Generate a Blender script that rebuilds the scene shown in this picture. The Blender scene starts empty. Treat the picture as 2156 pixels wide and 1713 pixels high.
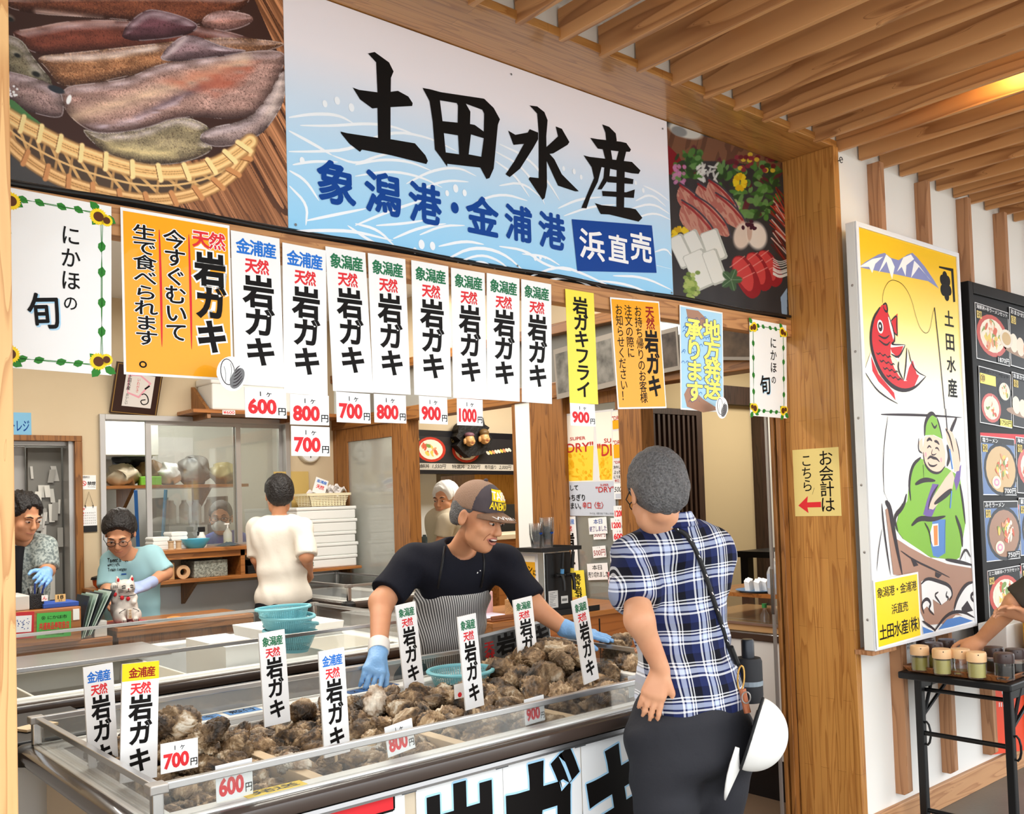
import bpy, bmesh, math, random
import numpy as np
from mathutils import Vector, Matrix
from mathutils.geometry import tessellate_polygon
random.seed(7); RNG = np.random.RandomState(11)
SC = bpy.context.scene
COL = SC.collection
# --- camera
H_EYE = 1.5; F_PX = 2008.14; CX, CY = 1078.0, 974.01
def _rot(y, p, r):
 f = np.array([math.sin(y)*math.cos(p), math.cos(y)*math.cos(p), math.sin(p)])
 s = np.array([math.cos(y), -math.sin(y), 0.0]); u = np.cross(s, f)
 return s*math.cos(r)+u*math.sin(r), -s*math.sin(r)+u*math.cos(r), f
CS, CU, CF = _rot(math.radians(40.6525745), math.radians(2.1387141), math.radians(-1.82478249))
CP = np.array([0, 0, H_EYE])
cam = bpy.data.objects.new('camera', bpy.data.cameras.new('camera')); COL.objects.link(cam)
cam.data.sensor_fit = 'HORIZONTAL'; cam.data.sensor_width = 36.0
cam.data.lens = F_PX/2156*36.0; cam.data.shift_y = (CY-856.5)/2156; cam.data.clip_start = 0.05
M = Matrix.Identity(4)
for i in range(3):
 M[i][0] = CS[i]; M[i][1] = CU[i]; M[i][2] = -CF[i]; M[i][3] = CP[i]
cam.matrix_world = M
SC.camera = cam
# --- view, world, lights
SC.view_settings.view_transform = 'Standard'; SC.view_settings.look = 'None'
SC.view_settings.gamma = 1.0; SC.view_settings.use_curve_mapping = False
SC.view_settings.exposure = 0.84
W = bpy.data.worlds.new('overcast_sky'); SC.world = W; W.use_nodes = True
W.node_tree.nodes['Background'].inputs[0].default_value = (0.93, 0.97, 1.0, 1)
W.node_tree.nodes['Background'].inputs[1].default_value = 2.1
def area(name, loc, sx, sy, watts, col=(1, .93, .82), rot=(0, 0, 0)):
 l = bpy.data.lights.new(name, 'AREA'); l.shape = 'RECTANGLE'; l.size = sx; l.size_y = sy
 l.energy = watts; l.color = col
 o = bpy.data.objects.new(name, l); COL.objects.link(o); o.location = loc; o.rotation_euler = rot
 return o
for lx, ly, lw in ((1.6, 3.5, 16), (1.2, 5.0, 19), (2.9, 4.9, 19), (2.9, 3.3, 10)):
 area('shop_ceiling_lamp', (lx, ly, 2.84), 1.2, .3, lw, (1, .95, .87))
area('kitchen_lamp', (2.4, 7.6, 2.6), 1.6, .5, 30, (1, .97, .9))
area('side_kitchen_lamp', (5.0, 5.2, 2.7), 1.2, .5, 26, (1, .95, .86))
area('dining_room_lamp', (5.6, 3.3, 2.5), 1.2, .6, 16, (1, .93, .8))
SC.cycles.max_bounces = 8; SC.cycles.diffuse_bounces = 4; SC.cycles.glossy_bounces = 3
SC.cycles.transmission_bounces = 6; SC.cycles.transparent_max_bounces = 12
SC.cycles.caustics_reflective = False; SC.cycles.caustics_refractive = False
SC.cycles.use_denoising = True; SC.cycles.sample_clamp_indirect = 6.0
# --- rays
def ray(px, py): return CS*(px-CX)/F_PX-CU*(py-CY)/F_PX+CF
def atx(px, py, x): d = ray(px, py); return CP+d*(x/d[0])
def aty(px, py, y): d = ray(px, py); return CP+d*(y/d[1])
def atz(px, py, z): d = ray(px, py); return CP+d*((z-H_EYE)/d[2])
def at(px, py, t): return CP+ray(px, py)*t
def proj(p):
 p = np.asarray(p, float)-CP; w = p@CF
 return np.stack([CX+F_PX*(p@CS)/w, CY-F_PX*(p@CU)/w], -1)
# --- colours and materials
def lin(c):
 c = np.asarray(c, float)/255.0
 return np.where(c <= .04045, c/12.92, ((c+.055)/1.055)**2.4)
def rgb(*c): return tuple(lin(c))+(1.0,)
MATS = {}
def mat(name, c, rough=.6, metal=0., spec=.4, coat=0., bump=None, var=None, alpha=None, trans=0., emit=None):
 """c: sRGB 0-255.  bump=(scale,strength)  var=(scale,amount,colour2)"""
 if name in MATS: return MATS[name]
 m = bpy.data.materials.new(name); m.use_nodes = True; MATS[name] = m
 nt = m.node_tree; b = nt.nodes['Principled BSDF']
 b.inputs['Base Color'].default_value = rgb(*c); b.inputs['Roughness'].default_value = rough
 b.inputs['Metallic'].default_value = metal; b.inputs['Specular IOR Level'].default_value = spec
 b.inputs['Coat Weight'].default_value = coat
 if trans: b.inputs['Transmission Weight'].default_value = trans
 if alpha is not None: b.inputs['Alpha'].default_value = alpha
 if emit: b.inputs['Emission Color'].default_value = rgb(*c); b.inputs['Emission Strength'].default_value = emit
 if bump or var:
  tc = nt.nodes.new('ShaderNodeTexCoord')
 if var:
  n = nt.nodes.new('ShaderNodeTexNoise'); n.inputs['Scale'].default_value = var[0]; n.inputs['Detail'].default_value = 5
  r = nt.nodes.new('ShaderNodeValToRGB'); r.color_ramp.elements[0].position = .5-var[1]/2; r.color_ramp.elements[1].position = .5+var[1]/2
  r.color_ramp.elements[0].color = rgb(*c); r.color_ramp.elements[1].color = rgb(*var[2])
  nt.links.new(tc.outputs['Object'], n.inputs['Vector']); nt.links.new(n.outputs['Fac'], r.inputs['Fac'])
  nt.links.new(r.outputs['Color'], b.inputs['Base Color'])
 if bump:
  n = nt.nodes.new('ShaderNodeTexNoise'); n.inputs['Scale'].default_value = bump[0]; n.inputs['Detail'].default_value = 4
  p = nt.nodes.new('ShaderNodeBump'); p.inputs['Strength'].default_value = bump[1]; p.inputs['Distance'].default_value = .01
  nt.links.new(tc.outputs['Object'], n.inputs['Vector']); nt.links.new(n.outputs['Fac'], p.inputs['Height'])
  nt.links.new(p.outputs['Normal'], b.inputs['Normal'])
 return m
def wood(name, c1, c2, axis='X', scale=1.0, rough=.45, planks=None, coat=0.):
 """grain runs along axis; planks=(length,width) adds laminated blocks of slightly different tone"""
 if name in MATS: return MATS[name]
 m = bpy.data.materials.new(name); m.use_nodes = True; MATS[name] = m
 nt = m.node_tree; L = nt.links.new; b = nt.nodes['Principled BSDF']
 b.inputs['Roughness'].default_value = rough; b.inputs['Coat Weight'].default_value = coat
 tc = nt.nodes.new('ShaderNodeTexCoord'); mp = nt.nodes.new('ShaderNodeMapping')
 oi = nt.nodes.new('ShaderNodeObjectInfo'); ad = nt.nodes.new('ShaderNodeVectorMath'); ad.operation = 'ADD'
 sc_ = nt.nodes.new('ShaderNodeVectorMath'); sc_.operation = 'SCALE'; sc_.inputs['Scale'].default_value = 17.
 cb = nt.nodes.new('ShaderNodeCombineXYZ')
 for k in range(3): L(oi.outputs['Random'], cb.inputs[k])
 L(cb.outputs[0], sc_.inputs[0]); L(tc.outputs['Object'], ad.inputs[0]); L(sc_.outputs[0], ad.inputs[1])
 s = [11*scale]*3; s['XYZ'.index(axis)] = .8*scale
 mp.inputs['Scale'].default_value = s; L(ad.outputs[0], mp.inputs['Vector'])
 n = nt.nodes.new('ShaderNodeTexNoise'); n.inputs['Scale'].default_value = 1.3; n.inputs['Detail'].default_value = 2.5
 L(mp.outputs[0], n.inputs['Vector'])
 mu = nt.nodes.new('ShaderNodeMath'); mu.operation = 'MULTIPLY'; mu.inputs[1].default_value = 9; L(n.outputs['Fac'], mu.inputs[0])
 fr = nt.nodes.new('ShaderNodeMath'); fr.operation = 'FRACT'; L(mu.outputs[0], fr.inputs[0])
 r = nt.nodes.new('ShaderNodeValToRGB')
 e = r.color_ramp.elements; e[0].position = 0.; e[0].color = rgb(*c1); e[1].position = 1.; e[1].color = rgb(*c2)
 k = e.new(.55); k.color = tuple(.85*np.array(rgb(*c1))+.15*np.array(rgb(*c2)))
 k = e.new(.93); k.color = rgb(*c2)
 k = e.new(.985); k.color = rgb(*c1)
 L(fr.outputs[0], r.inputs['Fac'])
 out = r.outputs['Color']
 if planks:
  br = nt.nodes.new('ShaderNodeTexBrick'); mp2 = nt.nodes.new('ShaderNodeCombineXYZ'); sx = nt.nodes.new('ShaderNodeSeparateXYZ')
  L(tc.outputs['Object'], sx.inputs[0]); i, j = {'X': (0, 1), 'z': (2, 1), 'Z': (2, 0)}[planks[2]]
  L(sx.outputs[i], mp2.inputs[0]); L(sx.outputs[j], mp2.inputs[1]); L(mp2.outputs[0], br.inputs['Vector'])
  br.inputs['Scale'].default_value = 1; br.inputs['Brick Width'].default_value = planks[0]; br.inputs['Row Height'].default_value = planks[1]
  br.inputs['Mortar Size'].default_value = 0.0008; br.inputs['Color1'].default_value = (1, 1, 1, 1)
  br.inputs['Color2'].default_value = (.84, .81, .77, 1); br.inputs['Mortar'].default_value = (.55, .5, .45, 1)
  mx = nt.nodes.new('ShaderNodeMix'); mx.data_type = 'RGBA'; mx.blend_type = 'MULTIPLY'; mx.inputs[0].default_value = 1
  L(out, mx.inputs[6]); L(br.outputs['Color'], mx.inputs[7]); out = mx.outputs[2]
 L(out, b.inputs['Base Color'])
 return m
def vcol_mat(name, rough=.35, coat=0.):
 if name in MATS: return MATS[name]
 m = bpy.data.materials.new(name); m.use_nodes = True; MATS[name] = m
 a = m.node_tree.nodes.new('ShaderNodeVertexColor'); a.layer_name = 'Col'
 b = m.node_tree.nodes['Principled BSDF']; b.inputs['Roughness'].default_value = rough; b.inputs['Coat Weight'].default_value = coat; b.inputs['Specular IOR Level'].default_value = .2
 m.node_tree.links.new(a.outputs['Color'], b.inputs['Base Color'])
 return m
def glass_mat(name='clear_glass', tint=(.975, .985, .98), refl=.06, dust=.012):
 if name in MATS: return MATS[name]
 m = bpy.data.materials.new(name); m.use_nodes = True; MATS[name] = m
 nt = m.node_tree; nt.nodes.clear(); N = nt.nodes.new; L = nt.links.new
 o = N('ShaderNodeOutputMaterial'); t = N('ShaderNodeBsdfTransparent'); t.inputs[0].default_value = (*tint, 1)
 g = N('ShaderNodeBsdfGlossy'); g.inputs['Roughness'].default_value = .03
 d = N('ShaderNodeBsdfDiffuse'); d.inputs[0].default_value = (.8, .8, .78, 1)
 fz = N('ShaderNodeFresnel'); fz.inputs[0].default_value = 1.45
 m1 = N('ShaderNodeMixShader'); m2 = N('ShaderNodeMixShader'); m1.inputs[0].default_value = dust
 sc_ = N('ShaderNodeMath'); sc_.operation = 'MULTIPLY'; sc_.inputs[1].default_value = refl/.04
 L(fz.outputs[0], sc_.inputs[0]); cl = N('ShaderNodeMath'); cl.operation = 'MINIMUM'; cl.inputs[1].default_value = .5; L(sc_.outputs[0], cl.inputs[0])
 L(t.outputs[0], m1.inputs[1]); L(d.outputs[0], m1.inputs[2]); L(cl.outputs[0], m2.inputs[0]); L(m1.outputs[0], m2.inputs[1]); L(g.outputs[0], m2.inputs[2])
 L(m2.outputs[0], o.inputs[0])
 return m
# --- mesh building
class MB:
 def __init__(s): s.v = []; s.f = []; s.m = []; s.mats = []
 def mi(s, m):
  if m is None: return 0
  if m not in s.mats: s.mats.append(m)
  return s.mats.index(m)
 def add(s, v, f, m=None):
  o = len(s.v); k = s.mi(m)
  s.v.extend([tuple(map(float, p)) for p in v]); s.f.extend([tuple(int(i)+o for i in q) for q in f]); s.m.extend([k]*len(f)); return s
 def box(s, x0, x1, y0, y1, z0, z1, m=None):
  v = [(x, y, z) for z in (z0, z1) for y in (y0, y1) for x in (x0, x1)]
  return s.add(v, [(0, 2, 3, 1), (4, 5, 7, 6), (0, 1, 5, 4), (2, 6, 7, 3), (0, 4, 6, 2), (1, 3, 7, 5)], m)
 def obox(s, c, ax, ay, az, m=None):
  c, ax, ay, az = map(lambda q: np.asarray(q, float), (c, ax, ay, az))
  v = [c+a*ax+b*ay+d*az for d in (-1, 1) for b in (-1, 1) for a in (-1, 1)]
  return s.add(v, [(0, 2, 3, 1), (4, 5, 7, 6), (0, 1, 5, 4), (2, 6, 7, 3), (0, 4, 6, 2), (1, 3, 7, 5)], m)
 def bar(s, p0, p1, w, h, m=None, up=(0, 0, 1)):
  p0, p1 = np.asarray(p0, float), np.asarray(p1, float); d = p1-p0; L = np.linalg.norm(d); d = d/L
  a = np.cross(d, up); a /= max(np.linalg.norm(a), 1e-9); b = np.cross(a, d)
  return s.obox((p0+p1)/2, d*L/2, a*w/2, b*h/2, m)
 def tube(s, pts, r, n=10, m=None, cap=True):
  pts = [np.asarray(p, float) for p in pts]; k = len(pts)
  rs = [r]*k if np.isscalar(r) else list(r); v = []; f = []
  prev = None
  for i, p in enumerate(pts):
   d = pts[min(i+1, k-1)]-pts[max(i-1, 0)]; d /= max(np.linalg.norm(d), 1e-9)
   if prev is None:
    a = np.cross(d, (0, 0, 1)) if abs(d[2]) < .9 else np.cross(d, (1, 0, 0))
   else: a = prev-d*(prev@d)
   a /= max(np.linalg.norm(a), 1e-9); b = np.cross(d, a); prev = a
   for j in range(n):
    t = 2*math.pi*j/n; v.append(p+rs[i]*(a*math.cos(t)+b*math.sin(t)))
  for i in range(k-1):
   for j in range(n): f.append((i*n+j, i*n+(j+1) % n, (i+1)*n+(j+1) % n, (i+1)*n+j))
  if cap: f.append(tuple(reversed(range(n)))); f.append(tuple(range((k-1)*n, k*n)))
  return s.add(v, f, m)
 def lathe(s, prof, c=(0, 0, 0), n=24, m=None, sq=1.0, close=False):
  v = []; f = []; k = len(prof)
  for r, z in prof:
   for j in range(n):
    t = 2*math.pi*j/n; v.append((c[0]+r*math.cos(t), c[1]+r*math.sin(t)*sq, c[2]+z))
  for i in range(k-1):
   for j in range(n): f.append((i*n+j, i*n+(j+1) % n, (i+1)*n+(j+1) % n, (i+1)*n+j))
  if close: f.append(tuple(reversed(range(n)))); f.append(tuple(range((k-1)*n, k*n)))
  return s.add(v, f, m)
 def ell(s, c, r, m=None, nu=16, nv=10):
  v = []; f = []
  for i in range(nv+1):
   a = math.pi*i/nv
   for j in range(nu):
    t = 2*math.pi*j/nu
    v.append((c[0]+r[0]*math.sin(a)*math.cos(t), c[1]+r[1]*math.sin(a)*math.sin(t), c[2]+r[2]*math.cos(a)))
  for i in range(nv):
   for j in range(nu): f.append((i*nu+j, (i+1)*nu+j, (i+1)*nu+(j+1) % nu, i*nu+(j+1) % nu))
  return s.add(v, f, m)
 def prism(s, poly, y0, y1, m=None, axes=(0, 2, 1)):
  """poly: 2d points placed on axes[0],axes[1], extruded along axes[2]"""
  n = len(poly); v = []
  for y in (y0, y1):
   for p in poly:
    q = [0, 0, 0]; q[axes[0]] = p[0]; q[axes[1]] = p[1]; q[axes[2]] = y; v.append(q)
  f = [tuple(range(n)), tuple(reversed(range(n, 2*n)))]+[(i, i+n, (i+1) % n+n, (i+1) % n) for i in range(n)]
  return s.add(v, f, m)
 def xf(s, fn): s.v = [tuple(fn(np.array(p))) for p in s.v]; return s
def build(name, mb, m=None, parent=None, bevel=0., smooth=False, seg=2, origin=None, label=None):
 me = bpy.data.meshes.new(name)
 v = np.array(mb.v, float)
 if parent is not None: o0 = np.array(parent['_w'])
 else:
  lo, hi = v.min(0), v.max(0); o0 = np.array([(lo[0]+hi[0])/2, (lo[1]+hi[1])/2, lo[2]]) if origin is None else np.array(origin, float)
 me.from_pydata([tuple(p) for p in v-o0], [], mb.f)
 if mb.mats:
  for q in mb.mats: me.materials.append(q)
  me.polygons.foreach_set('material_index', mb.m)
 elif m is not None: me.materials.append(m)
 if bevel or True:
  bm = bmesh.new(); bm.from_mesh(me)
  bmesh.ops.recalc_face_normals(bm, faces=bm.faces) if not getattr(mb, 'flat', False) else None
  if bevel:
   ed = [e for e in bm.edges if len(e.link_faces) == 2 and e.calc_face_angle(0) > .6]
   bmesh.ops.bevel(bm, geom=ed, offset=bevel, segments=seg, affect='EDGES', profile=.5, clamp_overlap=True)
  bm.to_mesh(me); bm.free()
 if smooth:
  me.polygons.foreach_set('use_smooth', [True]*len(me.polygons))
  if smooth != 'all': me.set_sharp_from_angle(angle=math.radians(38))
 o = bpy.data.objects.new(name, me); COL.objects.link(o)
 if parent is not None:
  o.parent = parent
  if label: o['label'] = label
  d = (0, 0, 0)
 else: o.location = o0
 o['_w'] = tuple(o0)
 return o
def tag(o, label, cat, group=None):
 o['label'] = label; o['category'] = cat
 if group: o['group'] = group
 return o
def struct(o): o['kind'] = 'structure'; return o
def stuff(o): o['kind'] = 'stuff'; return o
def thing(name, loc, label, cat, group=None):
 o = bpy.data.objects.new(name, None); COL.objects.link(o); o.location = tuple(map(float, loc)); o.empty_display_size = .05
 o['_w'] = tuple(map(float, loc)); return tag(o, label, cat, group)
def dup(o, loc, rot=None, label=None, group=None, scale=None):
 kids = list(o.children)
 r = o.copy(); COL.objects.link(r); r.location = tuple(map(float, loc))
 if rot is not None: r.rotation_euler = rot
 if scale is not None: r.scale = scale
 if label: r['label'] = label
 if group: r['group'] = group
 for c in kids:
  d = c.copy(); COL.objects.link(d); d.parent = r
  for g in c.children:
   e = g.copy(); COL.objects.link(e); e.parent = d
 return r
# --- lettering: glyph outlines as flat meshes
GLY = {}
def glyph(text, bold=0.):
 key = (text, round(bold, 3))
 if key in GLY: return GLY[key]
 cu = bpy.data.curves.new('g', 'FONT'); cu.body = text; cu.size = 1; cu.offset = bold; cu.resolution_u = 3; cu.fill_mode = 'FRONT'
 ob = bpy.data.objects.new('g', cu)
 me = bpy.data.meshes.new_from_object(ob)
 v = np.array([q.co[:2] for q in me.vertices]).reshape(-1, 2); f = [tuple(p.vertices) for p in me.polygons]
 bpy.data.objects.remove(ob); bpy.data.curves.remove(cu); bpy.data.meshes.remove(me)
 GLY[key] = (v, f); return GLY[key]
_e = glyph('国')[0]; EMC = (_e.min(0)+_e.max(0))/2; EMS = max(_e.max(0)-_e.min(0))*1.06
class Flat:
 """a flat board / sheet: corner O, unit right U, unit down V, normal N (towards the viewer); everything printed on it is stacked in thin layers"""
 def __init__(s, O, U, V, w, h, base, thick=.002, back=None):
  s.O = np.asarray(O, float); s.U = np.asarray(U, float); s.V = np.asarray(V, float)
  s.N = np.cross(s.V, s.U); s.N /= np.linalg.norm(s.N)
  s.w, s.h = w, h; s.mb = MB(); s.L = 1; s.t = thick; s.z = (0, 0, 1.0); s.step = .0004
  c = s.O+s.U*w/2+s.V*h/2-s.N*thick/2
  s.mb.obox(c, s.U*w/2, s.V*h/2, s.N*thick/2, base if not isinstance(base, str) else None)
 def P(s, u, v, l=None): return s.O+s.U*u+s.V*v+s.N*((s.L if l is None else l)*s.step)
 def zoom(s, ox, oy, k): s.z = (ox, oy, k); return s
 def px(s, x, y): return s.z[0]+x/s.z[2], s.z[1]+y/s.z[2]
 def uv(s, x, y):
  d = ray(*s.px(x, y)); t = ((s.O-CP)@s.N)/(d@s.N); q = CP+d*t-s.O
  return q@s.U, q@s.V
 def tri(s, loops, m, layer=None):
  lp = [[Vector((float(a), float(b), 0)) for a, b in L] for L in loops]
  pts = [p for L in loops for p in L]
  fs = tessellate_polygon(lp)
  fs = [f if (np.cross(np.array(pts[f[1]])-np.array(pts[f[0]]), np.array(pts[f[2]])-np.array(pts[f[0]])) < 0) else (f[0], f[2], f[1]) for f in fs]
  s.mb.add([s.P(a, b, layer) for a, b in pts], fs, m); return s
 def poly(s, pts, m, layer=None, holes=()): return s.tri([pts]+list(holes), m, layer)
 def ppoly(s, pts, m, layer=None, holes=()):
  return s.tri([[s.uv(*p) for p in pts]]+[[s.uv(*p) for p in h] for h in holes], m, layer)
 def rect(s, u0, v0, u1, v1, m, layer=None): return s.poly([(u0, v0), (u1, v0), (u1, v1), (u0, v1)], m, layer)
 def disc(s, u, v, r, m, layer=None, n=20, ry=None, ang=0.):
  ry = ry or r; ca, sa = math.cos(ang), math.sin(ang)
  q = [(r*math.cos(2*math.pi*i/n), ry*math.sin(2*math.pi*i/n)) for i in range(n)]
  return s.poly([(u+a*ca-b*sa, v+a*sa+b*ca) for a, b in q], m, layer)
 def stroke(s, pts, w, m, layer=None, taper=False, pix=False):
  if pix: pts = [s.uv(*p) for p in pts]
  p = np.array(pts, float)
  if len(p) > 2:
   for _ in range(2):
    q = [p[0]]
    for i in range(len(p)-1): q += [p[i]*.75+p[i+1]*.25, p[i]*.25+p[i+1]*.75]
    q.append(p[-1]); p = np.array(q)
  d = np.gradient(p, axis=0); d /= np.maximum(np.linalg.norm(d, axis=1, keepdims=True), 1e-9); n = np.stack([-d[:, 1], d[:, 0]], 1)
  k = len(p); ww = np.full(k, w/2) if not taper else w/2*np.sin(np.linspace(.25, math.pi-.12, k))
  a = p+n*ww[:, None]; b = p-n*ww[:, None]
  v = [s.P(*q, layer) for q in a]+[s.P(*q, layer) for q in b]
  s.mb.add(v, [(i, i+1, k+i+1, k+i) for i in range(k-1)], m); return s
 def fit(s, text, u0, v0, u1, v1, m, bold=0., layer=None, skew=0.):
  if bold and not text.isascii():
   du, dv = bold*.9*(u1-u0)/len(text), bold*.9*(v1-v0); l0 = s.L if layer is None else layer; n = 8 if bold > .02 else 4
   for a in range(n):
    x, y = du*math.cos(a*2*math.pi/n), dv*math.sin(a*2*math.pi/n); s.fit(text, u0+x+du, v0+y+dv, u1+x-du, v1+y-dv, m, 0, l0+.09*a, skew)
   return s
  v, f = glyph(text, bold)
  if not len(v): return s
  lo, hi = v.min(0), v.max(0); q = (v-lo)/np.maximum(hi-lo, 1e-6)
  uu = u0+q[:, 0]*(u1-u0)+skew*(q[:, 1]-.5)*(v1-v0); vv = v1-q[:, 1]*(v1-v0)
  s.mb.add([s.P(a, b, layer) for a, b in zip(uu, vv)], f, m); return s
 def ch(s, c, u, v, sw, sh, m, bold=0., layer=None, rot=0.):
  if bold and c not in '岩ガキ天':
   l0 = s.L if layer is None else layer; n = 8 if bold > .02 else 4
   for a in range(n):
    s.ch(c, u+bold*.9*sw*math.cos(a*2*math.pi/n), v+bold*.9*sh*math.sin(a*2*math.pi/n), sw, sh, m, 0, l0+.09*a, rot)
   return s
  g, f = glyph(c, bold); q = (g-EMC)/EMS
  if rot: q = q@np.array([[math.cos(rot), math.sin(rot)], [-math.sin(rot), math.cos(rot)]])
  s.mb.add([s.P(u+a*sw, v-b*sh, layer) for a, b in q], f, m); return s
 def box_of(s, x0, y0, x1, y1):
  """in-plane centre and size of an upright box seen with these bounds"""
  cu, cv = s.uv((x0+x1)/2, (y0+y1)/2); e = .002
  p0 = proj(s.P(cu, cv, 0)); pu = (proj(s.P(cu+e, cv, 0))-p0)/e; pv = (proj(s.P(cu, cv+e, 0))-p0)/e
  A = np.abs(np.array([[pu[0], pv[0]], [pu[1], pv[1]]]))
  w, h = np.linalg.solve(A, [(x1-x0)/s.z[2], (y1-y0)/s.z[2]])
  return cu, cv, abs(w), abs(h)
 def pfit(s, text, x0, y0, x1, y1, m, bold=0., layer=None, skew=0.):
  cu, cv, w, h = s.box_of(x0, y0, x1, y1)
  return s.fit(text, cu-w/2, cv-h/2, cu+w/2, cv+h/2, m, bold, layer, skew)
 def col(s, text, u, v0, v1, w, m, bold=0., layer=None, fill=1.0, rot=0.):
  n = len(text); hgt = (v1-v0)/n
  for i, c in enumerate(text): s.ch(c, u, v0+hgt*(i+.5), w, hgt*fill, m, bold, layer, rot)
  return s
 def pcol(s, text, x0, y0, x1, y1, m, bold=0., layer=None, fill=1.0):
  cu, cv, w, h = s.box_of(x0, y0, x1, y1)
  return s.col(text, cu, cv-h/2, cv+h/2, w, m, bold, layer, fill)
 def row(s, text, u0, u1, v, hgt, m, bold=0., layer=None):
  n = len(text); cw = (u1-u0)/n
  for i, c in enumerate(text): s.ch(c, u0+cw*(i+.5), v, cw, hgt, m, bold, layer)
  return s
 def done(s, name, parent=None, label=None):
  s.mb.flat = True
  return build(name, s.mb, parent=parent, label=label)
def flat_from_px(corners, mode, base, thick=.002, lean=True):
 """corners TL,TR,BR,BL in photo pixels; mode ('y',Y) hangs upright from the plane y=Y, ('x',X) lies on the plane x=X"""
 TL, TR, BR, BL = corners
 if mode[0] == 'y':
  a, b = aty(*TL, mode[1]), aty(*TR, mode[1])
  if lean:
   c, d = atx(*BR, b[0]), atx(*BL, a[0]); yb = min(max((c[1]+d[1])/2, mode[1]-.09), mode[1]+.015)
  else: yb = mode[1]
  c, d = aty(*BR, yb), aty(*BL, yb)
  zt = (a[2]+b[2])/2; zb = (c[2]+d[2])/2; x0 = (a[0]+d[0])/2; x1 = (b[0]+c[0])/2
  O = np.array([x0, mode[1], zt]); V = np.array([0, yb-mode[1], zb-zt]); h = np.linalg.norm(V); U = np.array([1., 0, 0])
  r = math.atan2(((a[2]-b[2])+(d[2]-c[2]))/2, x1-x0); Vn = V/h
  U2 = U*math.cos(r)+Vn*math.sin(r); V2 = Vn*math.cos(r)-U*math.sin(r)
  ctr = (O+U*(x1-x0)/2+V/2); w = x1-x0
  return Flat(ctr-U2*w/2-V2*h/2, U2, V2, w, h, base, thick)
 X = mode[1]; a, b, c, d = (atx(*q, X) for q in corners)
 w = ((a-b)[1]+(d-c)[1])/2; h = ((a-d)[2]+(b-c)[2])/2; ctr = (a+b+c+d)/4; U = np.array([0, -1., 0]); V = np.array([0, 0, -1.])
 r = math.atan2(((a-b)[2]+(d-c)[2])/2, w)
 U2 = U*math.cos(r)+V*math.sin(r); V2 = V*math.cos(r)-U*math.sin(r)
 return Flat(ctr-U2*w/2-V2*h/2, U2, V2, w, h, base, thick)
# --- printed photographs: a fine grid of coloured dots
def inpoly(poly, X, Y):
 p = np.array(poly, float); r = np.zeros(X.shape, bool); j = len(p)-1
 for i in range(len(p)):
  if p[i, 1] != p[j, 1]:
   c = ((p[i, 1] > Y) != (p[j, 1] > Y)) & (X < (p[j, 0]-p[i, 0])*(Y-p[i, 1])/(p[j, 1]-p[i, 1])+p[i, 0]); r ^= c
  j = i
 return r
def segdist(pts, X, Y):
 d = np.full(X.shape, 1e9)
 for (ax, ay), (bx, by) in zip(pts[:-1], pts[1:]):
  dx, dy = bx-ax, by-ay; t = np.clip(((X-ax)*dx+(Y-ay)*dy)/max(dx*dx+dy*dy, 1e-9), 0, 1)
  d = np.minimum(d, np.hypot(X-ax-t*dx, Y-ay-t*dy))
 return d
def smoothpts(p, closed=False, it=2):
 p = np.array(p, float)
 for _ in range(it):
  q = []; n = len(p); last = n if closed else n-1
  if not closed: q.append(p[0])
  for i in range(last): a, b = p[i], p[(i+1) % n]; q += [a*.75+b*.25, a*.25+b*.75]
  if not closed: q.append(p[-1])
  p = np.array(q)
 return [tuple(x) for x in p]
def vnoise(X, Y, s, seed=0):
 r = np.random.RandomState(seed); T = r.rand(64, 64); x = X/s; y = Y/s
 xi = np.floor(x).astype(int); yi = np.floor(y).astype(int); fx = x-xi; fy = y-yi; fx = fx*fx*(3-2*fx); fy = fy*fy*(3-2*fy)
 g = lambda a, b: T[a % 64, b % 64]
 return (g(xi, yi)*(1-fx)+g(xi+1, yi)*fx)*(1-fy)+(g(xi, yi+1)*(1-fx)+g(xi+1, yi+1)*fx)*fy
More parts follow.
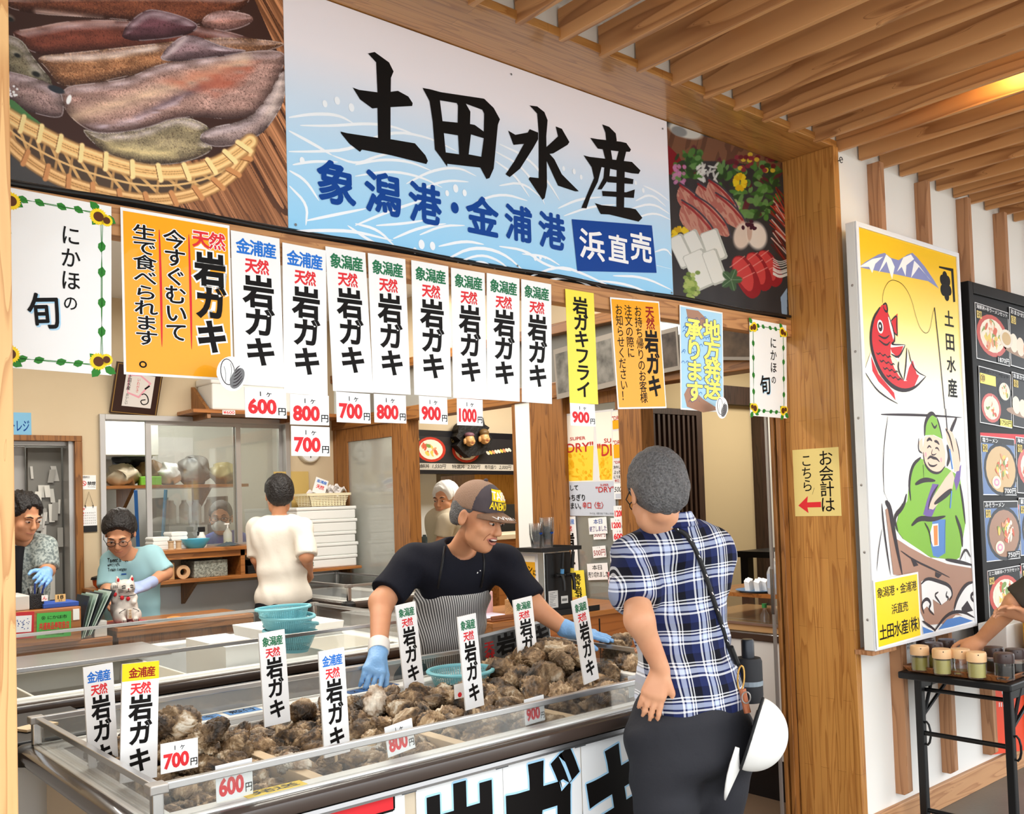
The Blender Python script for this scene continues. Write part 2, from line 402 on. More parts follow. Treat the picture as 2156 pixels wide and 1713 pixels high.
class Paint:
 def __init__(s, fl, nu, nv, inset=0., rect=None):
  s.fl = fl; s.nu, s.nv = nu, nv
  u0, v0, u1, v1 = rect or (inset, inset, fl.w-inset, fl.h-inset)
  U, V = np.meshgrid(np.linspace(u0, u1, nu), np.linspace(v0, v1, nv))
  s.U, s.V = U, V; s.a = (U-u0)/(u1-u0); s.b = (V-v0)/(v1-v0)
  s.pts = fl.O+U[..., None]*fl.U+V[..., None]*fl.V+fl.N*(fl.L*fl.step)
  q = proj(s.pts); s.X = (q[..., 0]-fl.z[0])*fl.z[2]; s.Y = (q[..., 1]-fl.z[1])*fl.z[2]
  s.c = np.zeros(U.shape+(3,))
 def mix(s, col, w):
  col = np.asarray(col, float); w = np.clip(w, 0, 1)[..., None]; s.c = s.c*(1-w)+col*w; return s
 def fill(s, poly, col, soft=0, w=1.0, X=None, Y=None):
  X = s.X if X is None else X; Y = s.Y if Y is None else Y
  k = inpoly(poly, X, Y).astype(float)
  if soft: k = k*np.clip(segdist(list(poly)+[poly[0]], X, Y)/soft, 0, 1)
  return s.mix(col, k*w)
 def line(s, pts, width, col, w=1.0):
  d = segdist(smoothpts(pts), s.X, s.Y); return s.mix(col, np.clip((width/2-d)/(width*.25)+.5, 0, 1)*w)
 def blob(s, x, y, rx, ry, col, w=1.0, ang=0., hard=4.):
  ca, sa = math.cos(ang), math.sin(ang); dx, dy = s.X-x, s.Y-y
  d = np.sqrt(((dx*ca+dy*sa)/rx)**2+((-dx*sa+dy*ca)/ry)**2); return s.mix(col, np.clip((1-d)*hard, 0, 1)*w)
 def mesh(s, name, parent, m=None, dark=.9):
  nu, nv = s.nu, s.nv; v = s.pts.reshape(-1, 3); i = np.arange(nu*nv).reshape(nv, nu)
  f = np.stack([i[:-1, :-1], i[1:, :-1], i[1:, 1:], i[:-1, 1:]], -1).reshape(-1, 4)
  me = bpy.data.meshes.new(name); o0 = np.array(parent['_w'])
  me.vertices.add(nu*nv); me.vertices.foreach_set('co', (v-o0).ravel())
  me.loops.add(f.size); me.loops.foreach_set('vertex_index', f.ravel()); me.polygons.add(len(f)); me.polygons.foreach_set('loop_start', np.arange(0, f.size, 4))
  me.update()
  a = me.color_attributes.new('Col', 'FLOAT_COLOR', 'POINT'); c = np.ones((nu*nv, 4)); c[:, :3] = lin(np.clip(s.c, 0, 255).reshape(-1, 3)*dark)
  a.data.foreach_set('color', c.ravel()); me.materials.append(m or vcol_mat('photo_print'))
  o = bpy.data.objects.new(name, me); COL.objects.link(o); o.parent = parent; o['_w'] = tuple(o0); return o
def flat_plane(corners, y, base, thick=.002):
 a, b, c, d = (aty(*q, y) for q in corners)
 U = (b-a)+(c-d); w = np.linalg.norm(U)/2; U /= np.linalg.norm(U); V = (d-a)+(c-b); h = np.linalg.norm(V)/2; V /= np.linalg.norm(V)
 A = U+np.array([-V[2], 0, V[0]])*(1 if U@np.array([-V[2], 0, V[0]]) > 0 else -1); U = A/np.linalg.norm(A); V = np.array([U[2], 0, -U[0]])
 ctr = (a+b+c+d)/4
 return Flat(ctr-U*w/2-V*h/2, U, V, w, h, base, thick)
# --- soft bodies: blended distance field, meshed by surface nets
class SDF:
 def __init__(s, lo, hi, h):
  s.lo = np.asarray(lo, float); s.h = h; s.n = np.maximum(np.ceil((np.asarray(hi, float)-s.lo)/h).astype(int)+1, 4)
  s.f = np.full(s.n, .05, np.float32); s.ax = [s.lo[k]+h*np.arange(s.n[k]) for k in range(3)]
 def _sl(s, lo, hi, m):
  a = np.clip(np.floor((np.asarray(lo)-m-s.lo)/s.h).astype(int), 0, s.n-1); b = np.clip(np.ceil((np.asarray(hi)+m-s.lo)/s.h).astype(int)+1, 1, s.n); b = np.maximum(b, a+1)
  sl = tuple(slice(a[k], b[k]) for k in range(3)); X, Y, Z = np.meshgrid(*[s.ax[k][sl[k]] for k in range(3)], indexing='ij', sparse=True); return sl, X, Y, Z
 def _mix(s, sl, d, k, sub=False):
  f = s.f[sl]
  if sub:
   if k: t = np.clip(.5-.5*(f+d)/k, 0, 1); s.f[sl] = f*(1-t)-d*t+k*t*(1-t)
   else: s.f[sl] = np.maximum(f, -d)
  elif k: t = np.clip(.5+.5*(f-d)/k, 0, 1); s.f[sl] = f*(1-t)+d*t-k*t*(1-t)
  else: s.f[sl] = np.minimum(f, d)
  return s
 def ell(s, c, r, k=0., R=None, sub=False):
  c = np.asarray(c, float); r = np.asarray(r, float); m = r.max() if R is not None else r
  sl, X, Y, Z = s._sl(c-m, c+m, k+.012); dx, dy, dz = X-c[0], Y-c[1], Z-c[2]
  if R is not None: R = np.asarray(R); dx, dy, dz = (R[0, i]*dx+R[1, i]*dy+R[2, i]*dz for i in range(3))
  k0 = np.sqrt((dx/r[0])**2+(dy/r[1])**2+(dz/r[2])**2); k1 = np.sqrt((dx/r[0]**2)**2+(dy/r[1]**2)**2+(dz/r[2]**2)**2)
  return s._mix(sl, k0*(k0-1)/np.maximum(k1, 1e-6), k, sub)
 def cone(s, a, b, ra, rb, k=0., sub=False, flat=None):
  """tapered limb from a to b; flat=(dir, f) squeezes the section along dir"""
  a = np.asarray(a, float); b = np.asarray(b, float); m = max(ra, rb); sl, X, Y, Z = s._sl(np.minimum(a, b)-m, np.maximum(a, b)+m, k+.012)
  d = b-a; L2 = max(d@d, 1e-9); px, py, pz = X-a[0], Y-a[1], Z-a[2]; t = np.clip((px*d[0]+py*d[1]+pz*d[2])/L2, 0, 1)
  qx, qy, qz = px-t*d[0], py-t*d[1], pz-t*d[2]; r = ra+(rb-ra)*t
  if flat is not None:
   e = np.asarray(flat[0], float); e = e/np.linalg.norm(e); w = qx*e[0]+qy*e[1]+qz*e[2]; g = 1/flat[1]-1; dist = np.sqrt(qx*qx+qy*qy+qz*qz+w*w*((g+1)**2-1)); return s._mix(sl, (dist-r)*(.75), k, sub)
  return s._mix(sl, np.sqrt(qx*qx+qy*qy+qz*qz)-r, k, sub)
 def chain(s, pts, rs, k=.02, flat=None):
  for i in range(len(pts)-1): s.cone(pts[i], pts[i+1], rs[i], rs[i+1], k if i else k, flat=flat)
  return s
 def cut(s, p, n):
  """remove everything on the side of the plane that n points to"""
  X, Y, Z = np.meshgrid(*s.ax, indexing='ij', sparse=True); d = (X-p[0])*n[0]+(Y-p[1])*n[1]+(Z-p[2])*n[2]; s.f = np.maximum(s.f, d).astype(np.float32); return s
 def wob(s, amp, freq, seed=0, dirs=None):
  X, Y, Z = np.meshgrid(*s.ax, indexing='ij', sparse=True); r = np.random.RandomState(seed)
  for i in range(len(freq)):
   v = r.randn(3) if dirs is None else np.asarray(dirs[i], float); v = v/np.linalg.norm(v)*freq[i]; p = r.rand()*6.28; u = r.randn(3)*freq[i]*.35
   s.f += (amp[i]*np.sin(X*v[0]+Y*v[1]+Z*v[2]+p+1.5*np.sin(X*u[0]+Y*u[1]+Z*u[2]))).astype(np.float32)
  return s
 def verts(s):
  f = s.f; sg = f < 0; n = s.n; c = sg[:-1, :-1, :-1].astype(np.int8)
  for i in (0, 1):
   for j in (0, 1):
    for k in (0, 1):
     if i+j+k: c = c+sg[i:n[0]-1+i, j:n[1]-1+j, k:n[2]-1+k]
  act = (c > 0) & (c < 8); idx = -np.ones(act.shape, int); I = np.argwhere(act); idx[act] = np.arange(len(I))
  acc = np.zeros((len(I), 3)); cnt = np.zeros(len(I)); off = [(i, j, k) for i in (0, 1) for j in (0, 1) for k in (0, 1)]
  for a in off:
   for ax in range(3):
    if a[ax]: continue
    b = list(a); b[ax] = 1; va = f[tuple((I+a).T)]; vb = f[tuple((I+b).T)]; m = (va < 0) != (vb < 0); t = np.where(m, va/np.where(m, va-vb, 1), 0); p = np.array(a, float)[None].repeat(len(I), 0); p[:, ax] = t; acc[m] += p[m]; cnt[m] += 1
  V = (I+acc/np.maximum(cnt, 1)[:, None])*s.h+s.lo; F = []
  for ax in range(3):
   u, v = (ax+1) % 3, (ax+2) % 3; sl0 = [slice(None)]*3; sl1 = [slice(None)]*3; sl0[ax] = slice(0, -1); sl1[ax] = slice(1, None); A = sg[tuple(sl0)]; B = sg[tuple(sl1)]; E = np.argwhere(A != B)
   E = E[(E[:, u] > 0) & (E[:, v] > 0) & (E[:, u] < n[u]-1) & (E[:, v] < n[v]-1)]
   if not len(E): continue
   q = []
   for du, dv in ((-1, -1), (0, -1), (0, 0), (-1, 0)):
    w = E.copy(); w[:, u] += du; w[:, v] += dv; q.append(idx[tuple(w.T)])
   q = np.stack(q, 1); fl = A[tuple(E.T)]; q = np.where(fl[:, None], q, q[:, ::-1]); F.append(q[(q >= 0).all(1)])
  return V, np.concatenate(F)
 def done(s, name, m, parent, smooth_it=2, matfn=None, mats=None, label=None):
  V, F = s.verts(); 
  if smooth_it:
   e = np.concatenate([F[:, [0, 1]], F[:, [1, 2]], F[:, [2, 3]], F[:, [3, 0]]]); deg = np.bincount(e.ravel(), minlength=len(V)).astype(float)
   for _ in range(smooth_it):
    a = np.zeros_like(V); 
    for k in range(3): a[:, k] = np.bincount(e[:, 0], V[e[:, 1], k], len(V))+np.bincount(e[:, 1], V[e[:, 0], k], len(V))
    V = .5*V+.5*a/np.maximum(deg, 1)[:, None]
  me = bpy.data.meshes.new(name); o0 = np.array(parent['_w']) if parent is not None else V.mean(0)
  me.vertices.add(len(V)); me.vertices.foreach_set('co', (V-o0).ravel()); me.loops.add(F.size); me.loops.foreach_set('vertex_index', F.ravel()); me.polygons.add(len(F)); me.polygons.foreach_set('loop_start', np.arange(0, F.size, 4)); me.update()
  for q in (mats or [m]): me.materials.append(q)
  if matfn is not None: me.polygons.foreach_set('material_index', matfn(V[F].mean(1)).astype(int))
  me.polygons.foreach_set('use_smooth', np.ones(len(F), bool)); me.validate()
  o = bpy.data.objects.new(name, me); COL.objects.link(o)
  if parent is not None: o.parent = parent
  else: o.location = o0
  if label: o['label'] = label
  o['_w'] = tuple(o0); return o
# --- the setting
w_lam = wood('laminated_frame_wood', (196, 140, 78), (168, 112, 58), 'X', 1.0, .3, (.55, .04, 'X'), coat=.25)
w_lamz = wood('laminated_post_wood', (200, 142, 74), (168, 110, 52), 'Z', 1.0, .35, (.6, .04, 'z'), coat=.2)
w_post = wood('pale_post_wood', (228, 180, 120), (196, 140, 84), 'Z', 1.2, .5)
w_slat = wood('cedar_slat_wood', (208, 152, 98), (160, 106, 62), 'Y', .42, .5)
w_batt = wood('cedar_batten_wood', (180, 130, 90), (146, 98, 62), 'Z', .7, .5)
w_base = wood('baseboard_wood', (198, 148, 104), (168, 116, 76), 'X', .8, .5)
w_door = wood('shop_door_wood', (150, 98, 46), (112, 68, 28), 'Z', 1., .45)
w_doory = wood('shop_rail_wood', (150, 98, 46), (112, 68, 28), 'Y', 1., .45)
w_beam = wood('rough_beam_wood', (190, 136, 84), (150, 98, 56), 'X', 1., .6)
w_count = wood('counter_wood', (176, 112, 56), (140, 84, 38), 'X', .8, .35, coat=.2)
w_dark = wood('dark_lattice_wood', (66, 46, 36), (44, 30, 24), 'Z', 1., .5)
m_wall = mat('white_plaster', (236, 232, 226), .85, spec=.2)
m_cream = mat('cream_plaster', (216, 198, 168), .85, spec=.2, var=(1.6, .5, (206, 186, 154)))
m_beige = mat('beige_plaster', (206, 186, 148), .85, spec=.2)
m_white = mat('white_paint', (238, 238, 234), .5)
m_black = mat('black_metal', (14, 14, 15), .4)
m_blackp = mat('black_plastic', (18, 18, 20), .45)
m_alu = mat('aluminium', (196, 196, 196), .28, metal=.9)
m_alud = mat('dull_aluminium', (168, 164, 160), .4, metal=.7)
m_chrome = mat('steel', (205, 205, 205), .2, metal=1.)
def sb(name, x0, x1, y0, y1, z0, z1, m, bevel=0.): return struct(build(name, MB().box(x0, x1, y0, y1, z0, z1), m, bevel=bevel))
sb('ground_bounce', -30, 40, -40, -.9, -.12, -.004, mat('pale_bounce_ground', (186, 182, 174), .8, var=(1.2, .5, (168, 164, 156))))  # outdoor ground out of view, added pale to bounce light up
sb('floor', -6, 15, -.9, 2.3, -.1, 0, mat('grey_concrete', (128, 122, 112), .45, var=(2.2, .6, (108, 104, 96)), bump=(60, .1)))
sb('floor_shop', -.7, 9, 2.3, 9.3, -.1, 0, mat('brown_shop_floor', (126, 104, 84), .5, var=(3, .5, (106, 88, 70))))
sb('ceiling', -3.2, 12, -.7, 2.3, 3.085, 3.2, mat('white_ceiling_board', (240, 238, 234), .9, spec=.1))
sb('wall_front', 3.742, 12, 2.157, 2.30, 0, 3.085, m_wall)
struct(build('wall_header', MB().box(-3, 3.742, 2.157, 2.30, 2.995, 3.085), m_wall))
sb('wall_end', -3.1, .40, 2.157, 2.30, 0, 3.085, m_wall)
sb('baseboard_front', 3.742, 12, 2.135, 2.157, 0, .108, w_base, .003)
sb('trim_1', -.2, 3.74, 2.14, 2.43, 2.965, 2.995, w_lam, .002)
sb('trim_2', 3.70, 3.742, 2.135, 2.43, 0, 2.966, w_lamz, .003)
sb('trim_3', .39, .488, 2.10, 2.22, 0, 2.965, w_post, .003)
struct(build('trim_4', MB().box(3.66, 3.70, 2.43, 2.452, 0, 2.25).box(3.655, 3.70, 2.462, 2.48, 0, 2.25), w_door, bevel=.003))
struct(build('trim_5', MB().box(3.64, 3.652, 2.485, 2.497, 0, 2.22), m_alud))
sb('trim_6', .4, 3.70, 2.376, 2.43, 2.175, 2.252, w_beam, .002)
sb('wall_light_block', .2, 3.70, 2.40, 2.46, 2.2525, 2.964, mat('black_backing', (22, 20, 20), .8))  # unseen backing added behind the sign boards to block light
sb('wall_left', -.8, -.7, 2.3, 9.3, 0, 2.9, m_cream)
sb('ceiling_shop', -.8, 9, 2.465, 9.3, 2.9, 3.0, m_white)
struct(build('wall_back', MB().box(-.7, 1.40, 6.4, 6.52, 0, 2.9).box(1.40, 1.86, 6.4, 6.52, 1.965, 2.9).box(1.86, 1.985, 6.4, 6.52, 0, 2.9)
 .box(1.985, 3.33, 6.4, 6.52, 2.13, 2.9).box(1.985, 3.33, 6.4, 6.52, 0, 1.2).box(3.33, 3.72, 6.4, 6.52, 0, 2.9), m_cream))
sb('wall_dado', 1.86, 3.72, 6.392, 6.4, 0, .98, m_white)
pw = MB()
for y0, y1 in ((6.36, 6.40), (5.40, 5.46), (4.27, 4.30), (3.86, 3.98), (3.28, 3.44), (2.48, 2.50)): pw.box(3.70, 3.80, y0, y1, 0, 2.14)
struct(build('trim_7', pw, w_door, bevel=.004))
sb('trim_8', 3.69, 3.81, 2.48, 6.40, 2.06, 2.15, w_doory, .004)
sb('trim_9', 3.70, 3.80, 4.14, 4.27, 0, 2.06, m_white, .004)
sb('trim_10', 3.70, 3.80, 3.98, 4.14, 0, 2.06, w_door, .004)
sb('trim_11', 3.69, 3.81, 2.48, 6.40, 2.42, 2.48, w_doory, .004)
sb('wall_transom', 3.72, 3.78, 2.48, 6.40, 2.48, 2.9, m_cream)
struct(build('window_1', MB().box(3.745, 3.751, 2.48, 6.40, 2.15, 2.42), glass_mat('wired_glass', (.62, .64, .6), .05, .25)))
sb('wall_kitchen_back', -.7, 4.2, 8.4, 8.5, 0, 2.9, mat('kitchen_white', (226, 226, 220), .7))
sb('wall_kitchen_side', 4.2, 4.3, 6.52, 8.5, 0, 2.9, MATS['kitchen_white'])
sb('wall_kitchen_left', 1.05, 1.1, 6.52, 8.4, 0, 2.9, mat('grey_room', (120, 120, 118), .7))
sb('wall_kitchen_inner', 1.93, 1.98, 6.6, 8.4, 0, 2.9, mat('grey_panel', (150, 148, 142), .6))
sb('wall_side_far', 8.2, 8.3, 2.3, 9.3, 0, 2.9, m_cream)
sb('wall_side_back', 4.3, 8.2, 9.0, 9.1, 0, 2.9, m_cream)
sb('wall_side_lintel', 4.0, 7.6, 6.25, 6.33, 1.72, 2.9, m_cream)
sb('wall_dining_divider', 3.81, 8.2, 4.16, 4.22, 0, 2.9, m_beige)
sb('wall_dining_front', 3.742, 8.2, 2.30, 2.36, 0, 2.9, m_beige)
x = 3.753; n_sl = 0; proto = None
xs = [3.753+.1838*k for k in range(-13, 26)]
for x in xs:
 if proto is None:
  proto = build('ceiling_slat', MB().box(x, x+.022, -.7, 2.150, 2.955, 3.060), w_slat, bevel=.0015, seg=1)
  tag(proto, 'brown cedar slat under the canopy ceiling, one of the long parallel row', 'ceiling slat', 'cedar slats under the canopy ceiling')
 else: dup(proto, (x+.011, .725, 2.955))
proto = None
for y in (1.85, .95, .05, -.6):
 o = build('ceiling_batten', MB().box(1.25, 8.5, y, y+.04, 3.060, 3.085), w_slat)
 tag(o, 'thin cross batten carrying the ceiling slats from above', 'batten', 'cross battens above the slats')
proto = None
for k in range(7):
 x = 4.017+.4385*k
 v = MB().prism([(2.157, .15), (2.117, .15), (2.097, .165), (2.097, 2.953), (2.157, 2.953)], x, x+.04, axes=(1, 2, 0))
 if proto is None:
  proto = build('wall_batten', v, w_batt, bevel=.0015, seg=1); proto['category'] = 'batten'
  bl = proto
 else: bl = dup(proto, (x+.02, 2.127, .15))
 lab = ['first upright cedar batten on the white wall from the wooden post', 'second upright cedar batten from the wooden post, behind the fisherman poster',
  'third upright cedar batten from the post, at the right edge of the fisherman poster', 'fourth upright cedar batten from the post, above the menu board', 'fifth upright cedar batten from the post, above the menu board'] 
 tag(bl, lab[k] if k < 5 else 'upright cedar batten at the far end of the white wall', 'batten', 'upright battens on the white wall')
tag(build('ceiling_lamp', MB().box(3.66, 3.70, -.55, 1.45, 3.03, 3.058), mat('lamp_glow', (255, 222, 140), .5, emit=14.0)), 'glowing strip lamp hidden between the ceiling slats', 'lamp')
tag(build('screw_eye', MB().tube([(3.735+.012*math.cos(t)+.0, 2.12+0*t, 2.905+.012*math.sin(t)) for t in np.linspace(0, 5.6, 14)], .002, 6).tube([(3.735, 2.135, 2.905), (3.735, 2.118, 2.905)], .002, 6), m_black), 'small wire screw eye at the top of the wooden post', 'hook')
# --- the big sign boards over the opening
def M_(n, c, r=.35, **k): return mat(n, c, r, **dict(dict(spec=.12), **k))
ink_black = M_('ink_black', (16, 13, 12), .5); ink_red = M_('ink_red', (222, 52, 58), .5); ink_dred = M_('ink_dark_red', (150, 30, 30), .5)
ink_green = M_('ink_green', (44, 116, 78), .5); ink_blue = M_('ink_blue', (44, 116, 208), .5); ink_navy = M_('ink_navy', (16, 66, 146), .5)
pap_white = M_('paper_white', (240, 240, 240), .28, coat=.25); pap_orange = M_('paper_orange', (246, 168, 30), .28, coat=.25)
pap_yellow = M_('paper_yellow', (246, 228, 82), .35, coat=.15); pap_cream = M_('paper_cream', (232, 208, 132), .7)
prt_yellow = M_('print_yellow', (250, 214, 40), .35); prt_white = M_('print_white', (242, 242, 242), .35); prt_sky = M_('print_light_blue', (172, 216, 244), .35)
prt_wave = M_('print_wave_white', (238, 242, 248), .4); prt_brown = M_('print_brown', (92, 52, 26), .4); prt_leaf = M_('print_leaf_green', (50, 128, 48), .4)
prt_lime = M_('print_lime', (128, 184, 52), .4); prt_skin = M_('print_skin', (240, 204, 182), .4); prt_purple = M_('print_purple', (112, 84, 160), .4)
prt_boat = M_('print_boat_brown', (172, 132, 112), .4); prt_grey = M_('print_grey', (120, 120, 122), .4); prt_ink = M_('print_warm_black', (46, 34, 40), .45)
prt_mid = M_('print_mid_blue', (84, 134, 204), .4); prt_orange = M_('print_orange', (232, 140, 66), .4); prt_red = M_('print_red', (206, 34, 44), .4)
YS = 2.385; ZT, ZB = 2.962, 2.272
xa, xb, xc, xd = .489, aty(602, 250, YS)[0], aty(1410.5, 440, YS)[0], 3.699
def panel(x0, x1, base): return Flat((x0, YS, ZT), (1, 0, 0), (0, 0, -1), x1-x0, ZT-ZB, base, .012)
f = panel(xa, xb-.001, M_('panel_edge', (225, 225, 225))).zoom(0, 0, 3.2935)
sq = f.done('sign_panel'); tag(sq, 'large photo board of raw squid in a woven basket, over the left of the opening', 'sign')
p = Paint(f, 540, 430); X, Y = p.X, p.Y
q = X-.55*Y; st = vnoise(q, Y*.02, 22, 3)*.6+vnoise(q, Y*.03, 7, 4)*.4
p.c[:] = np.array([86, 50, 30])+np.clip(st-.25, 0, 1)[..., None]*np.array([190, 140, 100])
p.mix((40, 22, 16), (np.abs(vnoise(q, Y*.05, 30, 8)-.5) < .05)*.8)
p.fill([(0, 800), (100, 900), (400, 1200), (900, 1420), (1500, 1480), (1300, 1640), (0, 1500)], (52, 50, 50))
p.fill([(1100, 1300), (1700, 1060), (1990, 1500), (2000, 1640), (1400, 1500)], (110, 66, 40), 60, .5)
p.fill([(-40, -60), (1740, -60), (1900, 300), (1980, 500), (1850, 800), (1560, 1080), (1000, 1160), (420, 960), (-40, 740)], (44, 26, 22))
cell = np.abs(vnoise(X, Y*1.2, 10, 5)-.5)*2; spk = np.clip((cell-.25)*2.2, 0, 1); fine = vnoise(X, Y, 5.5, 9); slow = vnoise(X*.45, Y*1.6, 46, 31)
def squid(poly, base, spot, w=.7, hl=None):
 poly = smoothpts(poly, True); k = inpoly(poly, X, Y); d = segdist(poly+[poly[0]], X, Y); e = np.clip(d/90, 0, 1)**.7; gy = np.gradient(np.where(k, np.clip(d, 0, 130), 0), axis=0)/4
 c = np.array(base)[None, None]*(.5+.5*e[..., None])*(.8+.4*slow[..., None]); p.c = np.where(k[..., None], c, p.c)
 p.mix(spot, k*spk*w*(.35+.65*slow)); p.mix((24, 12, 10), k*(fine < .25)*.4)
 p.mix((222, 204, 214), k*np.clip(gy, 0, 1)*np.clip(1-np.abs(d-34)/40, 0, 1)*.5*(.3+slow)); p.mix((20, 10, 12), k*np.clip(-gy, 0, 1)*np.clip(1-d/70, 0, 1)*.55)
 p.mix((232, 220, 222), k*np.clip(1-np.abs(d-4)/5, 0, 1)*.45*(slow > .42))
 if hl is not None: p.mix(hl[0], k*np.clip(1-segdist(smoothpts(hl[1]), X, Y)/(hl[2]*1.6), 0, 1)**1.5*hl[3]*(.5+.5*slow))
squid([(-40, -60), (1740, -60), (1720, 50), (1420, 200), (800, 130), (60, 90)], (92, 48, 34), (150, 86, 52), .5, ((190, 160, 150), [(250, 75), (700, 130)], 22, .8))
squid([(1370, 150), (1500, 60), (1740, 95), (1765, 150), (1650, 205), (1480, 225)], (176, 120, 108), (210, 160, 150), .5)
squid([(50, 215), (200, 200), (500, 135), (900, 140), (1450, 180), (1840, 290), (1700, 330), (1100, 330), (500, 370), (230, 390)], (96, 46, 36), (120, 64, 44), .5, ((186, 150, 140), [(150, 215), (420, 160), (780, 150)], 20, .7))
squid([(830, 295), (870, 170), (1010, 60), (1120, 70), (1300, 120), (1400, 190), (1250, 265)], (84, 50, 58), (100, 60, 60), .3)
squid([(230, 390), (500, 365), (1100, 300), (1500, 250), (1980, 285), (1960, 330), (1400, 470), (900, 520), (600, 600), (400, 600), (330, 480)], (128, 82, 54), (186, 134, 92), .8, ((224, 210, 200), [(300, 395), (700, 410), (1080, 330)], 26, .7))
squid([(-20, 230), (150, 260), (230, 400), (400, 600), (250, 610), (-20, 500)], (104, 96, 76), (140, 128, 100), .5)
for bx, by, br in ((60, 120, 50), (110, 370, 46), (240, 500, 60)): p.blob(bx, by, br*1.1, br*.6, (170, 164, 150), .5, .4, 1.5); p.blob(bx+10, by+14, br*.7, br*.4, (24, 24, 24), 1, .4, 2)
squid([(540, 880), (700, 930), (1000, 900), (1250, 790), (1480, 880), (1400, 960), (1500, 1030), (1350, 1110), (1150, 1150), (900, 1130), (700, 1050)], (124, 110, 84), (176, 156, 112), .7, ((214, 190, 130), [(760, 1010), (960, 1060), (1200, 1060)], 40, .7))
squid([(1700, 840), (1840, 700), (1980, 440), (1985, 620), (1950, 760), (1790, 970), (1500, 1035), (1360, 965), (1450, 880)], (150, 126, 122), (186, 160, 150), .4, ((220, 200, 190), [(1880, 780), (1950, 560)], 60, .7))
squid([(410, 600), (700, 570), (900, 540), (1090, 440), (1500, 380), (1980, 330), (1975, 460), (1840, 720), (1700, 840), (1250, 800), (1000, 900), (700, 935), (560, 880), (440, 760)], (158, 122, 112), (82, 54, 50), .6, ((220, 186, 150), [(520, 800), (900, 700), (1300, 560), (1700, 420)], 60, .75))
dm = lambda q, s_: inpoly(q, X, Y)*np.clip(segdist(q+[q[0]], X, Y)/s_, 0, 1)
p.mix((74, 58, 66), dm([(900, 800), (1200, 640), (1520, 520), (1560, 570), (1250, 720), (950, 850)], 40)*(.35+.5*vnoise(X, Y, 40, 12)))
p.mix((206, 188, 204), dm([(560, 860), (900, 800), (1300, 640), (1250, 740), (950, 880), (700, 920)], 50)*.8*vnoise(X*.5, Y*2, 30, 14))
p.mix((156, 74, 54), dm([(1000, 560), (1500, 420), (1850, 400), (1700, 600), (1500, 700)], 60)*.8*vnoise(X*.6, Y*2, 50, 15))
squid([(1090, 440), (1150, 330), (1280, 232), (1400, 260), (1560, 330), (1760, 352), (1500, 400)], (128, 100, 106), (160, 130, 130), .4, ((200, 180, 180), [(1140, 400), (1290, 260)], 24, .6))
squid([(-20, 480), (130, 505), (420, 600), (450, 760), (420, 830), (200, 780), (60, 690), (-20, 660)], (138, 112, 108), (80, 60, 64), .6)
for i in range(24): p.blob(30+RNG.rand()*90, 590+RNG.rand()*80, 10, 9, (232, 228, 236), .8)
p.blob(390, 620, 70, 26, (30, 34, 40), 1, .35); p.blob(478, 690, 18, 38, (232, 232, 240), .9, .3)
p.fill([(20, 670), (100, 700), (200, 790), (335, 895), (260, 870), (60, 760)], (56, 96, 54))
up = [(-20, 750), (130, 850), (300, 935), (480, 1030), (700, 1110), (950, 1185), (1200, 1205), (1450, 1165), (1620, 1075), (1735, 980)]
lo = [(-20, 900), (150, 1080), (350, 1215), (550, 1295), (800, 1365), (1050, 1395), (1300, 1365), (1500, 1290), (1640, 1180), (1725, 1040)]
U2, L2 = np.array(smoothpts(up)), np.array(smoothpts(lo))
p.fill([tuple(q_) for q_ in U2]+[tuple(q_) for q_ in L2[::-1]], (58, 44, 34))
for i in range(0, 34):
 t = i/34; a = U2[int(t*(len(U2)-1))]; b = L2[min(int((t+.05)*(len(L2)-1)), len(L2)-1)]; c = L2[max(int((t-.05)*(len(L2)-1)), 0)]
 if i % 2: p.line([a, b], 20, (176, 134, 82)); p.line([a, c], 18, (150, 110, 66))
p.line([(a+b)/2 for a, b in zip(U2, L2)], 14, (190, 150, 96))
for pts, wd, c1 in ((lo, 84, (186, 138, 84)), (up, 96, (206, 160, 100))):
 p.line(pts, wd+8, (84, 52, 26)); p.line(pts, wd, c1)
 d = segdist(smoothpts(pts), X, Y); p.mix((120, 78, 40), (np.abs(d-8) < 3)*.6*(d < wd/2)); p.mix((226, 186, 130), (np.abs(d-wd*.3) < 8)*.5)
 P2 = np.array(smoothpts(pts))
 for i in range(3, len(P2)-1, 3):
  n = P2[i]-P2[i-1]; n = np.array([-n[1], n[0]])/np.hypot(*n); s_ = np.array([n[1]*14, -n[0]*14])
  p.line([P2[i]-n*wd*.52-s_, P2[i]+n*wd*.52+s_], 36, (226, 184, 124) if wd > 90 else (170, 112, 66)); p.line([P2[i]-n*wd*.52-s_*2.3, P2[i]+n*wd*.52-s_*.3], 6, (104, 60, 30))
p.c = 255*np.clip(p.c/255*1.22+.02, 0, 1)**.92
p.mesh('photo_print', sq, dark=.95)
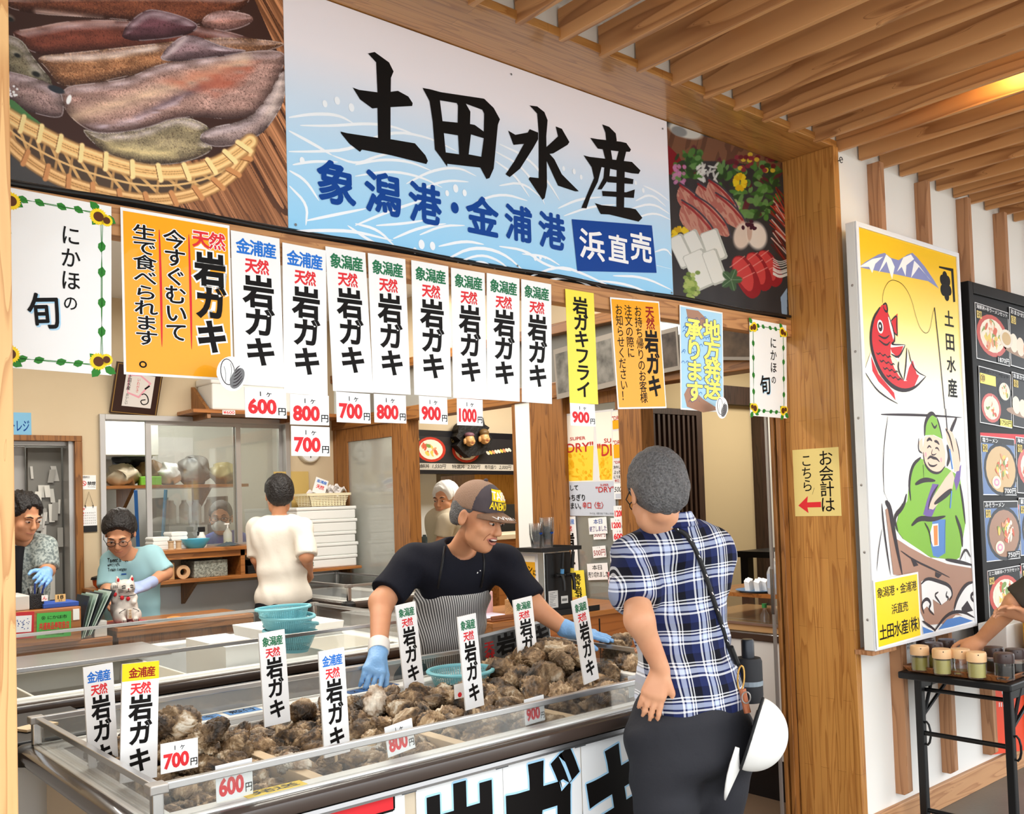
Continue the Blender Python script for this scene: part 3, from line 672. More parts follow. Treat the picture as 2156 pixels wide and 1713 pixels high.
def board_mat():
 m = bpy.data.materials.new('print_sea_gradient'); m.use_nodes = True; nt = m.node_tree
 tc = nt.nodes.new('ShaderNodeTexCoord'); se = nt.nodes.new('ShaderNodeSeparateXYZ'); r = nt.nodes.new('ShaderNodeValToRGB')
 mr = nt.nodes.new('ShaderNodeMapRange'); mr.inputs['From Min'].default_value = 0; mr.inputs['From Max'].default_value = .69
 b = nt.nodes['Principled BSDF']; b.inputs['Roughness'].default_value = .4
 e = r.color_ramp.elements; e[0].color = rgb(140, 202, 240); e[1].color = rgb(238, 232, 238); e[0].position = .05; e[1].position = .82
 k = e.new(.38); k.color = rgb(176, 214, 242)
 k = e.new(.6); k.color = rgb(206, 222, 240)
 nt.links.new(tc.outputs['Object'], se.inputs[0]); nt.links.new(se.outputs['Z'], mr.inputs['Value']); nt.links.new(mr.outputs[0], r.inputs['Fac']); nt.links.new(r.outputs['Color'], b.inputs['Base Color'])
 return m
f = panel(xb, xc, board_mat()).zoom(580, 0, 2.507)
k = prt_wave
for pts, w in (([(70, 620), (200, 600), (330, 605), (410, 650)], 14), ([(130, 662), (300, 665), (480, 650), (620, 665), (760, 720)], 13), ([(70, 690), (200, 760), (300, 820)], 14),
 ([(70, 800), (220, 800), (400, 790), (600, 690), (800, 720), (960, 800)], 14), ([(90, 870), (200, 850), (330, 855)], 12), ([(72, 900), (160, 950), (230, 1060)], 13), ([(72, 980), (170, 1080), (160, 1190)], 13),
 ([(160, 1165), (330, 1130), (480, 1100)], 13), ([(420, 870), (560, 840), (700, 850), (820, 900)], 13), ([(300, 820), (430, 870), (540, 820), (720, 790)], 12), ([(420, 930), (600, 900), (760, 930), (880, 990)], 12),
 ([(690, 970), (820, 900), (960, 880), (1060, 930)], 13), ([(760, 1000), (900, 950), (1020, 960)], 12), ([(420, 1190), (560, 1130), (700, 1080), (830, 1040)], 13), ([(530, 1190), (680, 1180), (800, 1160)], 12),
 ([(90, 1220), (260, 1215), (420, 1220), (620, 1270)], 15), ([(380, 1190), (480, 1260), (560, 1300)], 13), ([(420, 1180), (540, 1210), (630, 1300)], 13), ([(620, 1260), (760, 1200), (900, 1180)], 13),
 ([(760, 1240), (880, 1190), (1000, 1190)], 12), ([(860, 1300), (1000, 1270), (1100, 1290)], 14), ([(900, 1370), (1040, 1300), (1200, 1330), (1320, 1440)], 16), ([(960, 1385), (1080, 1340), (1180, 1375), (1240, 1430)], 13),
 ([(1020, 1400), (1090, 1375), (1160, 1420)], 11), ([(1180, 1300), (1320, 1320), (1420, 1400), (1560, 1430)], 15), ([(1300, 1340), (1420, 1350), (1500, 1400)], 12), ([(1340, 1460), (1500, 1400), (1640, 1450), (1800, 1530)], 15),
 ([(1420, 1480), (1560, 1460), (1700, 1530)], 13), ([(1180, 760), (1330, 830), (1440, 960), (1500, 1060)], 15), ([(1160, 800), (1290, 870), (1390, 1000), (1420, 1080)], 13), ([(1160, 850), (1260, 920), (1340, 1040)], 13),
 ([(1180, 980), (1300, 960), (1400, 1040)], 12), ([(1060, 1060), (1200, 1020), (1330, 1060)], 13), ([(1490, 1100), (1600, 1050), (1720, 1040)], 13), ([(1520, 1140), (1660, 1090), (1800, 1080)], 12),
 ([(1900, 1060), (1980, 1020), (2060, 1090)], 13), ([(1880, 1100), (1990, 1070), (2080, 1130)], 13), ([(1900, 1150), (2000, 1120), (2085, 1160)], 12), ([(1940, 980), (2010, 1010), (2075, 1060)], 12),
 ([(1700, 1480), (1860, 1500), (2000, 1560)], 14), ([(1780, 1455), (1940, 1460), (2090, 1530)], 14), ([(1620, 1470), (1760, 1540)], 13), ([(2000, 1330), (2060, 1310), (2090, 1350)], 12), ([(2010, 1400), (2090, 1420)], 12)):
 f.L += .05; f.stroke([(a, b) for a, b in pts], w/2.507/590, k, pix=True, taper=True)
for x, y, r in ((260, 548, 14), (325, 532, 16), (400, 568, 17), (140, 848, 14), (905, 1020, 13), (950, 995, 18), (997, 1018, 15), (735, 1322, 13), (770, 1290, 20), (828, 1298, 18), (1370, 1362, 13), (1397, 1358, 11), (1422, 1360, 7), (1520, 890, 12), (1575, 905, 14), (1612, 935, 12), (1900, 965, 11), (1940, 1005, 13)):
 u, v = f.uv(x, y); f.disc(u, v, r/2.507/590*.85, k, ry=r/2.507/590*1.1)
f.L = 4; K = ink_black
for pts in ([(487, 283), (522, 275), (598, 330), (622, 378), (608, 412), (607, 485), (645, 480), (700, 510), (723, 545), (720, 560), (606, 566), (606, 735), (735, 757), (790, 820), (803, 850), (795, 866), (610, 820), (455, 790), (445, 802), (390, 760), (345, 705), (343, 695), (375, 703), (540, 728), (537, 570), (510, 573), (445, 525), (407, 463), (440, 475), (537, 488), (530, 330)],
 [(1340, 557), (1380, 562), (1418, 592), (1435, 635), (1428, 720), (1432, 985), (1420, 1045), (1408, 1055), (1385, 1020), (1335, 945), (1340, 935), (1388, 940), (1388, 700), (1380, 600)],
 [(1227, 690), (1265, 712), (1330, 700), (1340, 682), (1385, 700), (1385, 735), (1360, 780), (1290, 890), (1235, 935), (1213, 920), (1260, 850), (1310, 760), (1255, 765)],
 [(1478, 668), (1510, 680), (1550, 750), (1540, 765), (1465, 810), (1425, 815), (1425, 780), (1490, 720)],
 [(1425, 790), (1470, 840), (1510, 920), (1600, 1010), (1580, 1010), (1490, 980), (1430, 850)],
 [(1723, 657), (1760, 670), (1795, 705), (1800, 745), (1745, 750), (1740, 700)], [(1660, 728), (1700, 735), (1820, 748), (1850, 755), (1875, 790), (1868, 802), (1800, 798), (1700, 785)],
 [(1725, 783), (1768, 788), (1778, 850), (1742, 850)], [(1815, 780), (1852, 790), (1835, 860), (1795, 855)],
 [(1625, 820), (1655, 828), (1800, 845), (1880, 855), (1925, 900), (1915, 918), (1880, 915), (1720, 882), (1665, 880)], [(1665, 872), (1720, 880), (1700, 960), (1660, 1040), (1640, 1100), (1613, 1098), (1650, 1010), (1680, 940)],
 [(1735, 880), (1765, 890), (1760, 940), (1720, 1000), (1698, 1000), (1730, 940)], [(1800, 880), (1842, 895), (1838, 1105), (1798, 1100)], [(1745, 928), (1850, 938), (1888, 946), (1885, 972), (1750, 962)],
 [(1722, 1008), (1850, 1015), (1895, 1000), (1890, 1045), (1725, 1035)], [(1685, 1072), (1720, 1083), (1870, 1098), (1900, 1105), (1935, 1150), (1915, 1170), (1760, 1132), (1715, 1130)]):
 f.ppoly(pts, K); f.L += .06
f.ppoly([(775, 465), (815, 472), (870, 487), (1090, 520), (1100, 522), (1150, 570), (1183, 630), (1172, 660), (1155, 840), (1150, 890), (1128, 940), (1112, 945), (1080, 885), (905, 865), (905, 880), (870, 830), (840, 790), (828, 640), (812, 535)], K,
 holes=[[(866, 530), (955, 545), (962, 558), (960, 648), (880, 640)], [(1003, 548), (1090, 580), (1100, 600), (1098, 695), (1050, 660), (1025, 655), (1027, 590)], [(887, 703), (962, 715), (968, 815), (897, 805)], [(1030, 710), (1098, 730), (1085, 828), (1018, 815)]])
for c, b in (('象', (215, 830, 428, 1105)), ('潟', (467, 888, 665, 1155)), ('港', (700, 948, 880, 1200)), ('金', (1002, 1018, 1182, 1260)), ('浦', (1207, 1068, 1358, 1290)), ('港', (1385, 1108, 1533, 1330))): f.pfit(c, *b, ink_navy, .034)
u, v = f.uv(945, 1097); f.disc(u, v, .0155, ink_navy, ry=.018)
f.ppoly([(1562, 1157), (1985, 1190), (2010, 1440), (1592, 1430)], ink_navy); f.L += 1
for c, b in (('浜', (1600, 1200, 1738, 1388)), ('直', (1752, 1228, 1862, 1395)), ('売', (1868, 1215, 1987, 1395))): f.pfit(c, *b, prt_white, .025)
for x, y in ((1243, 393), (2042, 680), (105, 1186), (1276, 1403), (2090, 1545)): u, v = f.uv(x, y); f.disc(u, v, .004, prt_grey, n=10)
ms = f.done('shop_sign'); tag(ms, 'wide white and blue shop name board with wave pattern and black brush lettering', 'sign')
f = panel(xc+.001, xd, MATS['panel_edge']).zoom(1160, 240, 2.595)
ss = f.done('sign_panel'); tag(ss, 'photo board of sashimi slices on a dark plate, next to the wooden post', 'sign')
p = Paint(f, 330, 430); X, Y = p.X, p.Y
p.c[:] = (46, 45, 48); p.mix((70, 68, 70), (vnoise(X, Y*.2, 40, 1)*.5)); q = X+.25*Y
p.fill([(600, 60), (1300, 240), (1300, 330), (1000, 260), (620, 250)], (128, 84, 60)); p.mix((84, 50, 36), inpoly([(600, 60), (1300, 240), (1300, 330), (1000, 260), (620, 250)], X, Y)*(vnoise(q, Y*.1, 14, 2) > .55)*.6)
p.blob(735, 90, 110, 46, (224, 220, 212), 1, .3); p.blob(700, 95, 50, 30, (150, 150, 150), 1, .3)
p.fill([(640, 170), (700, 230), (735, 300), (700, 330), (640, 330)], (136, 24, 36))
R2 = np.random.RandomState(4)
for i in range(170):
 x, y = (900+R2.rand()*350, 240+R2.rand()*330) if R2.rand() < .75 else (680+R2.rand()*140, 205+R2.rand()*140)
 c = [(52, 96, 40), (78, 130, 56), (36, 66, 34), (104, 148, 80), (96, 32, 44)][R2.randint(5)]; p.blob(x, y, 14+R2.rand()*30, 8+R2.rand()*14, c, .9, R2.rand()*3)
for i in range(30): p.blob(1000+R2.rand()*220, 220+R2.rand()*90, 16, 14, [(110, 24, 40), (232, 200, 60), (140, 40, 60)][i % 3], .9)
for i in range(26): p.blob(670+R2.rand()*60, 280+R2.rand()*110, 12, 12, (206, 130, 176), .8)
for i in range(26): p.blob(950+R2.rand()*80, 460+R2.rand()*130, 13, 12, [(210, 140, 190), (170, 190, 120)][i % 2], .8)
for i in range(30): p.blob(800+R2.rand()*110, 270+R2.rand()*100, 20, 7, (232, 232, 226), .8, R2.rand()*3)
for i in range(40): a = R2.rand()*6.28; p.blob(1033+22*math.cos(a), 372+34*math.sin(a), 20, 10, [(244, 210, 40), (230, 180, 20)][i % 2], 1, a)
for i in range(40): a = R2.rand()*6.28; p.blob(708+34*math.cos(a), 656+28*math.sin(a), 20, 9, [(240, 204, 40), (214, 168, 24)][i % 2], 1, a)
for (x, y, s_) in ((800, 370, 1.0), (860, 350, 1.0), (700, 375, 1.05), (900, 430, 1.05), (790, 445, 1.15), (715, 470, 1.15)):
 P2 = smoothpts([(x, y), (x+75*s_, y+45*s_), (x+150*s_, y+130*s_), (x+170*s_, y+200*s_), (x+110*s_, y+190*s_), (x-20*s_, y+110*s_)], True)
 k = inpoly(P2, X, Y); p.mix((204, 146, 128), k*1.); p.mix((170, 84, 78), k*(vnoise(X*2-Y, Y*.3+X*.3, 16, 7) > .5)*.6)
 p.line([(x, y), (x+75*s_, y+45*s_), (x+150*s_, y+130*s_), (x+170*s_, y+200*s_)], 9, (70, 64, 76)); p.line([(x+4, y+12), (x+70*s_, y+62*s_), (x+138*s_, y+140*s_)], 12, (150, 30, 38), .8)
def block(x, y, w, h, a, c, edge):
 ca, sa = math.cos(a), math.sin(a); rc = lambda a_, b_, c_, d_: [(x+dx*ca-dy*sa, y+dx*sa+dy*ca) for dx, dy in ((a_+9, b_), (c_-9, b_), (c_, b_+9), (c_, d_-9), (c_-9, d_), (a_+9, d_), (a_, d_-9), (a_, b_+9))]; P2 = rc(-w, -h, w, h)
 k = inpoly(P2, X, Y); p.mix(edge, k*1.); P2 = rc(-w+4, -h+4, w-12, h-12); p.mix(c, inpoly(P2, X, Y)*1.)
for x, y, w, h, a in ((715, 750, 44, 92, -.45), (785, 705, 42, 70, -.45), (890, 720, 52, 88, -.35), (815, 850, 62, 105, -.42), (895, 835, 44, 96, -.35)): block(x, y, w, h, a, (240, 240, 234), (196, 198, 190))
p.blob(1045, 665, 54, 84, (226, 206, 192), 1, .2); p.blob(1125, 665, 62, 86, (236, 224, 214), 1, -.2); p.blob(1085, 640, 16, 60, (186, 140, 120), .6)
for i in range(9): p.blob(1090+R2.randn()*18, 605+R2.randn()*18, 14, 10, (62, 18, 40), 1, R2.rand()*3)
for x, y, s_ in ((1190, 800, .95), (1130, 815, 1.), (1060, 840, 1.1)):
 P2 = smoothpts([(x-70*s_, y-55*s_), (x, y-65*s_), (x+70*s_, y+40*s_), (x+85*s_, y+130*s_), (x+20*s_, y+165*s_), (x-60*s_, y+40*s_)], True)
 p.mix((150, 30, 40), inpoly(P2, X, Y)*1.); P2 = smoothpts([(x-66*s_, y-50*s_), (x-12, y-58*s_), (x+50*s_, y+45*s_), (x+30*s_, y+140*s_), (x-52*s_, y+36*s_)], True); p.mix((206, 66, 66), inpoly(P2, X, Y)*1.)
 for t in (-.2, .25, .7): p.line([(x-60*s_+80*t, y+60*t*s_+10), (x+10+60*t, y-40*s_+90*t*s_)], 5, (232, 150, 140), .8)
for i in range(50): p.blob(765+R2.randn()*18, 940+R2.randn()*32, 16, 13, [(150, 176, 84), (180, 196, 110), (116, 144, 60)][i % 3], .9)
for a in (0, 1.3, 2.5, 3.9, 5.1): p.blob(985+32*math.cos(a), 905+34*math.sin(a), 32, 22, (64, 96, 62), 1, a); p.line([(985, 905), (985+60*math.cos(a), 905+60*math.sin(a))], 4, (150, 176, 140), .6)
for i in range(40): y = 400+R2.rand()*350; p.line([(1195+R2.rand()*40, y), (1290, y+60+R2.rand()*60)], 7, [(150, 40, 32), (196, 70, 50), (90, 24, 24), (226, 190, 180)][i % 4], .9)
for i in range(14): y = 790+R2.rand()*100; p.line([(1215, y), (1250, y+20), (1290, y+5)], 5, (228, 226, 222), .9)
p.fill([(1255, 1000), (1290, 950), (1290, 1130), (1262, 1100)], (150, 176, 206))
p.mesh('photo_print', ss, dark=.86)
tag(build('cable', MB().tube([(x, 2.372, 2.262+.004*math.sin(x*9)) for x in np.linspace(.5, 3.69, 40)], .006, 8), m_black), 'black cable running in the slot under the sign boards', 'cable')
# --- slips hung from the beam
YB = 2.369
def heading(f, top, c, v0=.045, v1=.145, u0=.10, u1=.92): f.row(top, u0*f.w, u1*f.w, (v0+v1)/2*f.h, (v1-v0)*f.h, c, .035)
def oyster_text(f, top, c, v0=0.0, s=1.0, k=ink_black):
 """heading, red word, three large black characters"""
 heading(f, top, c, v0+.045*s, v0+.145*s)
 f.row('天然', .27*f.w, .75*f.w, f.h*(v0+.215*s), f.h*.095*s, ink_red, .035)
 for c_, a, b in (('岩', .285, .485), ('ガ', .495, .675), ('キ', .69, .87)): f.ch(c_, .53*f.w, f.h*(v0+(a+b)/2*s), .60*f.w, f.h*(b-a)*1.02*s, k, .036)
def price(f, num):
 f.row('1ヶ', .34*f.w, .66*f.w, .2*f.h, .2*f.h, ink_black, .015)
 f.fit(num, .07*f.w, .36*f.h, .755*f.w, .88*f.h, ink_red, .045); f.ch('円', .885*f.w, .77*f.h, .2*f.w, .26*f.h, ink_black, .02)
def hang(corners, base=pap_white, thick=.0015, y=YB): return flat_from_px(corners, ('y', y), base, thick)
strips = [
 (((486.5, 485), (585.5, 501), (601.8, 816), (495, 808)), '金浦産', ink_blue, 'white oyster slip with blue heading, next to the orange sign', ((514, 814), (601.8, 819), (604, 881), (517, 878)), '600', 'price card reading 600 under the slip beside the orange sign'),
 (((592, 509), (683, 527), (692.7, 833), (600.8, 827.4)), '金浦産', ink_blue, 'white oyster slip with blue heading and two price cards below it', ((610, 829), (692.7, 833), (692.7, 895.6), (611.5, 893)), '800', 'upper price card 800 of the pair hanging under one slip'),
 (((685, 518), (770, 532), (785, 826.8), (701.8, 822.5)), '象潟産', ink_green, 'white oyster slip with green heading, leftmost of the green ones', ((707, 824), (778.7, 829), (781, 891.7), (710, 888)), '700', 'price card 700 under the leftmost green headed slip'),
 (((774.8, 532.6), (853.4, 545), (864.7, 831), (785.8, 826)), '象潟産', ink_green, 'white oyster slip with green heading over a single 800 card', ((787.5, 829), (854, 832), (856, 891.7), (788.4, 888.5)), '800', 'price card 800 hanging alone between the 700 and 900 cards'),
 (((864.7, 547), (944.3, 560.5), (949.8, 835.5), (873.8, 830.6)), '象潟産', ink_green, 'white oyster slip with green heading over the 900 card', ((882, 833), (941, 836.5), (943.3, 894), (884, 890.7)), '900', 'price card 900 under a white slip with green heading'),
 (((947.5, 562.8), (1022.9, 574.8), (1022.9, 841), (956.6, 837)), '象潟産', ink_green, 'white oyster slip with green heading over the 1000 card', ((962, 838.8), (1016, 841), (1017, 897), (962.8, 894)), '1000', 'price card reading 1000 above the mask carving'),
 (((1025.5, 574), (1093, 586.5), (1095, 845), (1024.8, 841)), '象潟産', ink_green, 'white oyster slip without price card, beside the one with the 1000 card', None, '', ''),
 (((1094.6, 586.5), (1161.8, 598.5), (1160.8, 850), (1102.4, 846)), '象潟産', ink_green, 'rightmost white oyster slip with green heading, no price card', None, '', '')]
for i, (c, top, col_, lab, pc, num, plab) in enumerate(strips):
 f = hang(c, y=YB-.002*(i % 2)); oyster_text(f, top, col_); tag(f.done('price_slip'), lab, 'slip', 'white oyster slips on the beam')
 if pc:
  f = hang(pc, y=YB-.0045-f.V[1]*-0+(f.O+f.V*f.h)[1]-YB); price(f, num); tag(f.done('price_card'), plab, 'price card', 'price cards under the slips')
f = flat_from_px(((612.5, 896), (693.5, 899), (695, 960.5), (613.8, 959)), ('y', YB-.03), pap_white, .0015); price(f, '700'); tag(f.done('price_card'), 'lower price card 700 of the pair hanging under one slip', 'price card', 'price cards under the slips')
def sunflower(f, u, v, r):
 f.L += 1; n = 22
 f.poly([(u+(r if i % 2 else r*.84)*math.cos(math.pi*i/n), v+(r if i % 2 else r*.84)*math.sin(math.pi*i/n)) for i in range(2*n)], prt_yellow)
 f.L += 1; f.disc(u, v, r*.56, prt_brown); f.L -= 2
def leaf(f, u, v, r, a):
 ca, sa = math.cos(a), math.sin(a)
 f.poly([(u+x*ca-y*sa, v+x*sa+y*ca) for x, y in ((-r, 0), (-.4*r, -.62*r), (.3*r, -.6*r), (r, 0), (.3*r, .6*r), (-.4*r, .62*r))], prt_leaf)
def notice(corners, label):
 f = hang(corners); w, h = f.w, f.h; e = .09*w
 for k in (-.012, 0, .012):
  f.stroke([(e+k*w, .1*h), (e-k*w, .5*h), (e+k*w, .9*h)], .004*w, prt_leaf); f.stroke([(w-e+k*w, .1*h), (w-e-k*w, .5*h), (w-e+k*w, .9*h)], .004*w, prt_leaf)
  f.stroke([(.1*w, e+k*w), (.5*w, e-k*w), (.9*w, e+k*w)], .004*w, prt_leaf); f.stroke([(.1*w, h-e+k*w), (.5*w, h-e-k*w), (.9*w, h-e+k*w)], .004*w, prt_leaf)
 for t in (.25, .4, .58, .75):
  leaf(f, e, t*h, .055*w, 1.4); leaf(f, w-e, t*h, .055*w, 1.7)
 for t in (.22, .36, .55, .7): leaf(f, t*w, e, .05*w, .5); leaf(f, t*w, h-e, .05*w, -.4)
 for u, v in ((e, e), (w-e, e), (e, h-e), (w-e, h-e)):
  for a in (.5, 2.2, 3.9): leaf(f, u+.09*w*math.cos(a), v+.09*w*math.sin(a), .06*w, a)
  s = 1 if u > w/2 else -1; t = 1 if v > h/2 else -1
  sunflower(f, u-s*.03*w, v-t*.02*h, .085*w); sunflower(f, u+s*.045*w, v+t*.015*h-t*.05*h, .06*w)
 f.L = 2
 for i, c in enumerate('にかほの'): f.ch(c, .63*w, (.215+.13*i)*h, .17*w*(.75 if i == 3 else 1), .115*h*(.75 if i == 3 else 1), ink_black, .012)
 u, v = .4*w, .67*h; f.ch('旬', u+.012*w, v+.006*h, .27*w, .2*h, prt_sky, .03, rot=.12); f.L = 3; f.ch('旬', u, v, .27*w, .2*h, ink_black, .02, rot=.12)
 o = f.done('notice'); tag(o, label, 'notice', 'sunflower bordered notices'); return o
notice(((-14, 388), (233.8, 434.7), (235.3, 790), (-4, 772)), 'large white notice with sunflower border at the left end of the beam')
notice(((1576, 669.7), (1656, 685), (1657, 880.5), (1582, 875)), 'small white notice with sunflower border beside the wooden post')
f = hang(((253.5, 436), (482.8, 474), (492, 802), (261, 787))); w, h = f.w, f.h
f.rect(.02*w, .02*h, .98*w, .985*h, pap_orange); f.L = 2
for u in (.335, .605): f.stroke([(u*w, .1*h), (u*w+.004*w, .5*h), (u*w, .82*h)], .022*w, ink_red, taper=True)
def outlined(f, fn, m, bold, ob=.05): fn(prt_white, bold+ob, f.L); f.L += 1; fn(m, bold, f.L); f.L -= 1
outlined(f, lambda m, b, l: f.col('生で食べられます', .2*w, .09*h, .82*h, .2*w, m, b, l), ink_black, .02)
f.ch('。', .23*w, .9*h, .2*w, .12*h, ink_black, .01, 3)
outlined(f, lambda m, b, l: f.col('今すぐむいて', .47*w, .09*h, .78*h, .2*w, m, b, l), ink_black, .02)
outlined(f, lambda m, b, l: f.row('天然', .64*w, .95*w, .12*h, .105*h, m, b, l), ink_red, .03)
f.off = 1
outlined(f, lambda m, b, l: f.col('岩ガキ', .8*w, .2*h, .84*h, .28*w, m, b, l, .95), ink_black, .045)
s_or = tag(f.done('hanging_sign'), 'orange sign with three columns of black lettering, beside the big sunflower notice', 'sign', 'orange signs on the beam')
f = hang(((1287, 628), (1393, 633), (1398, 861), (1298.7, 858.5))); w, h = f.w, f.h
f.rect(.02*w, .015*h, .98*w, .985*h, pap_orange); f.L = 2
f.col('天然', .78*w, .055*h, .27*h, .17*w, ink_dred, .03); f.col('岩ガキ', .78*w, .28*h, .9*h, .27*w, ink_black, .04, None, .95)
f.col('お持ち帰りのお客様', .535*w, .06*h, .95*h, .145*w, ink_black, .012); f.col('注文の際に', .335*w, .06*h, .54*h, .145*w, ink_black, .012); f.col('お知らせください！', .15*w, .06*h, .93*h, .14*w, ink_black, .012)
tag(f.done('hanging_sign'), 'small orange sign with four columns of writing, between the yellow and blue slips', 'sign', 'orange signs on the beam')
f = hang(((1192.8, 608), (1248.6, 616.9), (1261, 850.8), (1197.4, 848)), pap_yellow); f.col('岩ガキフライ', .5*f.w, .06*f.h, .95*f.h, .5*f.w, ink_black, .03)
tag(f.done('price_slip'), 'yellow slip with black lettering over a 900 card', 'slip')
f2 = hang(((1199.7, 848), (1252.5, 851), (1253.6, 898), (1202.4, 895)), y=(f.O+f.V*f.h)[1]-.004); price(f2, '900'); tag(f2.done('price_card'), 'price card 900 under the yellow slip', 'price card', 'price cards under the slips')
f = hang(((1429, 640.8), (1522, 658), (1523.4, 868), (1435.5, 862))); w, h = f.w, f.h
f.rect(.02*w, .015*h, .98*w, .985*h, prt_sky); f.L = 2
R3 = np.random.RandomState(3)
for i in range(46):
 u, v = (.05+.9*R3.rand())*w, (.03+.94*R3.rand())*h; r = .05*w
 f.stroke([(u-r, v), (u-.4*r, v-r*.7), (u+.3*r, v-.5*r), (u+.4*r, v)], .012*w, prt_mid)
f.ppoly([(1444, 650), (1470, 654), (1488, 672), (1500, 690), (1470, 690), (1448, 672)], prt_boat); f.ppoly([(1440, 830), (1450, 810), (1480, 840), (1515, 862), (1480, 868), (1446, 856)], prt_boat)
f.L = 3; yel = M_('print_pale_yellow', (250, 240, 120), .4)
for fn in (lambda m, b, l: f.col('地方発送', .73*w, .1*h, .88*h, .38*w, m, b, l), lambda m, b, l: f.col('承ります', .31*w, .12*h, .92*h, .38*w, m, b, l)):
 fn(ink_navy, .075, 3); fn(yel, .045, 4)
s_bl, y_bl = f, 0
s_bl = tag(f.done('hanging_sign'), 'blue wave patterned sign with pale yellow lettering', 'sign')
def oyster_cut(corners, label, sign, y):
 f = flat_from_px(corners, ('y', y), pap_white, .0012); w, h = f.w, f.h; s = f
 s.mb = MB(); ring = [(.5*w+.5*w*math.cos(t)*(1 if math.sin(t) < .3 else .92), .5*h+.5*h*math.sin(t)) for t in np.linspace(0, 2*math.pi, 26)[:-1]]
 s.mb.prism([(0, 0)], 0, 0) if False else None
 n = len(ring); s.mb.add([s.P(a, b, -2) for a, b in ring]+[s.P(a, b, 0) for a, b in ring], [tuple(range(n)), tuple(range(n, 2*n))]+[(i, (i+1) % n, n+(i+1) % n, n+i) for i in range(n)], pap_white)
 s.disc(.36*w, .45*h, .24*w, prt_ink, ry=.38*h, ang=-.1); s.L = 2; s.disc(.36*w, .45*h, .215*w, prt_white, ry=.355*h, ang=-.1); s.L = 3
 s.stroke([(.24*w, .3*h), (.3*w, .5*h), (.28*w, .75*h)], .015*w, prt_grey); s.stroke([(.45*w, .2*h), (.5*w, .4*h), (.42*w, .7*h)], .015*w, prt_grey)
 s.disc(.67*w, .62*h, .2*w, prt_grey, ry=.33*h, ang=.5)
 for k in range(6): s.L = 4; s.stroke([(.5*w+.02*k*w, (.85-.09*k)*h), (.66*w, (.82-.1*k)*h), (.86*w-.02*k*w, (.6-.07*k)*h)], .03*w, prt_ink, taper=True)
 s.done('oyster_cutout', sign, label)
oyster_cut(((455, 748), (521, 752), (519, 825), (457, 822)), 'larger paper oyster cut-out on the corner of the orange sign', s_or, 2.285)
oyster_cut(((1506.5, 834), (1533, 836), (1533, 882), (1507, 880)), 'smaller paper oyster cut-out on the corner of the blue sign', s_bl, 2.315)
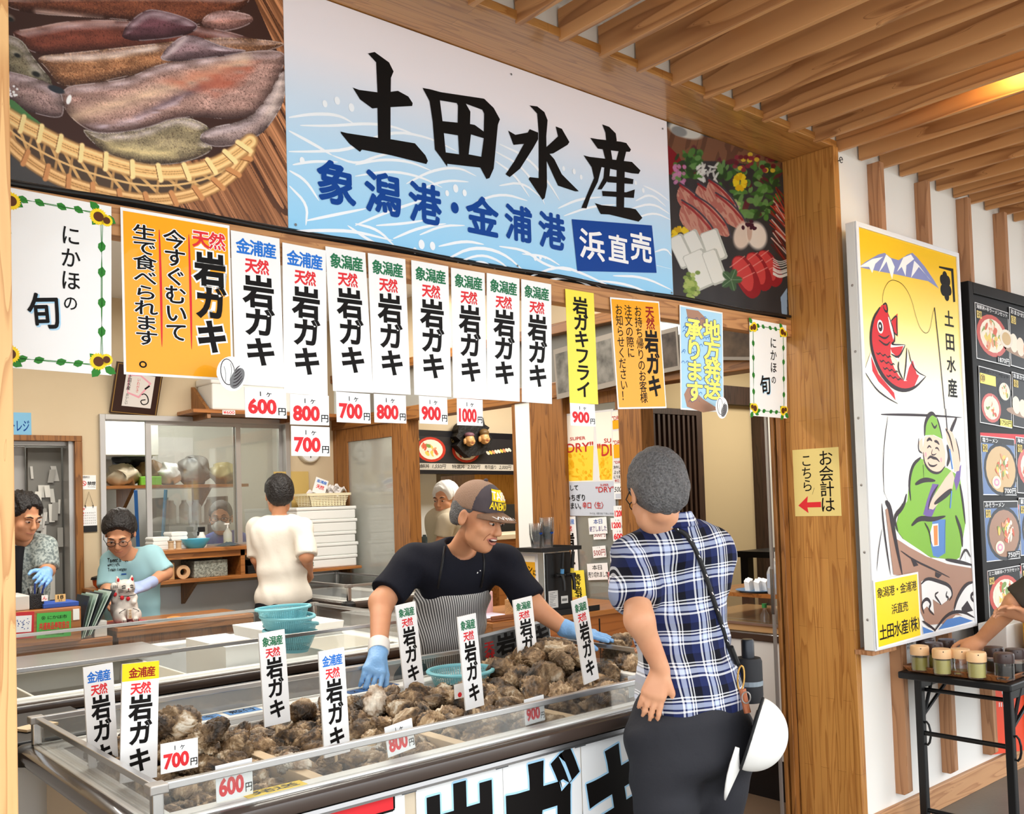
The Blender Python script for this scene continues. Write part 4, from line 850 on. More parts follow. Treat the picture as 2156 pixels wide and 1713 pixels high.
# --- glass-guarded display cases
m_case = mat('case_white', (232, 232, 230), .4); m_inner = mat('case_liner', (226, 228, 228), .45, var=(5, .35, (204, 206, 206)))
m_bump = mat('brown_bumper', (66, 54, 48), .25, coat=.4); m_trimc = mat('case_trim', (150, 148, 148), .25, metal=.85)
GLS = glass_mat()
def case(x0, x1, y0, y1, zr, zs, label, side=(206, 190, 166), z0=.12, depth=.28, nm='display_case', bump=True, fs=.095):  # default side colour: reflected beige put into a white body
 """x0..x1, y0..y1 are the glass planes, zr top of the rail, zs the sill"""
 t = thing(nm, ((x0+x1)/2, (y0+y1)/2, 0), label, 'display case')
 b = MB(); a = .02
 for q in ((x0+a, x1-a, y0+a, y0+fs-.005), (x0+a, x1-a, y1-.09, y1-a), (x0+a, x0+fs-.005, y0+fs-.005, y1-.09), (x1-.09, x1-a, y0+fs-.005, y1-.09)): b.box(*q, z0, zs-.012)
 b.box(x0+a, x1-a, y0+a, y1-a, z0, zs-depth)
 build('body', b, mat('case_side_%d' % side[0], side, .45), t)
 build('base', MB().box(x0+.08, x1-.08, y0+.08, y1-.08, 0, z0), m_blackp, t)
 w = MB()
 for q in ((x0+fs-.005, x1-.09, y0+fs-.005, y0+fs-.001), (x0+fs-.005, x1-.09, y1-.094, y1-.09), (x0+fs-.005, x0+fs-.001, y0+fs-.005, y1-.09), (x1-.094, x1-.09, y0+fs-.005, y1-.09)): w.box(*q, zs-depth, zs-.012)
 build('liner', w, m_inner, t)
 s = MB(); o = .012
 for q in ((x0-o, x1+o, y0-o, y0+fs), (x0-o, x1+o, y1-.095, y1+o), (x0-o, x0+fs, y0+fs, y1-.095), (x1-.095, x1+o, y0+fs, y1-.095)): s.box(*q, zs-.012, zs)
 build('sill', s, m_white, t, bevel=.003)
 if bump:
  prof = [(0, -.004), (.018, -.004), (.032, -.012), (.036, -.03), (.03, -.044), (.012, -.05), (.0, -.052)]
  def ring(prof, nm, m, sm):
   g = MB(); n = len(prof)
   for (d, z) in prof:
    for X, Y in ((x0-.012-d, y0-.012-d), (x1+.012+d, y0-.012-d), (x1+.012+d, y1+.012+d), (x0-.012-d, y1+.012+d)): g.v.append((X, Y, zs+z))
   for i in range(n-1):
    for j in range(4): g.f.append((i*4+j, i*4+(j+1) % 4, (i+1)*4+(j+1) % 4, (i+1)*4+j)); g.m.append(0)
   return build(nm, g, m, t, smooth=sm)
  ring(prof, 'bumper', m_bump, True)
  ring([(-.02, -.052), (.012, -.054), (.014, -.064), (.004, -.066), (.004, -.074), (-.02, -.078)], 'trim_rail', m_trimc, False)
  for X in (x0-.012, x1+.012):
   for Y in (y0-.012, y1+.012):
    build('corner_cap', MB().lathe([(.0, .001), (.03, -.001), (.045, -.012), (.048, -.03), (.046, -.052), (.03, -.056), (0, -.056)], (X, Y, zs), 20), m_blackp, t, smooth=True)
 g = .004
 for nm2, q in (('glass_panel', (x0, x1, y0, y0+g)), ('glass_panel', (x0, x1, y1-g, y1)), ('glass_panel', (x0, x0+g, y0+g, y1-g)), ('glass_panel', (x1-g, x1, y0+g, y1-g))):
  build(nm2, MB().box(*q, zs, zr-.012), GLS, t)
 for q in ((x0+.02, x1-.02, y0-.007, y0+.011), (x0+.02, x1-.02, y1-.011, y1+.007), (x0-.007, x0+.011, y0+.02, y1-.02), (x1-.011, x1+.007, y0+.02, y1-.02)):
  build('guard_rail', MB().box(*q, zr-.016, zr), m_alu, t, bevel=.002)
 for X in (x0, x1):
  for Y in (y0, y1):
   p = build('corner_post', MB().box(X-.012, X+.012, Y-.012, Y+.012, zs, zr-.014), m_chrome, t, bevel=.004, seg=3)
   build('post_cap', MB().box(X-.02, X+.02, Y-.02, Y+.02, zr-.018, zr+.002), m_alud, p, bevel=.003)
 return t
CX0, CX1, CY0, CY1, ZR, ZS = .742, 2.705, 2.05, 2.985, .921, .842
c1 = case(CX0, CX1, CY0, CY1, ZR, ZS, 'front chilled display case with low glass guard, full of oysters', fs=.045)
c2 = case(-.3, 2.775, 3.93, 5.06, .925, .80, 'second display case with low glass guard behind the aisle, mostly empty', side=(222, 222, 220))
c3 = case(3.07, 3.62, 5.16, 6.25, 1.0, .90, 'rear display case with low glass guard by the back corner', side=(222, 222, 221))
wb = MB()
for x in np.arange(CX0+.12, CX1-.1, .028): wb.bar((x, CY1-.104, .60), (x, CY1-.104, .815), .004, .004, up=(0, 1, 0))
for z in (.66, .74, .815): wb.bar((CX0+.11, CY1-.106, z), (CX1-.11, CY1-.106, z), .005, .005)
tag(build('wire_basket', wb, m_white), 'white wire grid along the back inside of the front display case', 'wire basket')
# --- oysters
def heap(x, y):
 g = lambda cx, cy, sx, sy: math.exp(-((x-cx)/sx)**2-((y-cy)/sy)**2)
 return .775+.135*g(.98, 2.56, .17, .2)+.06*g(1.72, 2.62, .3, .2)+.14*g(2.45, 2.68, .24, .2)+.035*g(2.1, 2.45, .3, .25)
m_shell = bpy.data.materials.new('oyster_shell'); m_shell.use_nodes = True
def _shell(m):
 nt = m.node_tree; L = nt.links.new; b = nt.nodes['Principled BSDF']; b.inputs['Roughness'].default_value = .62; b.inputs['Specular IOR Level'].default_value = .5
 tc = nt.nodes.new('ShaderNodeTexCoord'); oi = nt.nodes.new('ShaderNodeObjectInfo'); ad = nt.nodes.new('ShaderNodeVectorMath'); ad.operation = 'MULTIPLY_ADD'
 ad.inputs[1].default_value = (1, 1, 1); cb = nt.nodes.new('ShaderNodeCombineXYZ'); mu = nt.nodes.new('ShaderNodeMath'); mu.operation = 'MULTIPLY'; mu.inputs[1].default_value = 9.
 L(oi.outputs['Random'], mu.inputs[0])
 for k in range(3): L(mu.outputs[0], cb.inputs[k])
 L(tc.outputs['Object'], ad.inputs[0]); L(cb.outputs[0], ad.inputs[2])
 n = nt.nodes.new('ShaderNodeTexNoise'); n.inputs['Scale'].default_value = 15; n.inputs['Detail'].default_value = 5; n.inputs['Roughness'].default_value = .62; n.inputs['Distortion'].default_value = .8
 L(ad.outputs[0], n.inputs['Vector'])
 r = nt.nodes.new('ShaderNodeValToRGB'); e = r.color_ramp.elements; e[0].position = .36; e[0].color = rgb(38, 30, 23); e[1].position = .70; e[1].color = rgb(236, 226, 206)
 for p_, c in ((.44, (84, 65, 46)), (.52, (128, 102, 72)), (.60, (176, 150, 116))): k = e.new(p_); k.color = rgb(*c)
 L(n.outputs['Fac'], r.inputs['Fac']); hs = nt.nodes.new('ShaderNodeHueSaturation'); mr = nt.nodes.new('ShaderNodeMapRange'); mr.inputs['To Min'].default_value = .7; mr.inputs['To Max'].default_value = 1.3
 L(oi.outputs['Random'], mr.inputs['Value']); L(mr.outputs[0], hs.inputs['Value']); L(r.outputs['Color'], hs.inputs['Color']); L(hs.outputs['Color'], b.inputs['Base Color'])
 n2 = nt.nodes.new('ShaderNodeTexNoise'); n2.inputs['Scale'].default_value = 90; n2.inputs['Detail'].default_value = 5; L(ad.outputs[0], n2.inputs['Vector'])
 bp = nt.nodes.new('ShaderNodeBump'); bp.inputs['Strength'].default_value = .45; bp.inputs['Distance'].default_value = .004; L(n2.outputs['Fac'], bp.inputs['Height']); L(bp.outputs['Normal'], b.inputs['Normal'])
_shell(m_shell)
m_pale = mat('pale_oyster_shell', (238, 230, 214), .6, var=(22, .3, (150, 120, 92)), bump=(80, .6))
def n3(P, s, seed):
 r = np.random.RandomState(seed); k = r.randn(10, 3)*s; ph = r.rand(10)*6.28
 return np.sin(P@k.T+ph).mean(1)*1.6
def oyster_mesh(seed):
 bm = bmesh.new(); bmesh.ops.create_icosphere(bm, subdivisions=5, radius=1)
 P = np.array([v.co for v in bm.verts]); r = np.random.RandomState(seed)
 th = np.arctan2(P[:, 1], P[:, 0]); x, y, z = P.T
 out = 1+.16*np.sin(th*2+r.rand()*6)+.12*np.sin(th*3+r.rand()*6)
 Q = np.stack([x*.058*out*(1+.1*x), y*.040*out*(1-.32*x), z*.023], 1)
 Q[:, 2] += .008*np.cos(x*2.2+r.rand())-.004*y*y
 d = np.hypot(x*1.0-.8, y*.75)+.2*n3(P, 3.2, seed+1)+.09*n3(P, 9, seed+7); terr = (d*6.5) % 1.0
 amp = .011*np.clip(1.2-.5*abs(z), .3, 1)*(.7+.5*n3(P, 2.5, seed+8))
 nrm = P*np.array([.6, .8, 1.6]); nrm /= np.linalg.norm(nrm, axis=1, keepdims=True)
 rid = 1-np.abs(n3(P, 5.5, seed+2)); rid2 = 1-np.abs(n3(P, 12, seed+3))
 Q += nrm*(amp*(np.minimum(terr*1.15, 1)**1.6*(terr < .93)+(1-terr)/.07*(terr >= .93)-.4)+.007*(rid-.6)+.0022*(rid2-.6)+.0006*n3(P, 22, seed+4))[:, None]
 for v, q in zip(bm.verts, Q): v.co = q
 me = bpy.data.meshes.new('rock_oyster'); bm.to_mesh(me); bm.free(); me.materials.append(m_shell)
 me.polygons.foreach_set('use_smooth', [True]*len(me.polygons)); return me
OM = [oyster_mesh(100+9*i) for i in range(7)]
pm = OM[2].copy(); pm.materials.clear(); pm.materials.append(m_pale)
RO = np.random.RandomState(21); placed = []
sect = [(CX0+.06, 1.165, 'rock oyster with craggy brown shell, in the left heap behind the 700 and 600 cards', 'oysters in the left section', .90),
  (1.20, 1.615, 'rock oyster with craggy brown shell, in the second section around the crushed ice', 'oysters in the second section', .92),
  (1.65, 2.045, 'brown rock oyster in the middle section, under the pointing glove and the single colander', 'oysters in the third section', 1.05),
  (2.08, CX1-.10, 'large dark rock oyster in the tall heap at the right end of the case', 'oysters in the right section', 1.32)]
gaps = [(1.46, 2.43, .09), (1.26, 2.2, .07)]
def put_oyster(x, y, z, s, me=None, rot=None, lab='', grp=''):
 o = bpy.data.objects.new('rock_oyster', me or OM[RO.randint(7)]); COL.objects.link(o); o.location = (x, y, z); o.scale = (s*(.85+.3*RO.rand()), s*(.9+.3*RO.rand()), s*(.95+.4*RO.rand()))
 o.rotation_euler = rot or (RO.randn()*.4, RO.randn()*.4, RO.rand()*6.28); return tag(o, lab, 'oyster', grp)
for x0, x1, lab, grp, s in sect:
 pts = []
 for _ in range(2600):
  x, y = RO.uniform(x0+.02, x1-.02), RO.uniform(CY0+.085, CY1-.14)
  if any((x-a)**2+(y-b)**2 < c*c for a, b, c in gaps): continue
  if all((x-a)**2+(y-b)**2 < 0 or math.hypot(x-a, (y-b)) > .062*s for a, b in pts): pts.append((x, y))
 for x, y in pts:
  h = heap(x, y)+RO.randn()*.008
  k = s*(.8+.28*RO.rand())
  put_oyster(x, y, max(h, .775), k, lab=lab, grp=grp)
for (q, y, s) in (((380, 1520), 2.52, 1.25), ((345, 1535), 2.5, .95), ((785, 1492), 2.72, 1.05), ((700, 1500), 2.6, 1.0), ((640, 1500), 2.74, 1.), ((430, 1560), 2.4, .9), ((850, 1495), 2.7, 1.1), ((930, 1480), 2.6, 1.15), ((1300, 1370), 2.62, 1.5), ((1330, 1400), 2.5, 1.4)):
 p3_ = aty(*q, y); o = put_oyster(*p3_, s, rot=(RO.randn()*.5, RO.randn()*.5-.5, RO.rand()*6), lab='', grp='')
 w_ = q[0]; i = 0 if p3_[0] < 1.17 else 1 if p3_[0] < 1.63 else 2 if p3_[0] < 2.06 else 3
 o['label'] = sect[i][2]; o['group'] = sect[i][3]
q = aty(790, 1480, 2.66); o = put_oyster(*q, 1.05, pm, (1.2, .5, .4), 'oyster with a pale whitish shell standing on the heap, below the pointing glove', ''); pass
q = aty(462, 1612, 2.2); o = put_oyster(q[0]+.23, 2.28, .83, .8, pm, (.5, .3, 2.), 'small oyster with a pale shell near the ice, right of the 600 card', ''); pass
def bed(name, m, zoff, x0, x1, seed):
 nx, ny = 120, 60; g = MB(); xs_ = np.linspace(x0, x1, nx); ys_ = np.linspace(CY0+.046, CY1-.11, ny); r = np.random.RandomState(seed)
 for y in ys_:
  for x in xs_: g.v.append((x, y, heap(x, y)-zoff+.014*math.sin(x*70+2*math.sin(y*50))*math.sin(y*64)+r.rand()*.01))
 for j in range(ny-1):
  for i in range(nx-1): a = j*nx+i; g.f.append((a, a+1, a+nx+1, a+nx)); g.m.append(0)
 return build(name, g, m, smooth='all')
b_ = bed('oyster_bed', mat('shell_bed', (58, 46, 36), .8, var=(40, .4, (110, 92, 70))), .035, CX0+.046, CX1-.095, 2)
tag(stuff(b_), 'jumbled oyster shells lying under the top layer in the front case', 'oyster shells')
ice = MB(); m_ice = mat('crushed_ice', (236, 234, 228), .12, alpha=.55)
for a, b, c in gaps:
 for _ in range(70):
  r_ = c*math.sqrt(RO.rand()); t = RO.rand()*6.28; s = .008+.012*RO.rand(); R_ = Matrix.Rotation(RO.rand()*3, 3, Vector(RO.randn(3)))
  ice.obox((a+r_*math.cos(t), b+r_*math.sin(t), heap(a, b)-.018+.022*RO.rand()), *[np.array(R_.col[k])*s for k in range(3)])
tag(stuff(build('crushed_ice', ice, m_ice)), 'heap of clear crushed ice showing between the oysters', 'ice')
m_lath = mat('pale_lath_wood', (232, 208, 172), .6, var=(9, .5, (214, 186, 148)))
for k, (x, lab) in enumerate(((1.18, 'pale wooden divider between the 600 and 800 cards'), (1.63, 'pale wooden divider right of the 800 card'), (2.062, 'pale wooden divider right of the 900 card'))):
 tag(build('divider_board', MB().box(x-.018, x+.018, CY0+.05, CY1-.12, .62, .822), m_lath, bevel=.002), lab, 'divider', 'wooden dividers in the front case')
tag(build('divider_board', MB().box(1.20, 1.61, 2.415, 2.44, .7, .80), m_lath, bevel=.002), 'pale wooden divider lying across the second section beside the ice', 'divider', 'wooden dividers in the front case')
# --- name boards on sticks
def stick_sign(c, y, top, colr, lab, ybase=None):
 f = flat_plane(c, y, pap_white, .006)
 t = thing('stick_sign', (f.O+f.U*f.w/2+f.V*f.h)-f.V*0, lab, 'sign', 'oyster name boards on sticks')
 v0 = 0.
 if ybase:
  f.rect(0, 0, f.w, .15*f.h, prt_yellow); f.L = 2; f.row(top, .18*f.w, .9*f.w, .085*f.h, .085*f.h, ink_dred, .03); v0 = .01
  f.row('天然', .24*f.w, .78*f.w, f.h*.22, f.h*.095, ink_red, .035)
  for c_, a, b in (('岩', .285, .49), ('ガ', .50, .70), ('キ', .73, .93)): f.ch(c_, .52*f.w, f.h*(a+b)/2, .60*f.w, f.h*(b-a)*1.0, ink_black, .036)
 else:
  f.row(top, .12*f.w, .9*f.w, .105*f.h, .1*f.h, colr, .035); f.row('天然', .22*f.w, .76*f.w, f.h*.225, f.h*.095, ink_red, .035)
  for c_, a, b in (('岩', .29, .50), ('ガ', .51, .71), ('キ', .735, .935)): f.ch(c_, .52*f.w, f.h*(a+b)/2, .60*f.w, f.h*(b-a)*1.0, ink_black, .036)
 f.done('board', t)
 p0 = f.O+f.U*f.w*.5+f.V*f.h*.3-f.N*.009; d = f.V; p1 = p0+d*((p0[2]-.70)/-d[2])
 build('stick', MB().tube([p0, p1], .0042, 8), m_lath, t, smooth=True)
for a in ((((174.9, 1406), (235, 1394), (253, 1619.6), (188.4, 1632.6)), 2.60, '金浦産', ink_blue, 'white stick sign with blue heading at the far left, behind the yellow headed one'),
  (((248.8, 1396.7), (321.5, 1394.7), (343.7, 1637), (261.7, 1642.7)), 2.36, '金浦産', ink_dred, 'white stick sign with a yellow heading band', True),
  (((542, 1333), (597, 1325.6), (614, 1517.5), (560, 1530)), 2.66, '象潟産', ink_green, 'white stick sign with green heading in front of the stacked blue colanders'),
  (((667, 1371), (723, 1363.7), (739, 1581), (687.7, 1594.8)), 2.31, '金浦産', ink_blue, 'white stick sign with blue heading left of the pointing glove'),
  (((830.8, 1274.5), (872.7, 1266.8), (894.8, 1438.8), (854, 1451)), 2.67, '象潟産', ink_green, 'white stick sign with green heading in front of the apron, left of the single colander'),
  (((960.7, 1298.5), (997, 1293), (1024.8, 1483), (984, 1493.5)), 2.35, '象潟産', ink_green, 'white stick sign with green heading standing in front of the single colander'),
  (((1078, 1262.6), (1117.6, 1256), (1138, 1410.6), (1099, 1422)), 2.69, '象潟産', ink_green, 'white stick sign with green heading on the tall heap, below the shopkeeper\'s stretched arm'),
  (((1198.7, 1265.4), (1229, 1258.8), (1268, 1426.4), (1236, 1436.6)), 2.34, '象潟産', ink_green, 'rightmost white stick sign, in front of the open gloved hand')): stick_sign(*a)
def pcard(c, y, num, lab):
 f = flat_plane(c, y, pap_white, .002); price(f, num); tag(f.done('price_card'), lab, 'price card', 'price cards in the display case')
pcard(((338, 1565), (415.6, 1553.5), (418, 1614), (339, 1629.7)), 2.24, '700', 'price card 700 leaning among the oysters beside the yellow headed sign')
pcard(((453, 1612), (529, 1596), (534.4, 1671.4), (456.7, 1688)), 2.075, '600', 'price card 600 standing behind the front glass')
pcard(((807.8, 1530), (865, 1513.9), (876.9, 1574), (818.9, 1592)), 2.10, '800', 'price card 800 standing behind the front glass')
pcard(((1103, 1472), (1143.5, 1463), (1149, 1516), (1107.6, 1525.8)), 2.10, '900', 'price card 900 standing behind the front glass')
f = flat_plane(((956, 1441), (978, 1437), (981, 1467), (958, 1471)), 2.44, pap_white); u, v = f.uv(968, 1462); f.disc(u, v, .008, ink_red); tag(f.done('price_card'), 'small white card half hidden behind a stick sign, by the colander', 'price card')
f = flat_plane(((1322, 1424), (1346, 1418), (1348, 1463), (1326, 1468)), 2.075, pap_white); tag(f.done('price_card'), 'white card behind the glass at the plaid shirt', 'price card')
def sill_label(p0, p1, wid, m, text, lab, z=ZS, tm=None):
 p0, p1 = np.array(p0), np.array(p1); U = p1-p0; w = np.linalg.norm(U); U = U/w; f = Flat((p0[0], p0[1], z+.0012), (U[0], U[1], 0), (U[1], -U[0], 0), w, wid, m, .001)
 if f.N[2] < 0: f.N = -f.N
 f.row(text, .1*w, .9*w, wid/2, wid*.7, tm or ink_black, .01); tag(f.done('sill_label'), lab, 'label')
m_tape = mat('blue_tape', (92, 150, 214), .5); m_tape2 = mat('dark_blue_tape', (36, 84, 140), .5)
sill_label((.99, 2.965), (1.13, 2.965), .055, pap_cream, '注意', 'small beige label on the back sill above the left heap')
sill_label((1.15, 2.968), (1.27, 2.968), .06, m_tape, 'カキ', 'left blue label on the back sill, beside the beige one')
sill_label((1.29, 2.97), (1.40, 2.97), .06, m_tape, '殻付', 'blue label on the back sill, half behind a green headed stick sign')
sill_label((1.72, 2.955), (1.93, 2.97), .055, m_tape2, '2ヶ10', 'dark blue label on the back sill under the pointing finger')
sill_label((.95, 2.10), (1.10, 2.10), .042, prt_yellow, '発送', 'yellow label on the front sill under the 600 card', ZS)
YP = 2.066
def poster(x0, x1, lab, draw):
 f = Flat((x0, YP, .779), (1, 0, 0), (0, 0, -1), x1-x0, .55, pap_white, .002); draw(f); tag(f.done('case_poster'), lab, 'poster', 'big letter posters on the case front')
def edged(f, c, u0, v0, u1, v1, m, e, bold):
 for a in range(8): f.ch(c, (u0+u1)/2+.006*math.cos(a*.785), (v0+v1)/2+.006*math.sin(a*.785), u1-u0, v1-v0, e, bold, 1+.09*a)
 f.ch(c, (u0+u1)/2, (v0+v1)/2, u1-u0, v1-v0, m, bold, 2.5)
poster(.90, 1.10, 'white poster with no lettering in view, left of the red lettered one', lambda f: None)
poster(1.111, 1.377, 'white poster with a red character, on the front of the case', lambda f: edged(f, '天', .03, .006, .235, .24, ink_red, ink_black, .05))
poster(1.413, 1.703, 'white poster with the first big black character from the left', lambda f: edged(f, '岩', .02, .055, .26, .40, ink_black, prt_sky, .045))
poster(1.705, 2.006, 'white poster with the middle big black character', lambda f: edged(f, 'ガ', .0, .035, .28, .40, ink_black, prt_sky, .048))
poster(2.010, 2.330, 'white poster with the big black character beside the customer', lambda f: edged(f, 'キ', .01, .055, .31, .42, ink_black, prt_sky, .048))
for k, x in enumerate((1.39, 1.70, 2.004)): tag(build('tape_tab', MB().box(x-.022, x+.022, YP-.004, YP-.002, .755, .782), mat('grey_tape', (96, 98, 102), .4)), ['grey tape tab between the red and the first black lettered posters', 'grey tape tab left of the middle black lettered poster', 'grey tape tab right of the middle black lettered poster'][k], 'tape')
# --- colanders, dark placard
m_col = mat('teal_plastic', (126, 196, 208), .4)
def colander(c, r, h, name='colander'):
 t = thing(name, c, '', 'colander'); g = MB(); n = 72; prof = [(.0, .004), (.55*r, .0), (.70*r, .012), (.86*r, .5*h), (.95*r, .86*h), (r, .9*h)]
 g.lathe([(.0, .0), (.60*r, .0), (.70*r, .02*h), (.74*r, .16*h)], c, n)
 for k in range(13):
  z0 = .16+.055*k; r0 = (.74+.21*(k/13)**.8)*r; r1 = (.74+.21*((k+.4)/13)**.8)*r; g.lathe([(r0, z0*h), (r1, (z0+.026)*h)], c, n)
 for j in range(n):
  a = 2*math.pi*j/n; d = .018
  v = [(c[0]+(.74+.21*(s_)**.8)*r*math.cos(a+e), c[1]+(.74+.21*(s_)**.8)*r*math.sin(a+e), c[2]+(.16+.715*s_)*h) for s_ in (0, .33, .66, 1) for e in (-d, d)]
  g.add(v, [(0, 1, 3, 2), (2, 3, 5, 4), (4, 5, 7, 6)])
 g.lathe([(.935*r, .875*h), (.95*r, .88*h), (.955*r, h*.95)], c, n)
 build('bowl', g, m_col, t)
 build('rim', MB().lathe([(.94*r, .93*h), (.955*r, h), (1.04*r, h), (1.07*r, .95*h), (1.06*r, .88*h), (1.04*r, .94*h), (.96*r, .93*h)], c, n), m_col, t, smooth=True)
 return t
t = colander((2.125, 2.80, .80), .118, .085); t['label'] = 'single light blue colander lying on the oysters'
t0 = colander((2.155, 4.2, .805), .125, .1)
for k, (dz, dx, rx, ry, lab) in enumerate(((0, 0.01, .05, .06, 'lowest light blue colander of the stack on the second case'), (.03, .02, -.12, .16, 'second light blue colander from the bottom of the stack'), (.075, .0, .05, -.03, 'third light blue colander from the bottom of the stack'), (.115, -.015, -.03, .02, 'topmost light blue colander of the stack on the second case'))):
 o = t0 if k == 0 else dup(t0, (0, 0, 0)); o.location = (2.155+dx, 4.2, .735+dz+.07); o.rotation_euler = (rx, ry, .4*k); o['label'] = lab; o['group'] = 'stacked colanders'
f = flat_plane(((1006, 1332), (1152, 1308), (1170, 1420), (1021, 1445)), 2.955, m_alu, .01); w, h = f.w, f.h
f.rect(.02*w, .05*h, .99*w, h, mat('stone_print', (92, 92, 90), .35, var=(30, .5, (40, 40, 40)))); f.L = 2
f.col('天然', .12*w, .15*h, .52*h, .13*w, ink_dred, .03); f.row('岩ガキ', .23*w, .98*w, .27*h, .36*h, ink_black, .04); f.L = 3; f.row('今すぐ', .16*w, .8*w, .62*h, .22*h, ink_black, .015); f.row('生で食', .16*w, .8*w, .86*h, .22*h, ink_black, .015)
tag(f.done('placard'), 'dark stone patterned placard on the back sill, half behind the tall oyster heap', 'placard')
def tray(x0, x1, y0, y1, z, h, lab, m=None, grp=None):
 g = MB(); e = .03; t_ = .012
 o = [(x0, y0, z+h), (x1, y0, z+h), (x1, y1, z+h), (x0, y1, z+h)]; i = [(x0+t_, y0+t_, z+h), (x1-t_, y0+t_, z+h), (x1-t_, y1-t_, z+h), (x0+t_, y1-t_, z+h)]
 b = [(x0+e, y0+e, z+.01), (x1-e, y0+e, z+.01), (x1-e, y1-e, z+.01), (x0+e, y1-e, z+.01)]; u = [(x0+e-.012, y0+e-.012, z), (x1-e+.012, y0+e-.012, z), (x1-e+.012, y1-e+.012, z), (x0+e-.012, y1-e+.012, z)]
 g.v = o+i+b+u; F = []
 for k in range(4): j = (k+1) % 4; F += [(k, j, 4+j, 4+k), (4+k, 4+j, 8+j, 8+k), (k, 12+k, 12+j, j)]
 F += [(8, 9, 10, 11), (15, 14, 13, 12)]; g.f = F; g.m = [0]*len(F)
 return tag(build('tray', g, m or m_white, bevel=.004), lab, 'tray', grp)
mt = mat('off_white_tray', (224, 220, 210), .5)
tray(1.0, 1.62, 4.06, 4.9, .66, .13, 'white tray sunk in the second case, left of the foam box', mt)
tray(.2, .95, 4.06, 4.9, .66, .13, 'white tray sunk in the second case, at its left end', mt)
tray(2.3, 2.68, 4.08, 4.55, .70, .10, 'white tray with dirt behind the stacked colanders', mt)
tray(2.2, 2.68, 4.56, 4.92, .74, .13, 'white foam tray at the back right of the second case', m_white)
g = MB()
for _ in range(60): g.ell((2.36+.28*RO.rand(), 4.13+.12*RO.rand(), .713), (.012, .009, .006), None, 6, 4)
tag(stuff(build('shell_grit', g, mat('grit', (96, 86, 74), .9))), 'brown shell grit lying in the white tray', 'grit')
tag(build('foam_box', MB().box(1.78, 1.98, 4.05, 4.5, .56, .885).box(1.80, 1.96, 4.07, 4.48, .885, .886), m_white, bevel=.008), 'white foam box left of the stacked colanders', 'foam box')
tag(build('sliding_lid', MB().box(-.2, 1.75, 4.62, 5.0, .80, .826).box(-.2, 1.75, 4.60, 4.62, .802, .822, m_alud), m_white, bevel=.002), 'white sliding lid along the back of the second case', 'lid')
tag(build('wood_scrap', MB().obox((.80, 3.22, 0.846), (.05, .02, 0), (-.012, .03, 0), (0, 0, .004)), m_lath, bevel=.001), 'scrap of pale wood on the black shelf behind the front case', 'scrap')
tag(build('side_shelf', MB().box(.28, .98, 3.06, 3.50, .795, .84), m_blackp, bevel=.006), 'black shelf behind the left end of the front case', 'shelf')
tag(build('side_cabinet', MB().box(.30, .95, 3.10, 3.48, 0, .794), m_case, bevel=.004), 'white cabinet under the black shelf at the left', 'cabinet')
# --- inside the shop: back wall
BK = 6.4
m_alw = mat('window_aluminium', (190, 188, 186), .35, metal=.6); CG = GLS
fr = MB()
for q in ((1.985, 2.02, 1.215, 2.13), (3.295, 3.33, 1.215, 2.13), (2.02, 3.295, 2.095, 2.13), (2.02, 3.295, 1.20, 1.225)): fr.box(q[0], q[1], 6.375, 6.50, q[2], q[3])
w2 = struct(build('window_2', fr, m_alw, bevel=.002))
def sash(x0, x1, y, nm='window_sash'):
 b = MB().box(x0, x0+.035, y, y+.02, 1.225, 2.095).box(x1-.035, x1, y, y+.02, 1.225, 2.095).box(x0+.035, x1-.035, y, y+.02, 2.07, 2.095).box(x0+.035, x1-.035, y, y+.02, 1.225, 1.25)
 o = build(nm, b, m_alw, w2); build('pane', MB().box(x0+.03, x1-.03, y+.008, y+.012, 1.25, 2.07), glass_mat('office_glass', (.9, .92, .9), .12, .06), o)
sash(2.29, 2.96, 6.41); sash(2.92, 3.31, 6.44)
dr = MB().box(1.83, 1.875, 6.37, 6.53, 0, 1.95).box(1.36, 1.875, 6.37, 6.53, 1.95, 1.985).box(1.36, 1.405, 6.37, 6.53, 0, 1.95)
d1 = struct(build('door_1', dr, w_door, bevel=.003))
build('door_track', MB().box(1.80, 1.83, 6.40, 6.52, 0, 1.95).box(1.406, 1.80, 6.44, 6.50, 1.925, 1.949), m_alw, d1)
tag(build('grey_door', MB().box(1.60, 1.80, 6.56, 6.60, .02, 1.92).box(1.62, 1.64, 6.54, 6.56, .9, 1.1), mat('grey_door_paint', (128, 126, 120), .5), bevel=.003), 'dark grey door leaf hung with paper slips, behind the left doorway', 'door leaf')
tag(build('wall_cabinet', MB().box(1.15, 1.60, 6.62, 6.9, 1.45, 1.93).box(1.40, 1.404, 6.615, 6.62, 1.46, 1.92, m_alud), m_white, bevel=.003), 'white wall cupboard seen through the left doorway', 'cabinet')
RP = np.random.RandomState(8)
for k in range(22):
 x, z, w, h = 1.61+.17*RP.rand(), 1.22+.55*RP.rand(), .012+.025*RP.rand(), .05+.09*RP.rand()
 tag(build('paper_slip', MB().obox((x, 6.553-.0016*k, z), (w/2, 0, 0), (0, .0005, 0), (.05*h*RP.randn(), 0, h/2)), mat('slip_paper_%d' % (k % 3), [(206, 204, 198), (168, 166, 160), (226, 224, 216)][k % 3], .7)), 'narrow paper slip pinned on the grey door leaf', 'paper', 'paper slips on the grey door')
tag(build('paper_sheet', MB().box(1.63, 1.75, 6.550, 6.554, .95, 1.28), mat('slip_paper_2', (226, 224, 216))), 'large white paper sheet low on the grey door leaf', 'paper')
